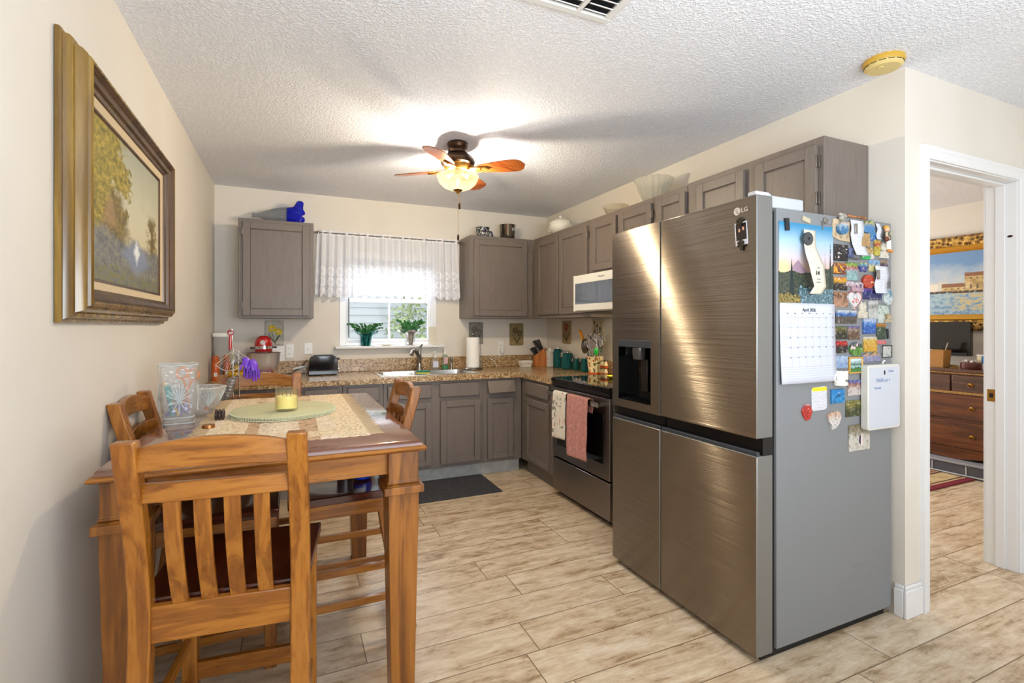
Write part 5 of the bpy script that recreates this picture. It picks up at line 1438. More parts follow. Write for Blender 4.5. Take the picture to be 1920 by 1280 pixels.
UT = [('ladle', 'steel ladle', 0.025, 0.05, 0.30, 'ladle'), ('slotted_spoon', 'steel slotted spoon', -0.012, -0.055, 0.29, 'skim'), ('spatula', 'wooden-handled grey spatula', 0.0, 0.105, 0.265, 'spat'),
      ('whisk', 'wire whisk', 0.02, 0.02, 0.285, 'whisk'), ('serving_fork', 'steel serving fork', 0.0, -0.085, 0.27, 'fork'), ('potato_masher', 'steel masher', -0.02, 0.055, 0.25, 'mash'), ('wooden_spoon', 'pale wooden spoon', 0.02, -0.015, 0.30, 'spoon'),
      ('serving_spoon', 'large steel serving spoon', -0.02, 0.03, 0.265, 'bigsp'), ('turner', 'steel turner', 0.012, -0.032, 0.255, 'turn'), ('bottle_brush', 'green-tipped bottle brush', -0.035, -0.062, 0.20, 'brush'),
      ('tablespoon', 'shorter steel tablespoon', -0.03, 0.060, 0.235, 'bigsp'), ('strainer_spoon', 'round slotted steel strainer spoon', -0.03, -0.02, 0.245, 'skim'), ('pasta_fork', 'steel pasta fork', -0.025, 0.012, 0.225, 'fork'), ('serving_paddle', 'broad steel serving paddle', -0.03, -0.042, 0.225, 'turn')]
for i, (nm, lab, dx, dy, h, kind) in enumerate(UT):
    base = Vector((cxk + dx * 0.4, cyk + dy * 0.25, K0 + 0.034)); top_ = Vector((cxk + dx * 1.3 - 0.01, cyk + dy * 1.55, K0 + h))
    d = (top_ - base).normalized(); side = Vector((0, 1, 0)) - d * d.y; side.normalize()
    t = thing(nm, lab + ' standing in the floral utensil crock', 'utensil', tuple(base), group='utensils in the crock')
    MB().tube([base, top_], [0.006, 0.0055], 6).build('shaft', M('spatula_grey', (150, 140, 130), 0.4) if kind == 'spat' else (M('pale_spoon_wood', (206, 176, 130), 0.6) if kind == 'spoon' else CHROME), t)
    m = MB(); mt = CHROME
    if kind == 'ladle': m.lathe([(0.0, -0.03), (0.022, -0.024), (0.034, -0.006), (0.036, 0.006), (0.033, 0.004), (0.02, -0.02), (0.0, -0.026)], (top_.x, top_.y, top_.z), 18)
    elif kind == 'skim':
        for k in range(9):
            m.tube([top_ + side * (-0.034 + 0.0085 * k) + Vector((0, 0, -0.026 * math.sqrt(max(0.02, 1 - ((k - 4) / 4.4) ** 2)))), top_ + side * (-0.034 + 0.0085 * k) + Vector((-0.006, 0, 0.026 * math.sqrt(max(0.02, 1 - ((k - 4) / 4.4) ** 2))))], 0.0032, 6)
        m.tube([top_ + side * (0.036 * math.cos(a)) + Vector((-0.003, 0, 0.028 * math.sin(a))) for a in [2 * PI * j / 20 for j in range(21)]], 0.003, 6)
    elif kind == 'spat': m.tube([top_ - d * 0.01, top_ + d * 0.02, top_ + d * 0.055, top_ + d * 0.07], [0.006, 0.016, 0.017, 0.010], 10, 0.5); mt = M('honey_paddle', (206, 140, 44), 0.4)
    elif kind == 'whisk':
        for k in range(6):
            a = PI * k / 6
            q = side * math.cos(a) + d.cross(side) * math.sin(a)
            m.tube([top_ - d * 0.05, top_ + q * 0.022 - d * 0.01, top_ + q * 0.024 + d * 0.02, top_ + d * 0.045, top_ - q * 0.024 + d * 0.02, top_ - q * 0.022 - d * 0.01, top_ - d * 0.05], 0.0014, 5)
    elif kind == 'fork':
        for k in (-1, 0, 1): m.tube([top_ - d * 0.01, top_ + side * 0.011 * k + d * 0.012, top_ + side * 0.012 * k + d * 0.055], [0.004, 0.0035, 0.002], 6)
    elif kind == 'mash':
        m.tube([top_ + side * 0.04 * (j / 6 - .5) * 2 + d * (0.01 * (-1) ** j) for j in range(7)], 0.0035, 6)
    elif kind == 'spoon': m.ball(tuple(top_), 0.010, 0.022, 0.028); mt = M('pale_spoon_wood_bowl', (212, 186, 140), 0.6)
    elif kind == 'bigsp': m.ball(tuple(top_), 0.009, 0.026, 0.036); mt = M('dark_spoon_steel', (120, 112, 104), 0.2, 1.0)
    elif kind == 'turn': m.at(tuple(top_)).box(-0.002, 0.002, -0.026, 0.026, -0.02, 0.045)
    else: m.tube([top_ - d * 0.03, top_ + d * 0.012, top_ + d * 0.03], [0.02, 0.022, 0.010], 12); mt = M('bright_green_bristle', (40, 190, 70), 0.6)
    kf = 0.9 if kind == 'brush' else 1.8
    m.v = [top_ + (p - top_) * kf for p in m.v]
    m.build('head', mt, t, smooth=60)
# wire rack of spice jars beside the crock
rxk, ryk = 2.375, 3.452
rk = thing('spice_rack', 'dark wire rack of fruit-patterned spice jars beside the floral crock', 'spice rack', (rxk, ryk, K0))
SPZ = K0 + 0.0
m = MB()
for yv in (-0.045, 0.0, 0.045):
    m.tube([(rxk - 0.035, ryk + yv, SPZ + 0.002), (rxk - 0.035, ryk + yv, SPZ + 0.125), (rxk + 0.03, ryk + yv, SPZ + 0.125), (rxk + 0.03, ryk + yv, SPZ + 0.002)], 0.002, 6)
for zv in (0.003, 0.06, 0.12): m.tube([(rxk - 0.036, ryk - 0.046, SPZ + zv), (rxk - 0.036, ryk + 0.046, SPZ + zv)], 0.002, 6)
m.build('wire_frame', BRONZE, rk)
for yv in (-0.023, 0.023):
    for zv in (0.004, 0.064):
        jj = tag(MB().lathe([(0.0, 0), (0.018, 0), (0.019, 0.003), (0.019, 0.042), (0.0165, 0.046), (0.0165, 0.054), (0.0, 0.055)], (rxk - 0.006, ryk + yv, SPZ + zv), 16).build('spice_jar', FLOR),
                 'fruit-patterned spice jar in the %s row of the wire rack, nearer the %s' % (('lower' if zv < 0.05 else 'upper'), ('fridge' if yv < 0 else 'crock')), 'jar', 'spice jars in the wire rack')

# ------------------------------------------------------------------ outlets, wall plaques
def plate(name, label, u0, v0, u1, v1, kind, X=None):
    Y = B_ - 0.003
    xa, za = pY(u0, v0, Y); xb, zb = pY(u1, v1, Y)
    t = thing(name, label, name.split('_')[-1] if kind != 'blank' else 'wall plate', ((xa + xb) / 2, B_, min(za, zb)))
    MB().box(xa, xb, B_ - 0.006, B_ - 0.0005, zb, za).build('cover_plate', WHITEP, t, bevel=0.003)
    xc, zc = (xa + xb) / 2, (za + zb) / 2; hh = abs(za - zb)
    if kind == 'outlet':
        for s in (-1, 1):
            o = MB().lathe([(0.016, 0), (0.016, 0.0025), (0.0, 0.003)], (0, 0, 0), 18)
            o.v = [Vector((xc + p.x, B_ - 0.006 - p.z, zc + s * hh * 0.2 + p.y)) for p in o.v]
            so = o.build('socket', WHITEP, t)
            MB().box(xc - 0.008, xc - 0.005, B_ - 0.0095, B_ - 0.008, zc + s * hh * 0.2 - 0.004, zc + s * hh * 0.2 + 0.006).box(xc + 0.005, xc + 0.008, B_ - 0.0095, B_ - 0.008, zc + s * hh * 0.2 - 0.004, zc + s * hh * 0.2 + 0.006).build('slots', BLACKM, so)
    elif kind == 'switch':
        MB().box(xc - 0.005, xc + 0.005, B_ - 0.014, B_ - 0.005, zc - 0.010, zc + 0.012).build('toggle', WHITEP, t, bevel=0.002)
    return t, xc, zc
plate('wall_outlet', 'cream double outlet on the wall between mixer and toaster', 536, 645, 551, 671, 'outlet')
plate('wall_switch', 'cream switch plate on the wall above the toaster', 570, 643, 586, 664, 'switch')
plate('blank_plate', 'wide blank cream wall plate behind the stand mixer', 506, 649, 533, 677, 'blank')
t_, xo, zo = plate('wall_outlet', 'cream outlet with a charger plugged in, beside the paper towels', 933.6, 639, 944.5, 666, 'outlet')
cg = thing('phone_charger', 'white phone charger plugged into the outlet, cable coiled on the worktop', 'charger', (xo, B_ - 0.01, zo - 0.04))
MB().box(xo - 0.016, xo + 0.016, B_ - 0.045, B_ - 0.0105, zo - 0.045, zo + 0.005).build('plug', WHITEP, cg, bevel=0.004)
m = MB().tube([(xo, B_ - 0.03, zo - 0.045), (xo - 0.01, B_ - 0.05, CT + 0.13), (xo - 0.05, B_ - 0.075, CT + 0.10), (xo - 0.12, B_ - 0.09, CT + 0.085), (xo - 0.16, B_ - 0.085, CT + 0.095), (xo - 0.10, B_ - 0.08, CT + 0.06), (xo - 0.08, B_ - 0.09, CT + 0.004)], 0.0028, 8)
m.build('cable', WHITEP, cg, smooth=60)
def flower_plaque(name, label, face, u0, v0, u1, v1, bgc, fl, stem, seed, colr2=None):
    if face == 'y':
        xa, za = pY(u0, v0, B_ - 0.012); xb, zb = pY(u1, v1, B_ - 0.012)
        w_, h_ = xb - xa, za - zb; T = Matrix.Translation(((xa + xb) / 2, B_ - 0.001, (za + zb) / 2))
    else:
        ya, za = pX(u0, v0, R_ - 0.012); yb2, zb = pX(u1, v1, R_ - 0.012)
        w_, h_ = ya - yb2, za - zb; T = Matrix.Translation((R_ - 0.001, (ya + yb2) / 2, (za + zb) / 2)) @ Matrix.Rotation(-PI / 2, 4, 'Z')
    t = thing(name, label, 'plaque', tuple(T.translation), group='botanical stone plaques')
    b = MB(); b.T = T; b.prism(rrect(-w_ / 2, w_ / 2, -h_ / 2, h_ / 2, min(w_, h_) * .08), -0.012, 0.0)
    b.build('slab', M(name + '_stone_%d' % seed, bgc, 0.6, noise=40, amt=0.14), t, bevel=0.003)
    rr = random.Random(seed); mp = MB(); mp.T = T; mst = MB(); mst.T = T
    heads = [(-0.12 * w_, 0.18 * h_, 0.24 * w_), (0.22 * w_, 0.05 * h_, 0.22 * w_)] if seed != 4 else [(0, 0.22 * h_, 0.3 * w_)]
    if seed == 5: heads = [((-0.25 + 0.25 * (k % 3)) * w_, (0.34 - 0.13 * k) * h_, 0.10 * w_) for k in range(5)]
    for hx, hz, r in heads:
        for k in range(7):
            a = 2 * PI * k / 7
            mp.ball((hx + r * .55 * math.cos(a), -0.0125, hz + r * .55 * math.sin(a)), r * 0.36, 0.003, r * 0.36, 8, 6)
        mst.tube([(hx, -0.0125, hz - r), (hx * .5, -0.0125, -0.2 * h_), (0.02 * w_, -0.0125, -0.42 * h_)], 0.0028, 5)
    for s in (-1, 1): mst.tube([(0.02 * w_, -0.0125, -0.40 * h_), (s * 0.22 * w_, -0.0125, -0.16 * h_), (s * 0.32 * w_, -0.0125, 0.0)], [0.004, 0.005, 0.001], 5)
    mp.build('petals', M(name + '_petal_%d' % seed, fl, 0.6, noise=60, amt=0.25), t); mst.build('stems', M(name + '_stem_%d' % seed, stem, 0.6), t)
    return t
flower_plaque('daffodil_plaque', 'stone plaque with yellow daffodils in a vase, above the mixer', 'y', 496.5, 601, 532.5, 647, (176, 172, 158), (226, 180, 40), (84, 100, 66), 1)
flower_plaque('tulip_plaque', 'grey stone plaque with tulips behind the paper towel roll', 'y', 879.5, 604, 906, 644.5, (128, 124, 112), (104, 98, 92), (76, 82, 58), 2)
flower_plaque('flower_plaque', 'olive brown stone plaque with dark flowers above the white dish', 'y', 956, 606, 981.5, 646.7, (138, 120, 78), (96, 82, 50), (70, 66, 40), 3)
flower_plaque('rose_plaque', 'narrow tan plaque with a red rose above the teal canisters', 'x', 1054, 602, 1069.5, 644, (150, 128, 86), (140, 60, 48), (74, 66, 44), 4)
flower_plaque('wildflower_plaque', 'pale plaque with small dark wildflowers behind the utensil crock', 'x', 1110, 598, 1130.5, 641, (196, 184, 150), (82, 64, 60), (88, 104, 96), 5)
# ------------------------------------------------------------------ curtain and sill
ctn = thing('window_valance', 'sheer white lace valance gathered on a rod over the kitchen window', 'curtain', (0.83, B_ - 0.07, 2.10))
YC = B_ - 0.085
CX0, CX1 = 0.205, 1.462
def ctop(x): return 2.098
def cbot(x):
    u = (x - CX0) / (CX1 - CX0)
    return 1.548
g = G('sheer_lace'); nt = g.nt
x, y, z = g.xyz('UV'), None, None
ux, vz_, _ = x
# lace circles in the lower half
a_ = (ux * 17.0).fract() - 0.5; b_2 = (vz_ * 6.4).fract() - 0.5
rad = (a_ * a_ + b_2 * b_2).sqrt()
ring = (rad - 0.36).abs().lt(0.10); net = ((ux * 260.0).sin() * (vz_ * 110.0).sin()).gt(0.0)
lac = vz_.lt(0.47) * (ring.max(net * rad.lt(0.30) * 0.6))
hem = vz_.gt(0.93).max(vz_.lt(0.02))
lwt = nt.nodes.new('ShaderNodeLayerWeight'); lwt.inputs[0].default_value = 0.5
op = (lac * 0.22 + hem * 0.2 + 0.66 + S(g, lwt.outputs['Facing']) * 0.30).min(0.97)
df = nt.nodes.new('ShaderNodeBsdfDiffuse'); df.inputs[0].default_value = lin((248, 249, 255))
tl = nt.nodes.new('ShaderNodeBsdfTranslucent'); tl.inputs[0].default_value = lin((240, 240, 246))
tp = nt.nodes.new('ShaderNodeBsdfTransparent')
m1 = nt.nodes.new('ShaderNodeMixShader'); m1.inputs[0].default_value = 0.15
m2 = nt.nodes.new('ShaderNodeMixShader')
nt.links.new(df.outputs[0], m1.inputs[1]); nt.links.new(tl.outputs[0], m1.inputs[2])
nt.links.new(op.s, m2.inputs[0]); nt.links.new(tp.outputs[0], m2.inputs[1]); nt.links.new(m1.outputs[0], m2.inputs[2])
nt.links.new(m2.outputs[0], g.out.inputs[0])
SHEER = g.m
NU, NV = 340, 26
NS = 17
def pleat(u, v):
    ph = u * 2 * PI * 20
    return (0.012 + 0.016 * (1 - v)) * math.sin(ph + 0.6 * math.sin(u * 23)) + 0.006 * math.sin(ph * 0.37 + 2)
def cfn(u, v):
    spread = 0.02 * (1 - v)
    x = CX0 - spread + (CX1 - CX0 + 2 * spread) * u + 0.004 * math.sin(u * 90) * (1 - v)
    zb = 1.540 + 0.034 * (1 - abs(math.sin(u * PI * NS)) ** 0.6)
    z = zb + (2.118 - zb) * v
    pinch = 0.35 if 0.94 < v < 0.985 else 1
    return (x, YC + pleat(u, v) * pinch, z)
m = MB().sheet(cfn, NU, NV)
co = m.build('lace_fabric', SHEER, ctn, smooth=80)
uvl = co.data.uv_layers.new(name='uv')
rootl = ctn.location
for lp in co.data.loops:
    p = co.data.vertices[lp.vertex_index].co
    uvl.data[lp.index].uv = ((p.x + rootl.x - CX0) / (CX1 - CX0), (p.z + rootl.z - 1.54) / (2.118 - 1.54))
rod = thing('curtain_rod', 'thin steel curtain rod carrying the lace valance', 'curtain rod', (0.83, B_ - 0.07, 2.10))
MB().cyl((0.172, YC, 2.098), (1.5, YC, 2.098), 0.006, n=10).build('rod', NICKEL, rod)
m = MB()
for x in (0.178, 1.49): m.box(x - 0.006, x + 0.006, YC - 0.004, B_ - 0.001, 2.09, 2.106)
m.build('bracket', NICKEL, rod, bevel=0.002)
MB().lathe([(0.010, -0.012), (0.012, 0.0), (0.010, 0.012)], (0.215, YC, 2.098), 12).build('end_finial', NICKEL, rod)
# Christmas cacti in foil wraps
GREEN = M('cactus_green', (48, 104, 52), 0.35, noise=30, amt=0.35, bump=0.2, bscale=60)
def cactus(name, label, u, vb, foil, seed, wr, spread, tall, kind):
    Y = B_ - 0.040
    x, zz = pY(u, vb, Y)
    z0 = 1.1125
    t = thing(name, label, 'potted plant', (x, Y, z0), group='potted cacti on the window sill')
    rr = random.Random(seed)
    pot = MB()
    prof = [(0.0, 0.0), (0.036, 0.0), (0.040, 0.004), (0.046, 0.05), (0.052, 0.085), (0.064, 0.105), (0.082, 0.118), (0.10, 0.126)]
    k1 = rr.uniform(0, 6)
    def rf(a, z):
        w_ = max(0, (z - 0.06) / 0.066)
        return wr * (1 + 0.018 * math.sin(17 * a) + w_ * (0.22 * math.sin(3 * a + k1) + 0.14 * math.sin(5 * a)))
    pot.lathe(prof, (x, Y, z0), 60, rfun=rf, cap=False)
    # keep the ruffle clear of the glass
    pot.v = [Vector((p.x, min(p.y, B_ + 0.004), p.z + (0.018 * math.sin(3 * math.atan2(p.y - Y, p.x - x) + k1 + 1) if p.z > z0 + 0.11 else 0))) for p in pot.v]
    pot.build('foil_wrap', foil, t, smooth=60)
    MB().lathe([(0.0, 0.08), (0.046, 0.08), (0.0, 0.088)], (x, Y, z0), 20).build('soil', M('dark_soil', (50, 38, 28), 0.95), t)
    fo = MB()
    for i in range(46 if kind == 0 else 36):
        a = rr.uniform(0, 2 * PI); r = rr.uniform(0.0, 0.03)
        out = rr.uniform(0.25, 1.0) * spread; h = rr.uniform(0.5, 1.0) * tall
        p = Vector((x + r * math.cos(a), Y + r * math.sin(a), z0 + 0.085))
        dx, dy = math.cos(a), math.sin(a) * 0.55
        segs = 5 if kind == 0 else 4
        for s in range(segs):
            q = (s + 1) / segs
            nx_ = Vector((x + (r + out * q ** 0.9) * dx, min(Y + (r + out * q) * dy, B_ - 0.006), z0 + 0.085 + h * math.sin(min(1.0, q * 0.95) * PI * 0.62)))
            d = nx_ - p; L = d.length
            if L < 1e-4: continue
            d.normalize(); sd_ = d.cross(Vector((0.2, 1, 0.25))).normalized()
            w_ = (0.008 if kind == 0 else 0.014) * rr.uniform(0.85, 1.15); nr = d.cross(sd_) * 0.0018
            pts = [p, p + d * L * .3 + sd_ * w_, p + d * L * .7 + sd_ * w_ * 1.1, nx_ + d * 0.003, p + d * L * .7 - sd_ * w_ * 1.1, p + d * L * .3 - sd_ * w_]
            fo.add([tuple(b + nr) for b in pts] + [tuple(b - nr) for b in pts], [(0, 1, 2, 3, 4, 5), (11, 10, 9, 8, 7, 6)] + [(k, k + 6, (k + 1) % 6 + 6, (k + 1) % 6) for k in range(6)])
            p = nx_
    fo.build('stems', GREEN, t, smooth=0)
    return t
cactus('potted_cactus', 'trailing green cactus in a teal foil-wrapped pot on the window sill', 686, 648, M('teal_foil', (16, 84, 84), 0.22, 0.75, noise=40, amt=0.3), 11, 1.0, 0.165, 0.118, 0)
cactus('potted_cactus', 'bushy green cactus in a silver foil-wrapped pot on the window sill', 769, 646, M('silver_foil', (196, 194, 192), 0.2, 0.85, noise=50, amt=0.2, bump=0.5, bscale=60), 23, 0.86, 0.125, 0.15, 1)
xc0 = pY(805, 630, B_ - 0.03)[0]; xc1 = pY(819, 630, B_ - 0.03)[0]; zc0 = pY(812, 612, B_ - 0.03)[1]
tag(MB().at((0, B_ - 0.030, 1.1125), (R(-6), 0, 0)).box(xc0, xc1, -0.003, 0.003, 0.0, zc0 - 1.1125).build('white_card', PAPERC, bevel=0.001), 'plain white card leaning at the end of the window sill', 'card')
xd = pY(724, 650, B_ - 0.05)[0]
tag(MB().lathe([(0.0, 0), (0.045, 0.0), (0.052, 0.006), (0.050, 0.010), (0.042, 0.005), (0.0, 0.003)], (xd, B_ - 0.038, 1.1125), 28).build('soap_dish', WHITEC), 'small white dish on the window sill between the two plants', 'dish')

# ------------------------------------------------------------------ on top of the wall cabinets
# blue glass vase lying on its side
ZC = 2.1275
vv = thing('glass_vase', 'cobalt blue and clear fluted glass vase lying on the wall cabinet', 'vase', (-0.1, 4.47, ZC))
xa_, xb2_ = -0.285, 0.088
def vas(a, z):
    s = (z - 0.0) / 0.36
    return 1 + 0.05 * math.cos(14 * a) * (s < 0.92) + (0.20 * math.cos(5 * a + 1) + 0.22 * math.cos(3 * a)) * max(0, (s - 0.82) / 0.18)
def lay(m):
    out = []
    for p in m.v:
        a = math.atan2(p.y, p.x); fl_ = max(0.0, (p.z - 0.29) / 0.076)
        s = p.z + (0.020 * math.cos(4 * a + 0.8) + 0.010 * math.cos(7 * a)) * fl_
        p = Vector((p.x, p.y + 0.045 * fl_ * fl_ * max(0, math.cos(a - 1.75)) ** 10, p.z))
        out.append(Vector((xa_ + s, 4.47 + p.x * 0.8, ZC + 0.050 + 0.020 * min(1, s / 0.30) + p.y)))
    m.v = out
    lowest = min(p.z for p in m.v)
    return m
pr1 = [(0.016, 0.0), (0.013, 0.02), (0.018, 0.05), (0.036, 0.10), (0.054, 0.16), (0.062, 0.21), (0.064, 0.25)]
pr2 = [(0.064, 0.25), (0.066, 0.28), (0.071, 0.305), (0.080, 0.328), (0.088, 0.346), (0.084, 0.360), (0.078, 0.366)]
gb_ = thin_glass('cobalt_glass', (40, 70, 240), 0.0, 0.55)
nt = gb_.node_tree
for nd in nt.nodes:
    if nd.type == 'BSDF_DIFFUSE': nd.inputs[0].default_value = lin((10, 30, 210))
    if nd.type == 'MIX_SHADER' and not nd.inputs[0].is_linked: nd.inputs[0].default_value = 0.4
for nm, pr0, mt in (('clear_neck', pr1, thin_glass('grey_clear_glass', (232, 234, 236), 0.12, 0.6)), ('blue_mouth', pr2, gb_)):
    m = MB().lathe(pr0, (0, 0, 0), 56, rfun=vas, cap=False); lay(m)
    m.v = [Vector((p.x, min(p.y, B_ - 0.01), max(p.z, ZC + 0.001))) for p in m.v]
    m.build(nm, mt, vv, smooth=70, solid=0.002)
# patterned jug
g = G('dark_patterned_glaze'); x, y, z = g.xyz()
import_a = g.voro(g.vec(x * 1.0, y * 1.0, z * 1.4), 60)
sel = (z * 60.0).sin().gt(0.3)
g.set('Base Color', g.mix(import_a.lt(0.30) * sel + import_a.gt(0.62) * 0.5, (30, 34, 52), (226, 220, 204))).set('Roughness', 0.2)
jx_, jy_ = pY(905, 446, 4.47)[0], 4.47
jg = thing('patterned_jug', 'small dark blue and white patterned jug on the corner wall cabinet', 'jug', (jx_, jy_, 2.1325))
MB().lathe([(0.0, 0), (0.05, 0), (0.062, 0.02), (0.066, 0.05), (0.062, 0.075), (0.068, 0.10), (0.064, 0.10), (0.056, 0.07), (0.058, 0.04), (0.0, 0.012)], (jx_, jy_, 2.1325), 32).build('body', g.m, jg, smooth=50)
MB().tube([(jx_ + 0.062, jy_, 2.1325 + 0.068), (jx_ + 0.090, jy_, 2.1325 + 0.066), (jx_ + 0.10, jy_, 2.1325 + 0.035), (jx_ + 0.088, jy_, 2.1325 + 0.004)], 0.008, 8).build('handle', M('dark_blue_glaze', (28, 32, 52), 0.2), jg, smooth=60)
ix, iy = pY(951.5, 446, 4.49)[0], 4.49
ib = thing('ice_bucket', 'polished steel ice bucket with ring handle on the corner wall cabinet', 'ice bucket', (ix, iy, 2.1325))
MB().lathe([(0.0, 0), (0.070, 0), (0.073, 0.004), (0.080, 0.142), (0.085, 0.148), (0.078, 0.148), (0.070, 0.01), (0.0, 0.008)], (ix, iy, 2.1325), 40).build('bucket', M('polished_steel', (190, 184, 172), 0.1, 1.0), ib, smooth=50)
n = 18
MB().tube([(ix + 0.033 + 0.016 * math.cos(2 * PI * i / n), iy - 0.078, 2.1325 + 0.098 + 0.016 * math.sin(2 * PI * i / n)) for i in range(n + 1)], 0.004, 8).build('ring_handle', CHROME, ib, smooth=60)
MB().ball((ix + 0.033, iy - 0.077, 2.1325 + 0.098), 0.008).build('ring_mount', CHROME, ib)
# tureen
ux_, uy_ = 2.325, 4.10
tu = thing('soup_tureen', 'white lidded soup tureen on the corner end of the wall cabinets', 'tureen', (ux_, uy_, 2.1325))
ZT = 2.1325
MB().lathe([(0.0, 0), (0.055, 0), (0.058, 0.008), (0.05, 0.018), (0.075, 0.03), (0.105, 0.065), (0.11, 0.095), (0.106, 0.115), (0.0, 0.115)], (ux_, uy_, ZT), 40).build('bowl', WHITEC, tu, smooth=60)
ld = MB().lathe([(0.110, 0.114), (0.112, 0.120), (0.10, 0.138), (0.07, 0.158), (0.03, 0.170), (0.012, 0.174), (0.012, 0.180), (0.018, 0.190), (0.012, 0.200), (0.0, 0.202)], (ux_, uy_, ZT), 40).build('lid', WHITEC, tu, smooth=60)
for s in (-1, 1):
    ca, sa = math.cos(R(60)) * s, -math.sin(R(60)) * s
    MB().tube([(ux_ + ca * 0.10, uy_ + sa * 0.10, ZT + 0.098), (ux_ + ca * 0.132, uy_ + sa * 0.132, ZT + 0.094), (ux_ + ca * 0.134, uy_ + sa * 0.134, ZT + 0.070), (ux_ + ca * 0.106, uy_ + sa * 0.106, ZT + 0.058)], 0.008, 8).build('handle', WHITEC, tu, smooth=60)
def gbowl(name, label, x, y, prof, flute, nfl, mat):
    tag(MB().lathe(prof, (x, y, ZT), 96, rfun=lambda a, z: 1 + flute * math.cos(nfl * a) * min(1, z / 0.06)).build(name, mat, smooth=60), label, 'bowl', 'glass bowls on the wall cabinets')
CABG = thin_glass('pale_bowl_glass', (246, 240, 226), 0.20, 0.35)
gbowl('glass_bowl', 'cut glass bowl beside the white tureen on the wall cabinets', 2.325, 3.745, [(0.0, 0), (0.04, 0), (0.045, 0.008), (0.075, 0.04), (0.095, 0.085), (0.091, 0.085), (0.07, 0.043), (0.04, 0.014), (0.0, 0.01)], 0.04, 16, CRYST)
gbowl('glass_bowl', 'plain flared glass bowl between the cut glass and the fluted bowl', 2.325, 3.225, [(0.0, 0), (0.045, 0), (0.05, 0.006), (0.08, 0.05), (0.102, 0.096), (0.099, 0.097), (0.076, 0.05), (0.045, 0.010), (0.0, 0.008)], 0.0, 1, CABG)
gbowl('glass_bowl', 'tall fluted glass bowl nearest the fridge on the wall cabinets', 2.325, 2.775, [(0.0, 0), (0.05, 0), (0.054, 0.006), (0.07, 0.03), (0.098, 0.09), (0.122, 0.165), (0.134, 0.182), (0.130, 0.184), (0.118, 0.166), (0.093, 0.09), (0.066, 0.034), (0.0, 0.012)], 0.055, 18, thin_glass('fluted_bowl_glass', (250, 246, 236), 0.30, 0.4))
# ------------------------------------------------------------------ what hangs on the fridge
FS_ = FY0           # plane of the fridge side
def rect(u0, v0, u1, v1, Y):
    um, vm = (u0 + u1) / 2, (v0 + v1) / 2
    xa = pY(u0, vm, Y)[0]; xb = pY(u1, vm, Y)[0]
    za = pY(um, v0, Y)[1]; zb = pY(um, v1, Y)[1]
    return xa, xb, zb, za
def picture(name, stops, seed, vert=1.0, wob=0.5, scale=40, blot=None, size=0.05, rough=0.35):
    """a small printed picture: bands of colour up the height, broken by noise, with blots"""
    g = G(name); x, y, z = g.xyz()
    p = g.vec(x + seed * 3.7, y, z)
    n = g.noise(p, scale * 1.5, 5, 0.68, 0.6); n2 = g.noise(p, scale * 2.1, 3, 0.6)
    f = z * (vert / size) + 0.02 + (n - 0.5) * (wob * 1.25)
    c = g.ramp(f, [(a, tuple(q * 0.86 for q in b)) for a, b in stops])
    if blot:
        for k, (col, th, lo, hi) in enumerate(blot):
            q = g.noise(g.vec(x + seed + 5.0 * k, y, z), scale * 1.1, 3, 0.55)
            c = g.mix(q.gt(th) * (z * (1.0 / size)).gt(lo) * (z * (1.0 / size)).lt(hi), c, col)
    c = g.mix(n2.step(0.54, 0.72) * 0.4, c, (214, 208, 200)); c = g.mix(n2.step(0.47, 0.32) * 0.6, c, (30, 28, 34))
    g.set('Base Color', c).set('Roughness', rough)
    return g.m
MG = 'souvenir magnets on the fridge side'
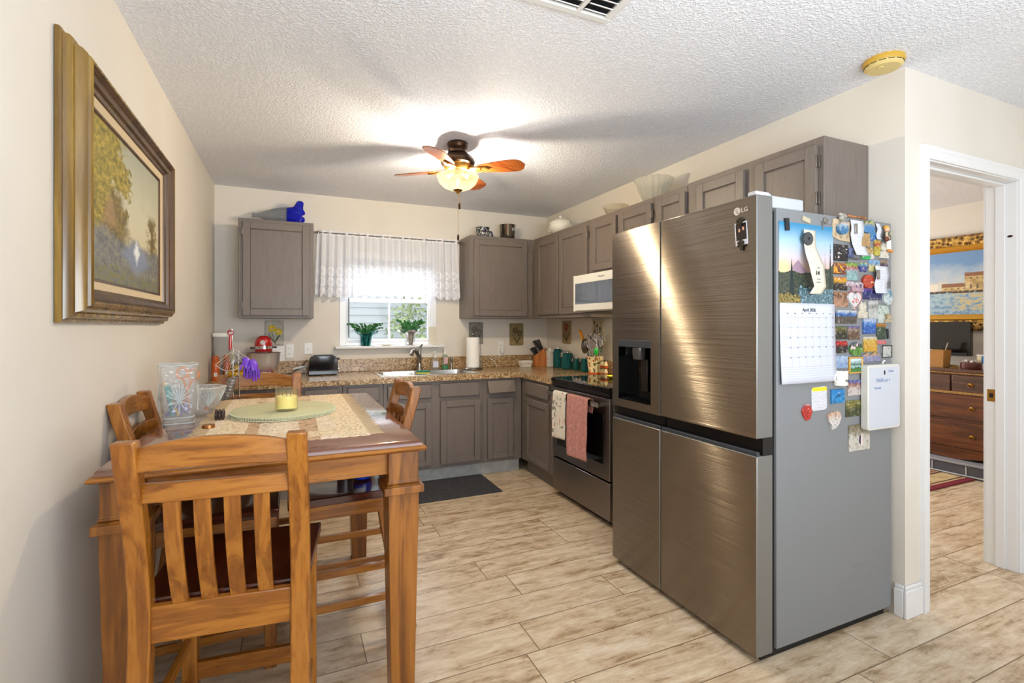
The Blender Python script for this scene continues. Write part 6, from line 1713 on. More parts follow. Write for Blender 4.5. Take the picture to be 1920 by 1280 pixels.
def magnet(name, label, u0, v0, u1, v1, mat, th=0.004, off=0.0, shape='rect', cat='magnet', group=MG, bev=0.0008, rot=0.0):
    x0, x1, z0, z1 = rect(u0, v0, u1, v1, FS_ - off - th)
    w, h = x1 - x0, z1 - z0
    if shape == 'rect': poly = [(-w / 2, 0), (w / 2, 0), (w / 2, h), (-w / 2, h)]
    elif shape == 'round': poly = [(w / 2 * math.cos(2 * PI * i / 24), h / 2 + h / 2 * math.sin(2 * PI * i / 24)) for i in range(24)]
    elif shape == 'rr': poly = rrect(-w / 2, w / 2, 0, h, min(w, h) * .14)
    elif shape == 'heart':
        poly = []
        for i in range(32):
            t = 2 * PI * i / 32
            poly.append((w / 2 * math.sin(t) ** 3, h * (0.57 + (13 * math.cos(t) - 5 * math.cos(2 * t) - 2 * math.cos(3 * t) - math.cos(4 * t)) / 29.5)))
    elif shape == 'drop': poly = [(w / 2 * math.sin(2 * PI * i / 24) * (1 if i else 1), h * 0.5 + h * 0.5 * math.cos(2 * PI * i / 24)) for i in range(24)]
    elif shape == 'star': poly = [((w / 2 if i % 2 == 0 else w / 3.1) * math.cos(2 * PI * i / 12), h / 2 + (h / 2 if i % 2 == 0 else h / 3.1) * math.sin(2 * PI * i / 12)) for i in range(12)]
    elif shape == 'bust': poly = [(-.5 * w, 0), (.5 * w, 0), (.5 * w, .3 * h), (.2 * w, .42 * h), (.34 * w, .6 * h), (.34 * w, .85 * h), (.1 * w, h), (-.2 * w, .98 * h), (-.36 * w, .8 * h), (-.3 * w, .55 * h), (-.2 * w, .42 * h), (-.5 * w, .3 * h)]
    elif shape == 'sign': poly = [(-.5 * w, 0), (.5 * w, 0), (.5 * w, .36 * h), (.3 * w, .45 * h), (.36 * w, .7 * h), (.2 * w, .98 * h), (0, .9 * h), (-.2 * w, h), (-.4 * w, .75 * h), (-.3 * w, .45 * h), (-.5 * w, .36 * h)]
    elif shape == 'house': poly = [(-.5 * w, 0), (.5 * w, 0), (.5 * w, .6 * h), (.22 * w, h), (-.05 * w, .66 * h), (-.25 * w, .92 * h), (-.5 * w, .6 * h)]
    elif shape == 'bus': poly = [(-.5 * w, .08 * h), (-.3 * w, 0), (.3 * w, 0), (.5 * w, .08 * h), (.5 * w, .55 * h), (.42 * w, .98 * h), (.1 * w, .93 * h), (-.2 * w, h), (-.46 * w, .92 * h)]
    elif shape == 'words': poly = [(-.5 * w, .5 * h), (-.18 * w, .45 * h), (-.15 * w, 0), (.5 * w, .02 * h), (.46 * w, .45 * h), (.5 * w, .8 * h), (.3 * w, .96 * h), (.0, .85 * h), (-.3 * w, h), (-.5 * w, .92 * h)]
    elif shape == 'hand': poly = [(-.1 * w, 0), (.28 * w, .08 * h), (.5 * w, .55 * h), (.22 * w, .97 * h), (-.2 * w, h), (-.5 * w, .62 * h), (-.36 * w, .3 * h)]
    elif shape == 'bunny': poly = [(-.22 * w, 0), (.08 * w, .06 * h), (.36 * w, .3 * h), (.5 * w, .6 * h), (.42 * w, .88 * h), (.12 * w, h), (-.1 * w, .88 * h), (-.32 * w, .94 * h), (-.5 * w, .75 * h), (-.42 * w, .45 * h), (-.26 * w, .25 * h)]
    elif shape == 'fish': poly = [(-.5 * w, .2 * h), (.2 * w, 0), (.5 * w, .3 * h), (.4 * w, .5 * h), (.5 * w, .9 * h), (.2 * w, .7 * h), (-.2 * w, h)]
    elif shape == 'leaf': poly = [(-.5 * w, .1 * h), (-.2 * w, 0), (.3 * w, .1 * h), (.5 * w, .35 * h), (.42 * w, .6 * h), (.3 * w, .95 * h), (0, .75 * h), (-.3 * w, h), (-.46 * w, .5 * h)]
    elif shape == 'scroll': poly = [(-.5 * w, .18 * h), (-.1 * w, .04 * h), (.5 * w, 0), (.5 * w, .92 * h), (.1 * w, .9 * h), (-.02 * w, 1.0 * h), (-.46 * w, 1.0 * h)]
    if rot:
        c_, s_ = math.cos(R(rot)), math.sin(R(rot)); poly = [(a * c_ - (b - h / 2) * s_, a * s_ + (b - h / 2) * c_ + h / 2) for a, b in poly]
    xc = (x0 + x1) / 2
    m = MB().prism([(xc + a, z0 + b) for a, b in poly], FS_ - off - th, FS_ - off - 0.0003)
    o = m.build(name, mat, bevel=bev, seg=1, smooth=30, org=(xc, FS_ - off, (z0 + z1) / 2))
    return tag(o, label, cat, group), (x0, x1, z0, z1)
def pic(nm, st, seed, u0, v0, u1, v1, **kw):
    x0, x1, z0, z1 = rect(u0, v0, u1, v1, FS_)
    # the object's origin is its middle: shift so that 0..1 runs up the height
    n = len(st)
    return picture(nm, [(0.0 + i / (n - 1) if n > 1 else 0, c) for i, c in enumerate(st)], seed, size=(z1 - z0), **kw)
W_ = (238, 236, 230)
LIST = [
 # name, label, box, colours bottom to top, options
 ('bird_photo_magnet', 'black photo magnet of a white heron, under the parchment scroll', (1563, 458, 1590.5, 489), [(20, 18, 22), (36, 34, 40), (16, 16, 20)], dict(blot=[((226, 222, 216), 0.62, -.35, .25)], wob=.2)),
 ('lilac_bust_magnet', 'blue-grey bust-shaped magnet beside the heron photo', (1590.5, 464, 1602, 482), [(80, 90, 140), (120, 134, 180), (150, 164, 200)], dict(shape='bust', th=.008)),
 ('fish_magnet', 'flat grey fish-shaped magnet below the blue-grey bust', (1592, 481, 1617, 487), [(90, 90, 92), (150, 130, 130), (170, 150, 160)], dict(shape='fish', th=.006)),
 ('beach_house_magnet', 'multicoloured beach cabin magnet at the top edge, right of the long receipt', (1620, 411, 1641, 436), [(70, 140, 200), (206, 190, 120), (140, 170, 90), (210, 120, 60), (120, 160, 220)], dict(shape='house', th=.012, wob=.9)),
 ('lagoon_photo_magnet', 'bright blue lagoon magnet behind the tan wooden block', (1629, 434, 1642.5, 451), [(40, 120, 190), (90, 180, 220), (220, 236, 240), (60, 140, 200)], dict(wob=.6)),
 ('wooden_block_magnet', 'tan wooden block magnet with engraved lines, beside the long receipt', (1617, 437.5, 1632, 462), [(196, 156, 100), (206, 168, 112)], dict(th=.012, off=.004)),
 ('tropical_card_magnet', 'yellow and red tropical bird card magnet beside the figurine\'s feet', (1640, 450, 1652, 479), [(206, 190, 60), (190, 60, 40), (220, 196, 90), (70, 150, 180), W_], dict(wob=.8, th=.006)),
 ('gnome_sign_magnet', 'white gnome magnet holding a cream word sign', (1651, 453, 1667, 484), [(236, 230, 212), (226, 220, 200), (150, 120, 120), (220, 214, 206), (120, 100, 110)], dict(shape='sign', th=.01)),
 ('cottage_magnet', 'orange and white cottage magnet under the wooden block', (1622, 463, 1638, 475), [(206, 170, 110), (226, 180, 100), (240, 230, 214)], dict(shape='house', th=.008)),
 ('maple_leaf_magnet', 'green, white and red maple leaf magnet under the cottage magnet', (1616, 473.5, 1641, 486.5), [(230, 220, 214), (236, 232, 228), (200, 60, 50)], dict(shape='leaf', th=.008, blot=[((30, 160, 80), .5, -.5, .1)])),
 ('canyon_photo_magnet', 'orange canyon river photo magnet under the heron photo', (1564, 492.5, 1587.5, 514), [(120, 60, 30), (160, 90, 40), (196, 130, 60), (220, 160, 110)], dict(blot=[((226, 150, 40), .55, -.4, .4)])),
 ('mountain_card_magnet', 'tall teal mountain postcard magnet beside the canyon photo', (1588, 492, 1608.5, 525.6), [(150, 190, 190), (200, 90, 110), (150, 190, 60), (60, 90, 70), (100, 120, 110), (110, 190, 210)], dict(th=.005)),
 ('round_bee_magnet', 'round teal star magnet with a yellow bee', (1609.5, 490, 1630, 511), [(60, 60, 140), (110, 180, 190), (240, 226, 120), (120, 180, 190), (60, 160, 160)], dict(shape='star', th=.008)),
 ('beach_sky_magnet', 'blue sky beach photo magnet left of the purple lion magnet', (1629.5, 487.5, 1650, 509), [(220, 210, 140), (120, 170, 220), (150, 190, 226), (160, 120, 140), (214, 190, 190)], dict()),
 ('purple_lion_magnet', 'purple and tan lion magnet above the grey-clipped receipt', (1651, 487, 1664.5, 504), [(80, 60, 90), (170, 150, 110), (110, 80, 130), (70, 50, 110)], dict(th=.006)),
 ('sunset_magnet', 'purple and yellow sunset photo magnet under the canyon photo', (1564, 519.5, 1589, 544), [(40, 30, 30), (230, 170, 30), (230, 140, 50), (190, 100, 170), (150, 90, 170)], dict(wob=.3, blot=[((240, 230, 220), .63, .2, .5)])),
 ('word_magnet', 'pink and white cut-out word magnet beside the sunset photo', (1587.5, 527, 1620, 546.5), [(200, 160, 170), (226, 214, 220), (206, 150, 180), (236, 226, 230)], dict(shape='words', th=.008, blot=[((80, 70, 110), .58, -.5, .5)])),
 ('orange_oval_magnet', 'large round orange-red magnet with white script', (1619.5, 514.5, 1640, 540.5), [(196, 64, 34), (214, 74, 40), (220, 84, 44)], dict(shape='round', th=.012, wob=.2, blot=[((236, 200, 170), .63, -.2, .4)])),
 ('purple_lake_magnet', 'purple and blue lake dusk photo magnet under the orange magnet', (1619, 541, 1653, 561.5), [(30, 40, 110), (60, 60, 140), (120, 70, 150), (210, 120, 170), (120, 80, 160)], dict(wob=.25)),
 ('pewter_magnet', 'grey pewter number magnet beside the grey-clipped receipt', (1660, 518, 1670, 541), [(110, 112, 116), (150, 154, 160), (190, 192, 198)], dict(shape='rr', th=.008)),
 ('mosaic_drop_magnet', 'blue and white mosaic oval magnet at the fridge\'s rear edge', (1657.5, 541, 1674, 572), [(214, 226, 226), (60, 140, 170), (226, 230, 236), (60, 110, 200), (120, 180, 220)], dict(shape='drop', th=.01, off=.0, wob=1.2)),
 ('autumn_forest_magnet', 'red and brown autumn forest photo magnet by the calendar page top', (1564, 547, 1590, 575.5), [(190, 140, 110), (120, 80, 50), (170, 110, 60), (206, 120, 40), (170, 50, 20)], dict()),
 ('heart_magnet', 'white heart magnet edged in red with printed verse', (1591, 547, 1615, 580), [(236, 232, 230), (240, 238, 236), (236, 230, 230)], dict(shape='heart', th=.012, blot=[((190, 60, 60), .63, -.4, .4)])),
 ('snowman_magnet', 'snowman-shaped cream magnet with a word plaque, below the heart', (1610, 564, 1627.5, 596.5), [(230, 218, 196), (236, 228, 210), (200, 190, 180), (120, 70, 60), (214, 206, 196)], dict(shape='sign', th=.01)),
 ('thistle_magnet', 'white thistle card magnet with a dark purple bloom', (1629, 563, 1646.5, 598), [(206, 206, 200), (150, 150, 146), (226, 222, 220), (90, 76, 96), (110, 90, 110), (226, 222, 220)], dict(shape='rr', wob=.4)),
 ('mint_card_magnet', 'pale mint printed card magnet right of the thistle', (1647, 572.5, 1667, 605), [(214, 224, 214), (196, 214, 200), (224, 232, 222)], dict(wob=.8)),
 ('dog_figure_magnet', 'small tan dog figure magnet over the mint card\'s corner', (1662, 588, 1674, 603.5), [(206, 186, 150), (180, 150, 106), (220, 206, 176)], dict(shape='bust', th=.012, off=.004)),
 ('beach_panel_magnet', 'wide two-row blue beach photo magnet', (1568.5, 581.5, 1606.5, 606.5), [(90, 80, 70), (40, 120, 200), (230, 230, 226), (110, 90, 60), (100, 160, 220)], dict(wob=.35, th=.006)),
 ('four_view_magnet', 'blue four-view seaside magnet left of the red sailboat', (1620, 597, 1642.5, 625.6), [(40, 100, 190), (90, 150, 220), (200, 210, 230), (110, 150, 210), (60, 120, 200)], dict(wob=.9, th=.008)),
 ('sailboat_magnet', 'red and orange sailboat sunset magnet', (1644, 606.5, 1661, 636), [(40, 70, 50), (50, 80, 50), (226, 140, 30), (226, 90, 60), (230, 110, 100)], dict(wob=.3)),
 ('pink_tag_magnet', 'small pink word tag under the sailboat magnet', (1645, 638, 1662, 645), [(230, 120, 120), (236, 130, 130)], dict(shape='rr', th=.006)),
 ('jungle_photo_magnet', 'green forest stream photo magnet beside the calendar page', (1566, 611, 1588.5, 636), [(40, 40, 20), (110, 100, 40), (60, 90, 50), (150, 170, 130), (120, 100, 50)], dict(th=.006)),
 ('purple_rocks_magnet', 'violet sky and rocks photo magnet right of the forest stream', (1590.5, 611, 1612.5, 636.5), [(110, 80, 60), (150, 120, 100), (90, 90, 160), (60, 60, 190), (60, 50, 180)], dict(wob=.4)),
 ('bus_magnet', 'white and red bus-shaped magnet', (1567.5, 638.5, 1590, 661.5), [(30, 20, 20), (190, 24, 24), (196, 30, 30), (226, 216, 200), (230, 224, 210)], dict(shape='bus', wob=.15, th=.008)),
 ('balloon_magnet', 'oval hot-air balloon meadow magnet', (1594, 641, 1619, 667.5), [(90, 150, 50), (60, 80, 60), (110, 120, 130), (70, 140, 200), (60, 150, 220)], dict(shape='drop', th=.008, blot=[((226, 190, 200), .56, .0, .5)])),
 ('pane_photo_magnet', 'four-picture yellow and grey photo magnet', (1619.5, 631, 1645, 659), [(226, 170, 40), (230, 190, 70), (220, 220, 220), (120, 110, 104), (200, 196, 180)], dict(wob=.4)),
 ('city_night_magnet', 'purple and gold cut-out city skyline magnet above the whiteboard', (1617.5, 659, 1651.5, 677.5), [(150, 150, 190), (206, 160, 90), (220, 180, 110), (80, 60, 130)], dict(shape='house', th=.008, wob=.9)),
 ('car_photo_magnet', 'black-framed photo magnet of a white vintage car', (1653.5, 647, 1672, 670), [(206, 206, 200), (220, 218, 210), (60, 66, 56), (150, 150, 150)], dict(wob=.4)),
 ('winter_photo_magnet', 'pale blue winter photo magnet above the white mug', (1568, 666.5, 1590, 690), [(150, 180, 220), (190, 210, 236), (120, 160, 210), (170, 200, 230)], dict(wob=.9)),
 ('umbrella_photo_magnet', 'beach umbrella photo magnet beside the white mug', (1590, 712.5, 1616.5, 741), [(220, 206, 200), (170, 100, 70), (60, 110, 200), (230, 214, 200), (90, 150, 220)], dict(wob=1.0)),
 ('ray_tile_magnet', 'bright blue tile magnet with a small dark ray', (1560, 729.6, 1584, 755.5), [(30, 150, 220), (20, 140, 216), (14, 132, 206)], dict(th=.008, wob=.2)),
 ('daisy_photo_magnet', 'yellow-green flower photo magnet below the ray tile', (1586.6, 750, 1616, 780.5), [(70, 76, 30), (150, 140, 60), (110, 110, 40), (196, 180, 110), (120, 130, 70)], dict(wob=1.0, blot=[((240, 234, 220), .66, -.5, .5)])),
 ('strawberry_magnet', 'white and red strawberry hand-shaped magnet', (1504, 757, 1524, 788.6), [(206, 50, 40), (210, 60, 50), (236, 236, 240), (240, 240, 244)], dict(shape='hand', th=.006, wob=.6)),
 ('bunny_magnet', 'peach bunny-ear heart magnet', (1554, 770, 1578, 805), [(236, 230, 226), (232, 190, 160), (236, 200, 170), (236, 206, 180)], dict(shape='bunny', th=.010)),
 ('couple_photo', 'photo magnet of a couple on a rocky path, lowest on the fridge side', (1592, 795, 1631, 844), [(226, 220, 206), (150, 136, 110), (120, 110, 76), (190, 180, 140), (110, 120, 60)], dict(wob=.8, blot=[((30, 34, 70), .66, -.2, .25)])),
 ('parchment_magnet', 'cream parchment scroll magnet beside the mountain photo', (1561.5, 411, 1594, 452), [(226, 200, 160), (230, 206, 170), (232, 208, 176), (214, 150, 126)], dict(shape='scroll', th=.006, wob=.15)),
 ('jar_magnet', 'round colourful beach jar magnet over the parchment scroll', (1574, 416.5, 1592, 439), [(60, 130, 180), (200, 216, 220), (210, 110, 60), (214, 150, 60)], dict(shape='round', th=.016, off=.006, wob=.9)),
]
for i, (nm, lab, bxy, st_, kw) in enumerate(LIST):
    kk = {k: kw[k] for k in ('wob', 'blot') if k in kw}; mk = {k: kw[k] for k in ('shape', 'th', 'off') if k in kw}
    mt = pic(nm + '_print', st_, i + 1.0, *bxy, **kk)
    # the picture's middle sits at the object's origin
    rn_ = [n for n in mt.node_tree.nodes if n.type == 'VALTORGB'][0]
    o, b = magnet(nm, lab, *bxy, mt, **mk)
    if nm == 'car_photo_magnet':
        x0, x1, z0, z1 = b
        MB().box(x0, x1, FS_ - .006, FS_ - .004, z0, z0 + .003).box(x0, x1, FS_ - .006, FS_ - .004, z1 - .003, z1).box(x0, x0 + .003, FS_ - .006, FS_ - .004, z0, z1).box(x1 - .003, x1, FS_ - .006, FS_ - .004, z0, z1).build('black_border', BLACKM, o)
    if nm == 'ray_tile_magnet':
        x0, x1, z0, z1 = b; w = x1 - x0; h = z1 - z0; xc, zc = (x0 + x1) / 2, (z0 + z1) / 2
        MB().prism([(xc - .36 * w, zc - .22 * h), (xc - .05 * w, zc - .02 * h), (xc + .2 * w, zc - .02 * h), (xc + .05 * w, zc + .08 * h), (xc + .32 * w, zc + .10 * h), (xc + .06 * w, zc + .16 * h), (xc - .04 * w, zc + .1 * h)], FS_ - .0092, FS_ - .0079).build('ray_shape', M('ray_blue', (20, 70, 120), .4), o)
    if nm == 'heart_magnet':
        o2, _b = magnet('red_rim', '', bxy[0] - 1.2, bxy[1] - 1.2, bxy[2] + 1.2, bxy[3] + 1.2, M('heart_rim_red', (190, 60, 66), .4), th=.008, shape='heart')
        for k_ in ('label', 'category', 'group'): del o2[k_]
        o2.data.transform(Matrix.Translation(o2.location - o.location)); o2.location = (0, 0, 0); o2.parent = o
# couple on the photo, as flat printed figures
o, b = bpy.data.objects['couple_photo'], rect(1592, 795, 1631, 844, FS_)
xc, zc = (b[0] + b[1]) / 2 + .004, (b[2] + b[3]) / 2 - .01
pf = MB().prism([(xc - .014, zc - .01), (xc - .004, zc - .02), (xc - .003, zc + .02), (xc - .012, zc + .02)], FS_ - .0046, FS_ - .0039); pf.build('dark_figure_print', M('navy_print', (26, 32, 66), .5), o)
pf = MB().prism([(xc - .001, zc - .022), (xc + .012, zc - .022), (xc + .008, zc + .008), (xc + .007, zc + .024), (xc + .001, zc + .024)], FS_ - .0046, FS_ - .0039); pf.build('pale_figure_print', M('pale_print', (232, 210, 206), .5), o)
# gold framed picture
x0, x1, z0, z1 = rect(1593.5, 669, 1619, 700, FS_ - .01)
gfm = thing('gold_framed_magnet', 'little green landscape picture in a gold frame beside the whiteboard', 'magnet', ((x0 + x1) / 2, FS_, z0), group=MG)
m = MB(); t_ = .007
for a, b, c, d in ((x0, x1, z0, z0 + t_), (x0, x1, z1 - t_, z1), (x0, x0 + t_, z0 + t_, z1 - t_), (x1 - t_, x1, z0 + t_, z1 - t_)): m.box(a, b, FS_ - .010, FS_ - .0005, c, d)
m.build('frame', M('soft_gold', (214, 164, 80), .35, .3), gfm, bevel=.002)
g = G('green_valley_print'); x, y, z = g.xyz(); n = g.noise(g.pos(), 60, 4, .6)
g.set('Base Color', g.ramp(z * 16.0 + (n - .5) * .6, [(0.1, (70, 130, 60)), (0.35, (60, 100, 50)), (.5, (170, 196, 206)), (.6, (40, 90, 50)), (.95, (200, 220, 230))]))
MB().box(x0 + t_, x1 - t_, FS_ - .006, FS_ - .0005, z0 + t_, z1 - t_).build('picture', g.m, gfm)
# black stick, strips, clips
BLK = M('black_magnet', (30, 31, 34), .45); SLV = M('silver_magnet', (160, 156, 150), .3, .8)
magnet('pen_magnet', 'thin black pen-like stick beside the red sailboat magnet', 1664.3, 616, 1667, 635, BLK, th=.006, rot=6, group=None)
magnet('black_bar_magnet', 'short black bar magnet holding the mountain photo\'s top corner', 1473.5, 408.5, 1481, 431.5, BLK, th=.007, off=.003, rot=5, group='bar magnets')
magnet('tan_bar_magnet', 'small tan bar magnet above the mountain photo', 1505.6, 407, 1520, 416, M('tan_magnet', (186, 176, 150), .5), th=.006, rot=-14, group='bar magnets')
# long white slips of paper
def slip(name, label, pts, wpx, off, mat, curl=.006):
    """pts: centre line of the paper in the photo's pixels, top to bottom; wpx its width"""
    q = [pY(u, v, FS_ - off) for u, v in pts]
    wm = rect(pts[0][0] - wpx / 2, pts[0][1], pts[0][0] + wpx / 2, pts[0][1] + 1, FS_ - off); w = wm[1] - wm[0]
    n = len(q) - 1
    def fn(u, v):
        k = min(int(v * n), n - 1); f = v * n - k
        x = q[k][0] + (q[k + 1][0] - q[k][0]) * f; z = q[k][1] + (q[k + 1][1] - q[k][1]) * f
        return (x + (u - .5) * w, FS_ - off - curl * math.sin(v * PI * 1.3) ** 2 - .003 * v, z)
    return tag(MB().sheet(fn, 4, 24).build(name, mat, smooth=80, solid=.0008), label, 'paper')
def lines(name, col, per, thin=.35):
    g = G(name); x, y, z = g.xyz(); n = g.noise(g.vec(x * 1.0, y, z * 8.0), 60, 2)
    ln = (z * per).fract().lt(thin) * n.gt(.46)
    g.set('Base Color', g.mix(ln * .55, (212, 212, 218), col)).set('Roughness', .8); return g.m
RCP = lines('receipt_print', (140, 146, 170), 150.0)
slip('long_receipt', 'long white receipt curling across the upper magnets', [(1607, 413), (1606, 425), (1604, 440), (1609, 458), (1615, 479)], 24, .010, RCP)
slip('short_receipt', 'narrow white slip of paper beside the figurine', [(1646, 419), (1646, 434), (1646, 449)], 8, .006, RCP)
slip('clipped_receipt', 'white receipt held by a grey bar, over the orange magnet', [(1653, 499), (1652, 515), (1650, 532), (1651, 550)], 23, .014, RCP)
magnet('grey_bar_magnet', 'upright grey-brown bar magnet on the long receipt', 1604, 419, 1608.5, 438, SLV, th=.005, off=.018, group='bar magnets')
magnet('grey_bar_magnet', 'upright grey-brown bar magnet on the receipt over the orange magnet', 1646, 505.5, 1650.5, 523.5, SLV, th=.005, off=.022, group='bar magnets', rot=4)
# stone bird with a fishing-rod stick along the fridge top edge
xb_, zb_2 = pY(1580, 407, FS_ - .015)
sb = thing('stone_bird_magnet', 'grey stone bird with a brown and yellow stick at the fridge\'s top edge', 'magnet', (xb_, FS_, zb_2), group=MG)
m = MB().ball((xb_, FS_ - .014, zb_2), .020, .012, .017).ball((xb_ - .017, FS_ - .016, zb_2 + .008), .009, .008, .008).ball((xb_ + .016, FS_ - .012, zb_2 + .005), .012, .008, .006)
m.build('bird_body', M('grey_stone', (150, 146, 134), .8, noise=60, amt=.4), sb, smooth=80)
xs0, zs0 = pY(1590, 404, FS_ - .012); xs1, zs1 = pY(1624, 409.5, FS_ - .012)
MB().tube([(xs0, FS_ - .012, zs0), ((xs0 + xs1) / 2, FS_ - .012, (zs0 + zs1) / 2), (xs1 - .01, FS_ - .012, zs1 + .001), (xs1, FS_ - .012, zs1)], [.0035, .003, .006, .002], 8).build('stick', M('brown_stick', (150, 90, 40), .4, noise=40, amt=.5), sb)
# blond figurine
xf, zf0 = pY(1665, 473, FS_ - .012); zf1 = pY(1663, 424, FS_ - .012)[1]; xh_ = pY(1662, 430, FS_ - .012)[0]
hF = zf1 - zf0; yF = FS_ - .014
fg_ = thing('figurine_magnet', 'little blond boy figurine magnet in white trousers at the rear edge', 'figurine', (xf, FS_, zf0), group=MG)
MB().ball((xh_, yF, zf1 - .014), .0135, .010, .013).build('face', M('figurine_skin', (226, 176, 140), .5), fg_)
MB().ball((xh_ - .002, yF + .002, zf1 - .006), .0145, .011, .009).build('hair', M('figurine_hair', (214, 160, 60), .5), fg_)
MB().tube([(xh_ + .001, yF, zf1 - .026), (xh_ + .002, yF, zf1 - .045), (xf - .002, yF, zf1 - .062)], [.010, .013, .011], 12).build('shirt', M('figurine_shirt', (92, 96, 76), .6), fg_, smooth=70)
MB().tube([(xh_ - .010, yF - .004, zf1 - .030), (xh_ - .018, yF - .008, zf1 - .048), (xh_ - .004, yF - .012, zf1 - .056)], [.0055, .005, .004], 8).tube([(xh_ + .011, yF - .004, zf1 - .030), (xh_ + .019, yF - .006, zf1 - .044), (xh_ + .008, yF - .012, zf1 - .040)], [.0055, .005, .004], 8).build('arms', M('figurine_sleeve', (200, 180, 150), .6), fg_, smooth=70)
MB().ball((xh_ - .014, yF - .008, zf1 - .058), .012, .007, .013).build('bag', M('figurine_bag', (110, 50, 36), .5), fg_)
m = MB()
for s in (-1, 1): m.tube([(xf - .002 + s * .005, yF, zf1 - .060), (xf + .002 + s * .006, yF, zf0 + .012)], [.0075, .006], 10)
m.build('trousers', M('figurine_white', (232, 228, 220), .5), fg_, smooth=70)
MB().ball((xf - .005, yF - .004, zf0 + .007), .009, .008, .007).ball((xf + .011, yF - .004, zf0 + .005), .011, .008, .007).build('shoes', M('figurine_shoe', (200, 130, 50), .5), fg_)
# silver hook clip
xk, zk = pY(1549, 413, FS_ - .006)
hc = thing('hook_clip', 'silver magnetic hook clip over the mountain photo\'s far corner', 'clip', (xk, FS_, zk), group='bar magnets')
m = MB().lathe([(.014, 0), (.014, .006), (.009, .008), (0.0, .008)], (0, 0, 0), 20); m.v = [Vector((xk + p.x, FS_ - .0006 - p.z, zk + p.y)) for p in m.v]
m.build('round_magnet', SLV, hc)
MB().tube([(xk, FS_ - .009, zk), (xk, FS_ - .018, zk - .006), (xk, FS_ - .018, zk - .018), (xk + .003, FS_ - .024, zk - .02)], .002, 8).box(xk - .022, xk - .016, FS_ - .006, FS_ - .001, zk - .04, zk - .004).build('hook', SLV, hc)
# wall calendar: mountain photo above, month page below
x0, x1, z0, z1 = rect(1461, 420, 1562, 570, FS_ - .003)
cal = thing('wall_calendar', 'wall calendar with a sunset mountain photo above the month page', 'calendar', ((x0 + x1) / 2, FS_, z0))
g = G('mountain_photo'); x, y, z = g.xyz()
hw_ = (x1 - x0)
u = x * (1 / hw_) + .5; v = z * (1 / (z1 - z0))
p = g.vec(u, v, 0.0); n = g.noise(p, 6, 5, .6); n2 = g.noise(p, 30, 4, .7)
c = g.ramp(v + (n - .5) * .05, [(.45, (206, 172, 154)), (.58, (204, 194, 202)), (.78, (160, 192, 212)), (.97, (52, 134, 176))])
mt_ = v.lt(((u - .34).abs() * -.9 + .55).max(.36) + (n - .5) * .06)
c = g.mix(mt_, c, (160, 134, 150))
sun_ = (((u - .06) * (u - .06) + (v - .41) * (v - .41)).sqrt()).step(.22, .02)
c = g.mix(sun_, c, (250, 206, 150))
hill = v.lt(.40 + (n - .5) * .16 + (u - .7).max(0.0) * .5 - (u - .3).abs() * .05)
c = g.mix(hill, c, g.ramp(n2, [(.35, (30, 40, 38)), (.5, (62, 72, 62)), (.68, (104, 100, 78))]))
tre = (((u * 9.0).fract() - .5).abs() + (n2 - .5) * .3).lt((.0 - v + .86) * .35) * u.gt(.84) * v.lt(.86)
tre2 = ((u - .22).abs() + (n2 - .5) * .03).lt((.56 - v) * .12) * v.lt(.56)
c = g.mix(tre.max(tre2), c, (36, 50, 50))
wtr = v.lt(.20 + (n - .5) * .2) * u.gt(.35)
c = g.mix(wtr, c, g.ramp(n2, [(.35, (46, 66, 72)), (.55, (90, 122, 134)), (.68, (196, 210, 214))]))
gr = v.lt(.12 + (n - .5) * .2) * u.lt(.38)
c = g.mix(gr, c, g.ramp(n2, [(.4, (66, 62, 34)), (.6, (160, 140, 80))]))
g.set('Base Color', c).set('Roughness', .3)
MB().box(x0, x1, FS_ - .003, FS_ - .0005, z0, z1).build('photo_page', g.m, cal)
q0, q1, r0, r1 = rect(1463.5, 568.5, 1567, 717, FS_ - .008)
def pg(uu, vv_): return (q0 + (q1 - q0) * uu, FS_ - .004 - .010 * (1 - vv_) ** 2 - .002 * math.sin(uu * PI), r0 + (r1 - r0) * vv_)
g = G('month_grid'); x, y, z = g.xyz()
uu = (x + ((x0 + x1) / 2 - q0)) * (1 / (q1 - q0)); vv2 = (z + (z0 - r0)) * (1 / (r1 - r0))
gl_ = (((uu - .06) * (7 / .9)).fract() - .5).abs().gt(.488) * vv2.gt(.19) * vv2.lt(.86)
hl = (((vv2 - .205) * (5 / .62)).fract() - .5).abs().gt(.487) * vv2.gt(.19) * vv2.lt(.86)
nl = ((vv2 * 34.0).fract()).lt(.09) * vv2.lt(.18) * vv2.gt(.04)
sq_ = g.noise(g.vec(uu * 30.0, vv2 * 70.0, 0.0), 3, 2).gt(.68) * vv2.gt(.19) * vv2.lt(.86)
g.set('Base Color', g.mix(gl_.max(hl).max(nl) * .6 + sq_ * .25, (203, 205, 216), (110, 116, 140))).set('Roughness', .7)
mp_ = MB().sheet(pg, 10, 14).build('month_page', g.m, cal, smooth=80, solid=.0015)
zt2 = r0 + (r1 - r0) * .915
letters('April 2026', .0185, INK, mp_, ((q0 + q1) / 2 + .002, FS_ - .0072, zt2), FACE_Y)
for i in range(7):
    letters(['Sun', 'Mon', 'Tue', 'Wed', 'Thu', 'Fri', 'Sat'][i], .006, INKG, mp_, (q0 + (q1 - q0) * (.06 + .9 * (i + .5) / 7), FS_ - .0076, r0 + (r1 - r0) * .872), FACE_Y, name='weekday')
for d in range(1, 31):
    k = d + 2; rw, cl = divmod(k, 7); vv_ = .828 - rw * .124
    yp = FS_ - .004 - .010 * (1 - vv_) ** 2 - .002 - .0013
    letters(str(d), .0062, INKG, mp_, (q0 + (q1 - q0) * (.06 + .9 * (cl + .82) / 7), yp, r0 + (r1 - r0) * (vv_ - .012)), FACE_Y, name='date')
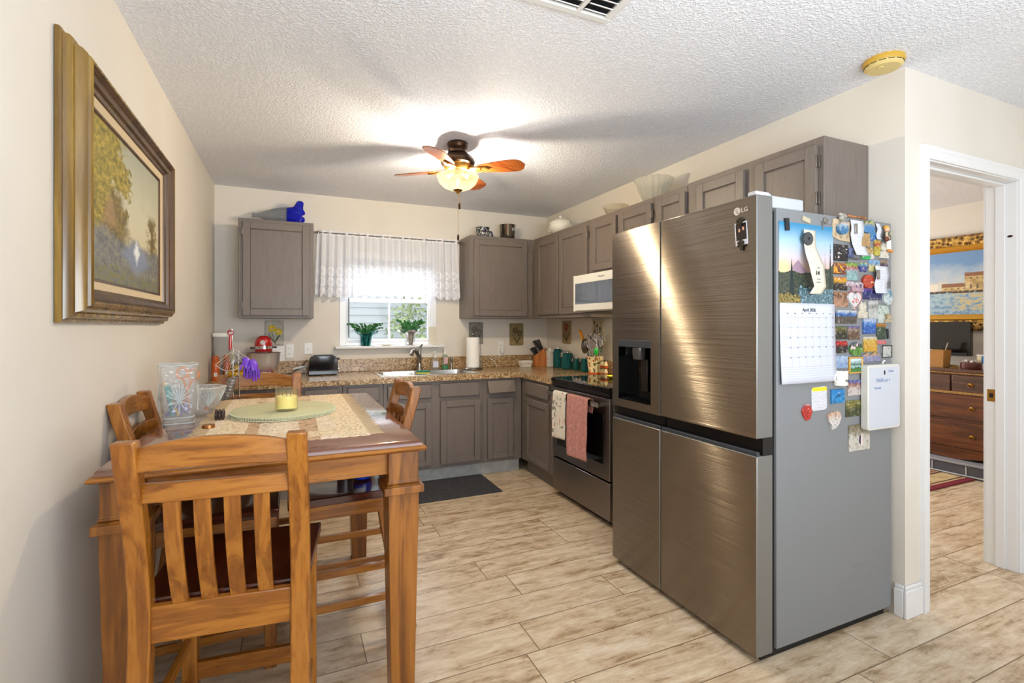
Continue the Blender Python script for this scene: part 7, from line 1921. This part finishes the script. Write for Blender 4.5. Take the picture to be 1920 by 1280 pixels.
# day strip held by a round black magnet
m = MB()
P_ = [(1518, 431, 23, .016), (1519, 462, 24, .020), (1524, 478, 28, .030), (1531, 496, 30, .040), (1535, 520, 27, .042), (1538, 537, 24, .038), (1529, 551, 24, .026)]
rows = []
for u, v, w, off in P_:
    a = rect(u - w / 2, v, u + w / 2, v + 1, FS_ - off); rows.append((a[0], a[1], a[3], FS_ - off))
def strip(uu, vv_):
    k = min(int(vv_ * (len(rows) - 1)), len(rows) - 2); f = vv_ * (len(rows) - 1) - k
    a = [rows[k][i] + (rows[k + 1][i] - rows[k][i]) * f for i in range(4)]
    return (a[0] + (a[1] - a[0]) * uu, a[3] + .004 * (uu - .5), a[2])
ds_ = tag(m.sheet(strip, 4, 36).build('day_strip', PAPERC, smooth=80, solid=.001, org=(rows[3][0], FS_, rows[3][2])), 'curling cream strip with day 14 hanging over the mountain photo', 'paper strip')
a_, z_ = pY(1534, 512, FS_ - .046); letters('14', .024, INK, ds_, (a_, FS_ - .0445, z_), FACE_Y)
for v_, tx_, sz_ in ((502, 'TODAY', .005), (523, 'Tuesday', .006), (529, 'April 2026', .006)):
    a_, z_ = pY(1535.5, v_, FS_ - .045); letters(tx_, sz_, INKG, ds_, (a_, FS_ - .0445, z_), FACE_Y, name='small_print')
xr_, zr2 = pY(1517.5, 447, FS_ - .03)
m = MB().lathe([(.006, 0), (.006, .012), (.024, .013), (.026, .011), (.026, 0.0)], (0, 0, 0), 32, cap=False); m.v = [Vector((xr_ + p.x, FS_ - .017 - p.z, zr2 + p.y)) for p in m.v]
tag(m.build('ring_magnet', M('dark_ferrite', (66, 68, 70), .6)), 'round dark ring magnet pinning the day strip to the calendar', 'magnet', 'bar magnets')
# yellow-headed calendar card
o, b = magnet('calendar_card', 'small calendar card with yellow header below the month page', 1522, 725, 1550.5, 769, lines('card_print', (150, 150, 150), 160.0, .4), th=.0022, shape='rr', cat='card', group=None, rot=2)
x0, x1, z0, z1 = b
MB().box(x0 + .002, x1 - .002, FS_ - .003, FS_ - .002, z1 - .017, z1 - .0015).build('yellow_header', M('header_yellow', (236, 212, 40), .4), o)
# mug magnet
x0, x1, z0, z1 = rect(1567, 695, 1592, 723, FS_ - .02)
mg = thing('mug_magnet', 'white half-mug magnet with a big handle and dark letters', 'magnet', ((x0 + x1) / 2, FS_, z0), group=MG)
m = MB(); rW = (x1 - x0) * .40; xc = x1 - rW - .002
prof = [(rW * .9, 0), (rW, .004), (rW, z1 - z0 - .006), (rW * 1.08, z1 - z0), (rW * .95, z1 - z0)]
vs = []; n = 14
for r_, zz in prof:
    for i in range(n + 1): vs.append((xc + r_ * math.cos(PI * i / n), FS_ - .001 - .9 * r_ * math.sin(PI * i / n), z0 + zz))
fs = [(j * (n + 1) + i, j * (n + 1) + i + 1, (j + 1) * (n + 1) + i + 1, (j + 1) * (n + 1) + i) for j in range(4) for i in range(n)] + [tuple(range(n + 1))]
m.add(vs, fs).build('cup', WHITEC, mg, smooth=60, solid=.002)
MB().tube([(xc - rW * .8, FS_ - .012, z0 + (z1 - z0) * .82), (x0 + .004, FS_ - .014, z0 + (z1 - z0) * .70), (x0 + .002, FS_ - .014, z0 + (z1 - z0) * .38), (xc - rW * .8, FS_ - .012, z0 + (z1 - z0) * .2)], .004, 8).build('handle', WHITEC, mg, smooth=60)
letters('FLA', .014, M('navy_letters', (40, 44, 90), .5), mg, (xc + .004, FS_ - .003 - .9 * rW, z0 + (z1 - z0) * .34), FACE_Y)
# whiteboard
x0, x1, z0, z1 = rect(1627, 683, 1687, 804, FS_ - .034)
wbd = thing('whiteboard', 'small white dry-erase board with blue handwriting hanging by a hook', 'whiteboard', ((x0 + x1) / 2, FS_, z0))
MB().prism(rrect(x0, x1, z0, z1, .014), FS_ - .036, FS_ - .004).build('frame', M('whiteboard_frame', (212, 210, 203), .35), wbd, bevel=.004)
MB().prism(rrect(x0 + .010, x1 - .010, z0 + .010, z1 - .012, .006), FS_ - .0372, FS_ - .0358).build('writing_surface', M('whiteboard_face', (200, 204, 214), .25), wbd, smooth=0)
hx_, hzz = pY(1658, 680, FS_ - .02)
MB().tube([(hx_, FS_ - .012, hzz - .012), (hx_ - .004, FS_ - .016, hzz), (hx_ + .002, FS_ - .018, hzz + .010), (hx_ + .008, FS_ - .018, hzz + .008)], .003, 8).build('hanging_hook', WHITEP, wbd)
bx_, bz_ = pY(1658.5, 698, FS_ - .038)
MB().box(bx_ - .0025, bx_ + .0025, FS_ - .040, FS_ - .037, bz_ - .009, bz_ + .009).build('marker_clip', BLK, wbd)
for tx_, u_, v_, s_ in (('Event', 1671, 695, .016), ('29600 ml +', 1656, 713, .022), ('human', 1646, 727, .017)):
    a_, z_ = pY(u_, v_, FS_ - .0375); letters(tx_, s_, INKB, wbd, (a_, FS_ - .0374, z_), FACE_Y, name='handwriting', ext=.0003)
# polaroid on the front door with two dark clips
yp0, zp0 = pX(1379, 459, FX); yp1 = pX(1402, 459, FX)[0]; zp1 = pX(1391, 416, FX)[1]; zp0 = pX(1390, 459.5, FX)[1]
T = Matrix.Translation((FX - .001, (yp0 + yp1) / 2, (zp0 + zp1) / 2)) @ Matrix.Rotation(-PI / 2, 4, 'Z') @ Matrix.Rotation(R(-4), 4, 'Y')
pw, ph = abs(yp0 - yp1), zp1 - zp0
pol = thing('instant_photo', 'white-bordered instant photo of two people on the fridge door', 'photo', tuple(T.translation))
b = MB(); b.T = T; b.box(-pw / 2, pw / 2, -.001, 0.0, -ph / 2, ph / 2); b.build('border', PAPER, pol)
b = MB(); b.T = T; b.box(-pw / 2 + .005, pw / 2 - .004, -.0014, -.0009, -ph / 2 + .020, ph / 2 - .006); pi_ = b.build('image', M('dark_photo', (28, 14, 16), .3), pol)
b = MB(); b.T = T
for hx_, hz_ in ((-.008, .014), (.011, .018)): b.ball((hx_, -.0014, hz_), .0045, .0006, .0075, 10, 8)
b.build('faces_print', M('face_print', (206, 150, 124), .4), pi_)
for k, (dz, lab) in enumerate(((ph / 2 + .002, 'dark leaf-shaped clip magnet at the top of the instant photo'), (-ph / 2 + .004, 'dark leaf-shaped clip magnet at the bottom of the instant photo'))):
    b = MB(); b.T = T
    for j in range(6): b.ball((.011 * math.cos(j * PI / 3 + .5), -.006, dz + .010 * math.sin(j * PI / 3 + .5)), .0075, .004, .007, 8, 6)
    b.ball((.002, -.007, dz), .006, .004, .006)
    if k: b.ball((.0, -.005, dz - .018), .008, .004, .007)
    o = b.build('leaf_magnet', M('bronze_leaf', (58, 50, 36), .4, .6) if k == 0 else bpy.data.materials['bronze_leaf'], smooth=60); tag(o, lab, 'magnet', 'dark clips on the fridge door')
# ------------------------------------------------------------------ bedroom seen through the doorway
BX = 5.33
ds = thing('dresser', 'dark wooden dresser with brass pulls in the bedroom', 'dresser', (5.57, 2.55, 0))
DW = wood('dresser_wood', (52, 24, 10), (92, 46, 18), (130, 74, 34), 'y', 0.3, 0.6, 0.3)
DW2 = wood('dresser_top_wood', (50, 30, 24), (78, 48, 36), (100, 66, 50), 'y', 0.25, 0.6, 0.4)
dy0, dy1 = 1.95, 3.15
dtop = pX(1790, 691, BX)[1]
MB().box(BX + .02, EX - .02, dy0 + .02, dy1 - .02, .16, dtop - .03).build('carcass', DW, ds, bevel=.003)
m = MB().box(BX - .02, EX - .01, dy0, dy1, dtop - .030, dtop); m.build('top', DW2, ds, bevel=.006)
m = MB().box(BX - .012, BX + .02, dy0 + .006, dy1 - .006, dtop - .044, dtop - .030); m.build('rope_moulding', M('worn_gilt', (150, 116, 66), .4, .3, noise=90, amt=.3), ds, bevel=.003)
z_d = [pX(1790, v, BX)[1] for v in (703, 733, 738, 784, 789, 838)]
def drawer_(y0, y1, za, zb, pulls, mat):
    o = MB().box(BX - .004, BX + .022, y0, y1, zb, za).build('drawer', mat, ds, bevel=.004)
    for yp in pulls:
        p = MB().ball((BX - .008, yp, (za + zb) / 2), .006, .016, .012).tube([(BX - .012, yp - .02 * math.cos(PI * i / 8), (za + zb) / 2 - .028 * math.sin(PI * i / 8) + .002) for i in range(9)], .0032, 6)
        p.build('pull', BRASS, o, smooth=60)
ysp = pX(1783, 715, BX)[0]
drawer_(dy0 + .03, ysp - .006, z_d[0], z_d[1], [pX(1821, 720, BX)[0]], DW2); drawer_(ysp + .006, dy1 - .03, z_d[0], z_d[1], [ysp + .3], DW2)
MB().box(BX - .006, BX + .02, dy0 + .02, dy1 - .02, z_d[2], z_d[1]).build('carved_rail', bpy.data.materials['worn_gilt'], ds, bevel=.002)
yp_ = [pX(1823, 815, BX)[0], pX(1823, 815, BX)[0] + .62]
drawer_(dy0 + .03, dy1 - .03, z_d[2] - .004, z_d[3], yp_, DW); drawer_(dy0 + .03, dy1 - .03, z_d[4], z_d[5], yp_, DW)
m = MB(); n = 24
poly = [(dy0 + .02, z_d[5] - .003), (dy1 - .02, z_d[5] - .003)] + [(dy1 - .02 - (dy1 - dy0 - .04) * i / n, .155 - .03 * abs(math.sin(2.5 * PI * i / n)) + (-.06 if i in (0, n) else 0)) for i in range(n + 1)]
m.prism([(a, b) for a, b in poly], BX + .0, BX + .02, 'yz'); m.build('scalloped_apron', DW, ds, smooth=0)
for y in (dy0 + .06, dy1 - .06):
    for x in (BX + .05, EX - .06): MB().tube([(x, y, 0), (x, y, .17)], [.02, .035], 10).build('foot', DW, ds)
# plastic under-bed bin below the dresser
bn = thing('storage_bin', 'clear plastic storage bin with grey lid on the floor below the dresser', 'bin', (5.45, 2.45, 0))
g = G('bowed_clear_plastic'); 
def bow(y): return BX - .06 - .05 * (1 - ((y - 2.45) / .55) ** 2)
m = MB(); n = 16
ring = [(bow(1.95 + 1.0 * i / n), 1.95 + 1.0 * i / n) for i in range(n + 1)]
m.prism(ring + [(EX - .25, 2.95), (EX - .25, 1.95)], .0, .105, 'xy'); m.build('box', M('smoky_clear_plastic', (84, 88, 98), .15), bn, smooth=30)
ring2 = [(x - .012, y) for x, y in ring]
MB().prism(ring2 + [(EX - .24, 2.96), (EX - .24, 1.94)], .106, .124, 'xy').build('lid', M('bin_lid_grey', (150, 154, 162), .3), bn, bevel=.004)
MB().tube([(x - .004, y, .02) for x, y in ring], .006, 6).build('base_rib', M('bin_rib', (190, 194, 200), .3), bn)
for y in (2.28, 2.52): MB().box(bow(y) - .006, bow(y) + .004, y - .004, y + .004, .03, .1).build('rib', bpy.data.materials['bin_rib'], bn)
# rug
g = G('persian_rug'); x, y, z = g.xyz(); p = g.pos()
n = g.noise(p, 26, 4, .65); n2 = g.voro(p, 14)
e = (y + 1.0) ; ed = e.min(10.0)
c = g.ramp(n * .6 + n2 * .4, [(.25, (92, 30, 34)), (.4, (176, 136, 90)), (.5, (120, 34, 40)), (.62, (196, 164, 116))])
bd = e.lt(.26)
c = g.mix(bd, c, g.ramp(n * .7 + n2 * .3, [(.3, (120, 92, 60)), (.45, (196, 168, 120)), (.6, (206, 182, 138))]))
c = g.mix((e - .24).abs().lt(.012).max((e - .085).abs().lt(.008)), c, (90, 50, 36))
c = g.mix(e.lt(.06), c, (120, 26, 44))
g.set('Base Color', c).set('Roughness', .95).bump(g.noise(p, 200, 2), .4, .004)
tag(MB().box(3.75, 5.24, 2.218, 4.2, 0.0, .009).build('area_rug', g.m, org=(4.5, 3.218, 0), bevel=.003), 'red and tan patterned rug on the bedroom floor', 'rug')
# gilt framed harbour painting
PX_ = EX - .01
qy1, qz1a = pX(1740, 450, PX_); qy0, _ = pX(1848, 437, PX_)
fz1 = pX(1740, 449, PX_ - .05)[1]; fz0 = pX(1840, 620, PX_ - .05)[1]
cz1 = pX(1740, 479, PX_ - .03)[1]; cz0 = pX(1740, 589, PX_ - .03)[1]
gy0, gy1 = 1.72, 3.30
gp = thing('framed_harbour_painting', 'harbour painting of waterside houses in a carved gilt frame above the dresser', 'painting', (PX_, 2.5, fz0))
fw = (fz1 - cz1)
GILT = G('carved_gilt'); p = GILT.pos(); nn = GILT.voro(p, 30); n3 = GILT.noise(p, 60, 3)
GILT.set('Base Color', GILT.ramp(nn * .7 + n3 * .4, [(.3, (60, 42, 20)), (.5, (140, 102, 46)), (.7, (206, 164, 84))])).set('Metallic', .5).set('Roughness', .35).bump(nn + n3, .9, .012)
GOLD = M('smooth_gilt', (196, 146, 52), .3, .6)
def rf(name, mat, prof):
    vs, fs = [], []
    for e_, h in prof: vs += [(PX_ - h, gy0 + e_, fz0 + e_), (PX_ - h, gy1 - e_, fz0 + e_), (PX_ - h, gy1 - e_, fz1 - e_), (PX_ - h, gy0 + e_, fz1 - e_)]
    for j in range(len(prof) - 1):
        for i in range(4):
            a, b = j * 4 + i, j * 4 + (i + 1) % 4; fs.append((a, b, b + 4, a + 4))
    MB().add(vs, fs).build(name, mat, gp, smooth=30)
rf('outer_frame', GILT.m, [(0, 0.0), (0, .03), (.02, .055), (.07, .06), (fw * .62, .045)])
rf('inner_frame', GOLD, [(fw * .62, .045), (fw * .7, .05), (fw * .85, .04), (fw, .022)])
g = G('harbour_canvas'); x, y, z = g.xyz()
W = gy1 - gy0 - 2 * fw; Hh = fz1 - fz0 - 2 * fw
u = (y * -1.0 + (gy1 - fw - 2.5)) * (1 / W); v = (z - fw) * (1 / Hh)
p = g.vec(u * 1.4, v, 0.0); n = g.noise(p, 5, 5, .6, .3); n2 = g.noise(p, 22, 4, .65)
c = g.ramp(v + (n - .5) * .55, [(.35, (226, 214, 186)), (.6, (176, 192, 206)), (.85, (112, 150, 194))])
hz = .36
u0_ = .34; k_ = 1.25
roof = ((((u - u0_) * 7.0).floor() * (1 / 7.0)) * 1.15 + .50).min(.86)
bld = u.gt(u0_ + (n2 - .5) * .02) * v.lt(roof + (n2 - .5) * .03) * v.gt(hz - .02)
c = g.mix(bld, c, g.ramp(n2 * .5 + n * .5, [(.36, (142, 112, 62)), (.5, (196, 168, 110)), (.62, (222, 200, 150))]))
rfm = bld * v.gt(roof - .06)
c = g.mix(rfm, c, (140, 92, 60))
win = ((u * 26.0).fract() - .5).abs().lt(.16) * (((v - hz) * 6.5).fract() - .5).abs().lt(.22) * bld * v.lt(roof - .08)
c = g.mix(win * .8, c, (70, 54, 40))
w_h = (u - .27).abs().lt(.045) * v.gt(hz) * v.lt(.50)
c = g.mix(w_h, c, (226, 218, 200))
wat = v.lt(hz)
refl = (u + (n2 - .5) * .2).step(.35, .5) * v.gt(.06)
c = g.mix(wat, c, g.mix(refl * n2.step(.4, .6), g.ramp(n2 + v * .3, [(.4, (90, 130, 170)), (.6, (160, 186, 196))]), (200, 180, 128)))
c = g.mix((v - hz).abs().lt(.02) * u.gt(.2) * n2.gt(.45), c, (70, 50, 34))
boat = ((u - .12) * 1.0 + (v - .42) * .9).abs().lt(.014) * u.gt(.03) * u.lt(.22)
c = g.mix(boat, c, (140, 80, 44))
g.set('Base Color', c).set('Roughness', .4)
MB().box(PX_ - .024, PX_ - .012, gy0 + fw - .004, gy1 - fw + .004, fz0 + fw - .004, fz1 - fw + .004).build('canvas', g.m, gp, smooth=0)
gp_c = [o for o in gp.children if o.name.startswith('canvas')][0]
# television, basket and clutter on the dresser
ty1 = pX(1740, 640, 5.56)[0] + .35; ty0 = pX(1820.5, 640, 5.56)[0]
tz1 = pX(1780, 603.5, 5.56)[1]; tz0 = pX(1800, 667, 5.56)[1]
tv = thing('television', 'black flat television standing on the bedroom dresser', 'television', (5.58, (ty0 + ty1) / 2, dtop))
MB().box(5.555, 5.60, ty0, ty1, tz0, tz1).build('screen', M('tv_black', (9, 9, 10), .18), tv, bevel=.004)
MB().box(5.548, 5.556, ty0 + .03, ty1 - .03, tz0 - .002, tz0 + .028).build('lower_bezel', DGREY, tv, bevel=.002)
MB().box(5.565, 5.59, (ty0 + ty1) / 2 - .04, (ty0 + ty1) / 2 + .04, dtop, tz0 + .01).box(5.50, 5.66, (ty0 + ty1) / 2 - .16, (ty0 + ty1) / 2 + .16, dtop + .0005, dtop + .012).build('stand', BLACKP, tv, bevel=.003)
def onD(u, X): return pX(u, 690, X)[0]
bxy = 5.40
y1_, y0_ = onD(1738, bxy), onD(1776, bxy); zb1 = pX(1760, 655, bxy)[1]
bk = thing('wicker_basket', 'square honey wicker basket of papers on the dresser in front of the television', 'basket', (bxy, (y0_ + y1_) / 2, dtop))
g = G('woven_wicker'); x, y, z = g.xyz()
wv = ((z * 420.0).sin() * ((y + x) * 260.0).sin()) * .5 + .5
g.set('Base Color', g.mix(wv, (132, 82, 30), (200, 148, 74))).set('Roughness', .6).bump(wv, .6, .004)
m = MB(); hb = zb1 - dtop - .002
a_ = [(bxy - .05, y0_ + .008), (bxy + .06, y0_ + .008), (bxy + .06, y1_ - .008), (bxy - .05, y1_ - .008)]; c_ = [(bxy - .06, y0_ + .0), (bxy + .07, y0_ + .0), (bxy + .07, y1_), (bxy - .06, y1_)]
i_ = [(bxy - .052, y0_ + .008), (bxy + .062, y0_ + .008), (bxy + .062, y1_ - .008), (bxy - .052, y1_ - .008)]
m.add([(x, y, dtop + .001) for x, y in a_] + [(x, y, dtop + hb) for x, y in c_] + [(x, y, dtop + hb) for x, y in i_] + [(x, y, dtop + .02) for x, y in i_],
      [(3, 2, 1, 0)] + [(j * 4 + i, j * 4 + (i + 1) % 4, j * 4 + 4 + (i + 1) % 4, j * 4 + 4 + i) for j in range(3) for i in range(4)] + [(12, 13, 14, 15)])
m.build('basket_body', g.m, bk, smooth=0)
tag(MB().at((bxy, (y0_ + y1_) / 2 - .03, dtop + .03), (R(14), 0, R(20))).box(-.03, .03, -.002, .002, 0, .20).build('folded_paper', PAPERC), 'folded cream paper sticking up out of the wicker basket', 'paper')
tag(MB().at((bxy - .01, (y0_ + y1_) / 2 + .045, dtop + .025), (0, R(-8), R(70))).box(-.05, .05, -.002, .002, 0, .135).build('letter', PAPER), 'white letter lying over the rim of the wicker basket', 'paper')
ya_, yb_ = onD(1806, 5.42), onD(1835, 5.42)
tr_ = thing('jewellery_tray', 'dark round lidded tray on the dresser below the television', 'tray', (5.43, (ya_ + yb_) / 2, dtop))
MB().lathe([(.0, 0), (.07, 0), (.075, .01), (.075, .05), (.07, .055), (.0, .056)], (5.43, (ya_ + yb_) / 2, dtop + .0005), 28).build('body', M('plum_lacquer', (88, 44, 44), .25), tr_)
m = MB(); rr = random.Random(8)
for i in range(22): m.ball((5.43 + rr.uniform(-.05, .05), (ya_ + yb_) / 2 + rr.uniform(-.05, .05), dtop + .058 + rr.random() * .018), rr.uniform(.006, .014), n=7, m=5)
bo = tag(m.build('trinkets', M('pale_trinkets', (176, 170, 166), .3, .3, noise=80, amt=.4)), 'pale trinkets heaped on the dark round tray', 'trinkets'); bo['kind'] = 'stuff'
yc_ = onD(1793, 5.38)
m = MB()
for i in range(3): m.tube([(5.38 + .012 * i, yc_ + .018 * math.cos(2 * PI * k / 14) + .016 * i, dtop + .014 + .012 * math.sin(2 * PI * k / 14)) for k in range(15)], .004, 6)
tag(m.build('brass_bangles', BRASS, smooth=60), 'small gold bangles standing on the dresser front edge', 'bangles')
yj = onD(1842, 5.48)
jj = thing('cream_jar', 'cream and blue jar standing on the small white box on the dresser', 'jar', (5.48, yj, dtop + .05))
g = G('cream_blue_label'); x, y, z = g.xyz()
g.set('Base Color', g.mix(y.lt(-.008), (226, 214, 176), (40, 130, 206))).set('Roughness', .3)
MB().lathe([(0, 0), (.034, 0), (.036, .004), (.036, .062), (.0, .064)], (5.48, yj, dtop + .0505), 24).build('jar_body', g.m, jj)
MB().lathe([(.037, .064), (.037, .076), (0, .078)], (5.48, yj, dtop + .0505), 24).build('lid', WHITEP, jj)
tag(MB().box(5.43, 5.54, yj - .05, yj + .045, dtop + .0005, dtop + .05).build('white_box', WHITEP, bevel=.003), 'small white box under the cream jar on the dresser', 'box')
yq = onD(1830, 5.5)
tag(MB().lathe([(0, 0), (.022, 0), (.024, .005), (.024, .055), (.02, .06), (0, .062)], (5.52, yq + .02, dtop + .0005), 20).build('brown_jar', M('dark_brown_glass', (44, 22, 16), .15)), 'small dark brown jar beside the cream and blue jar', 'jar')
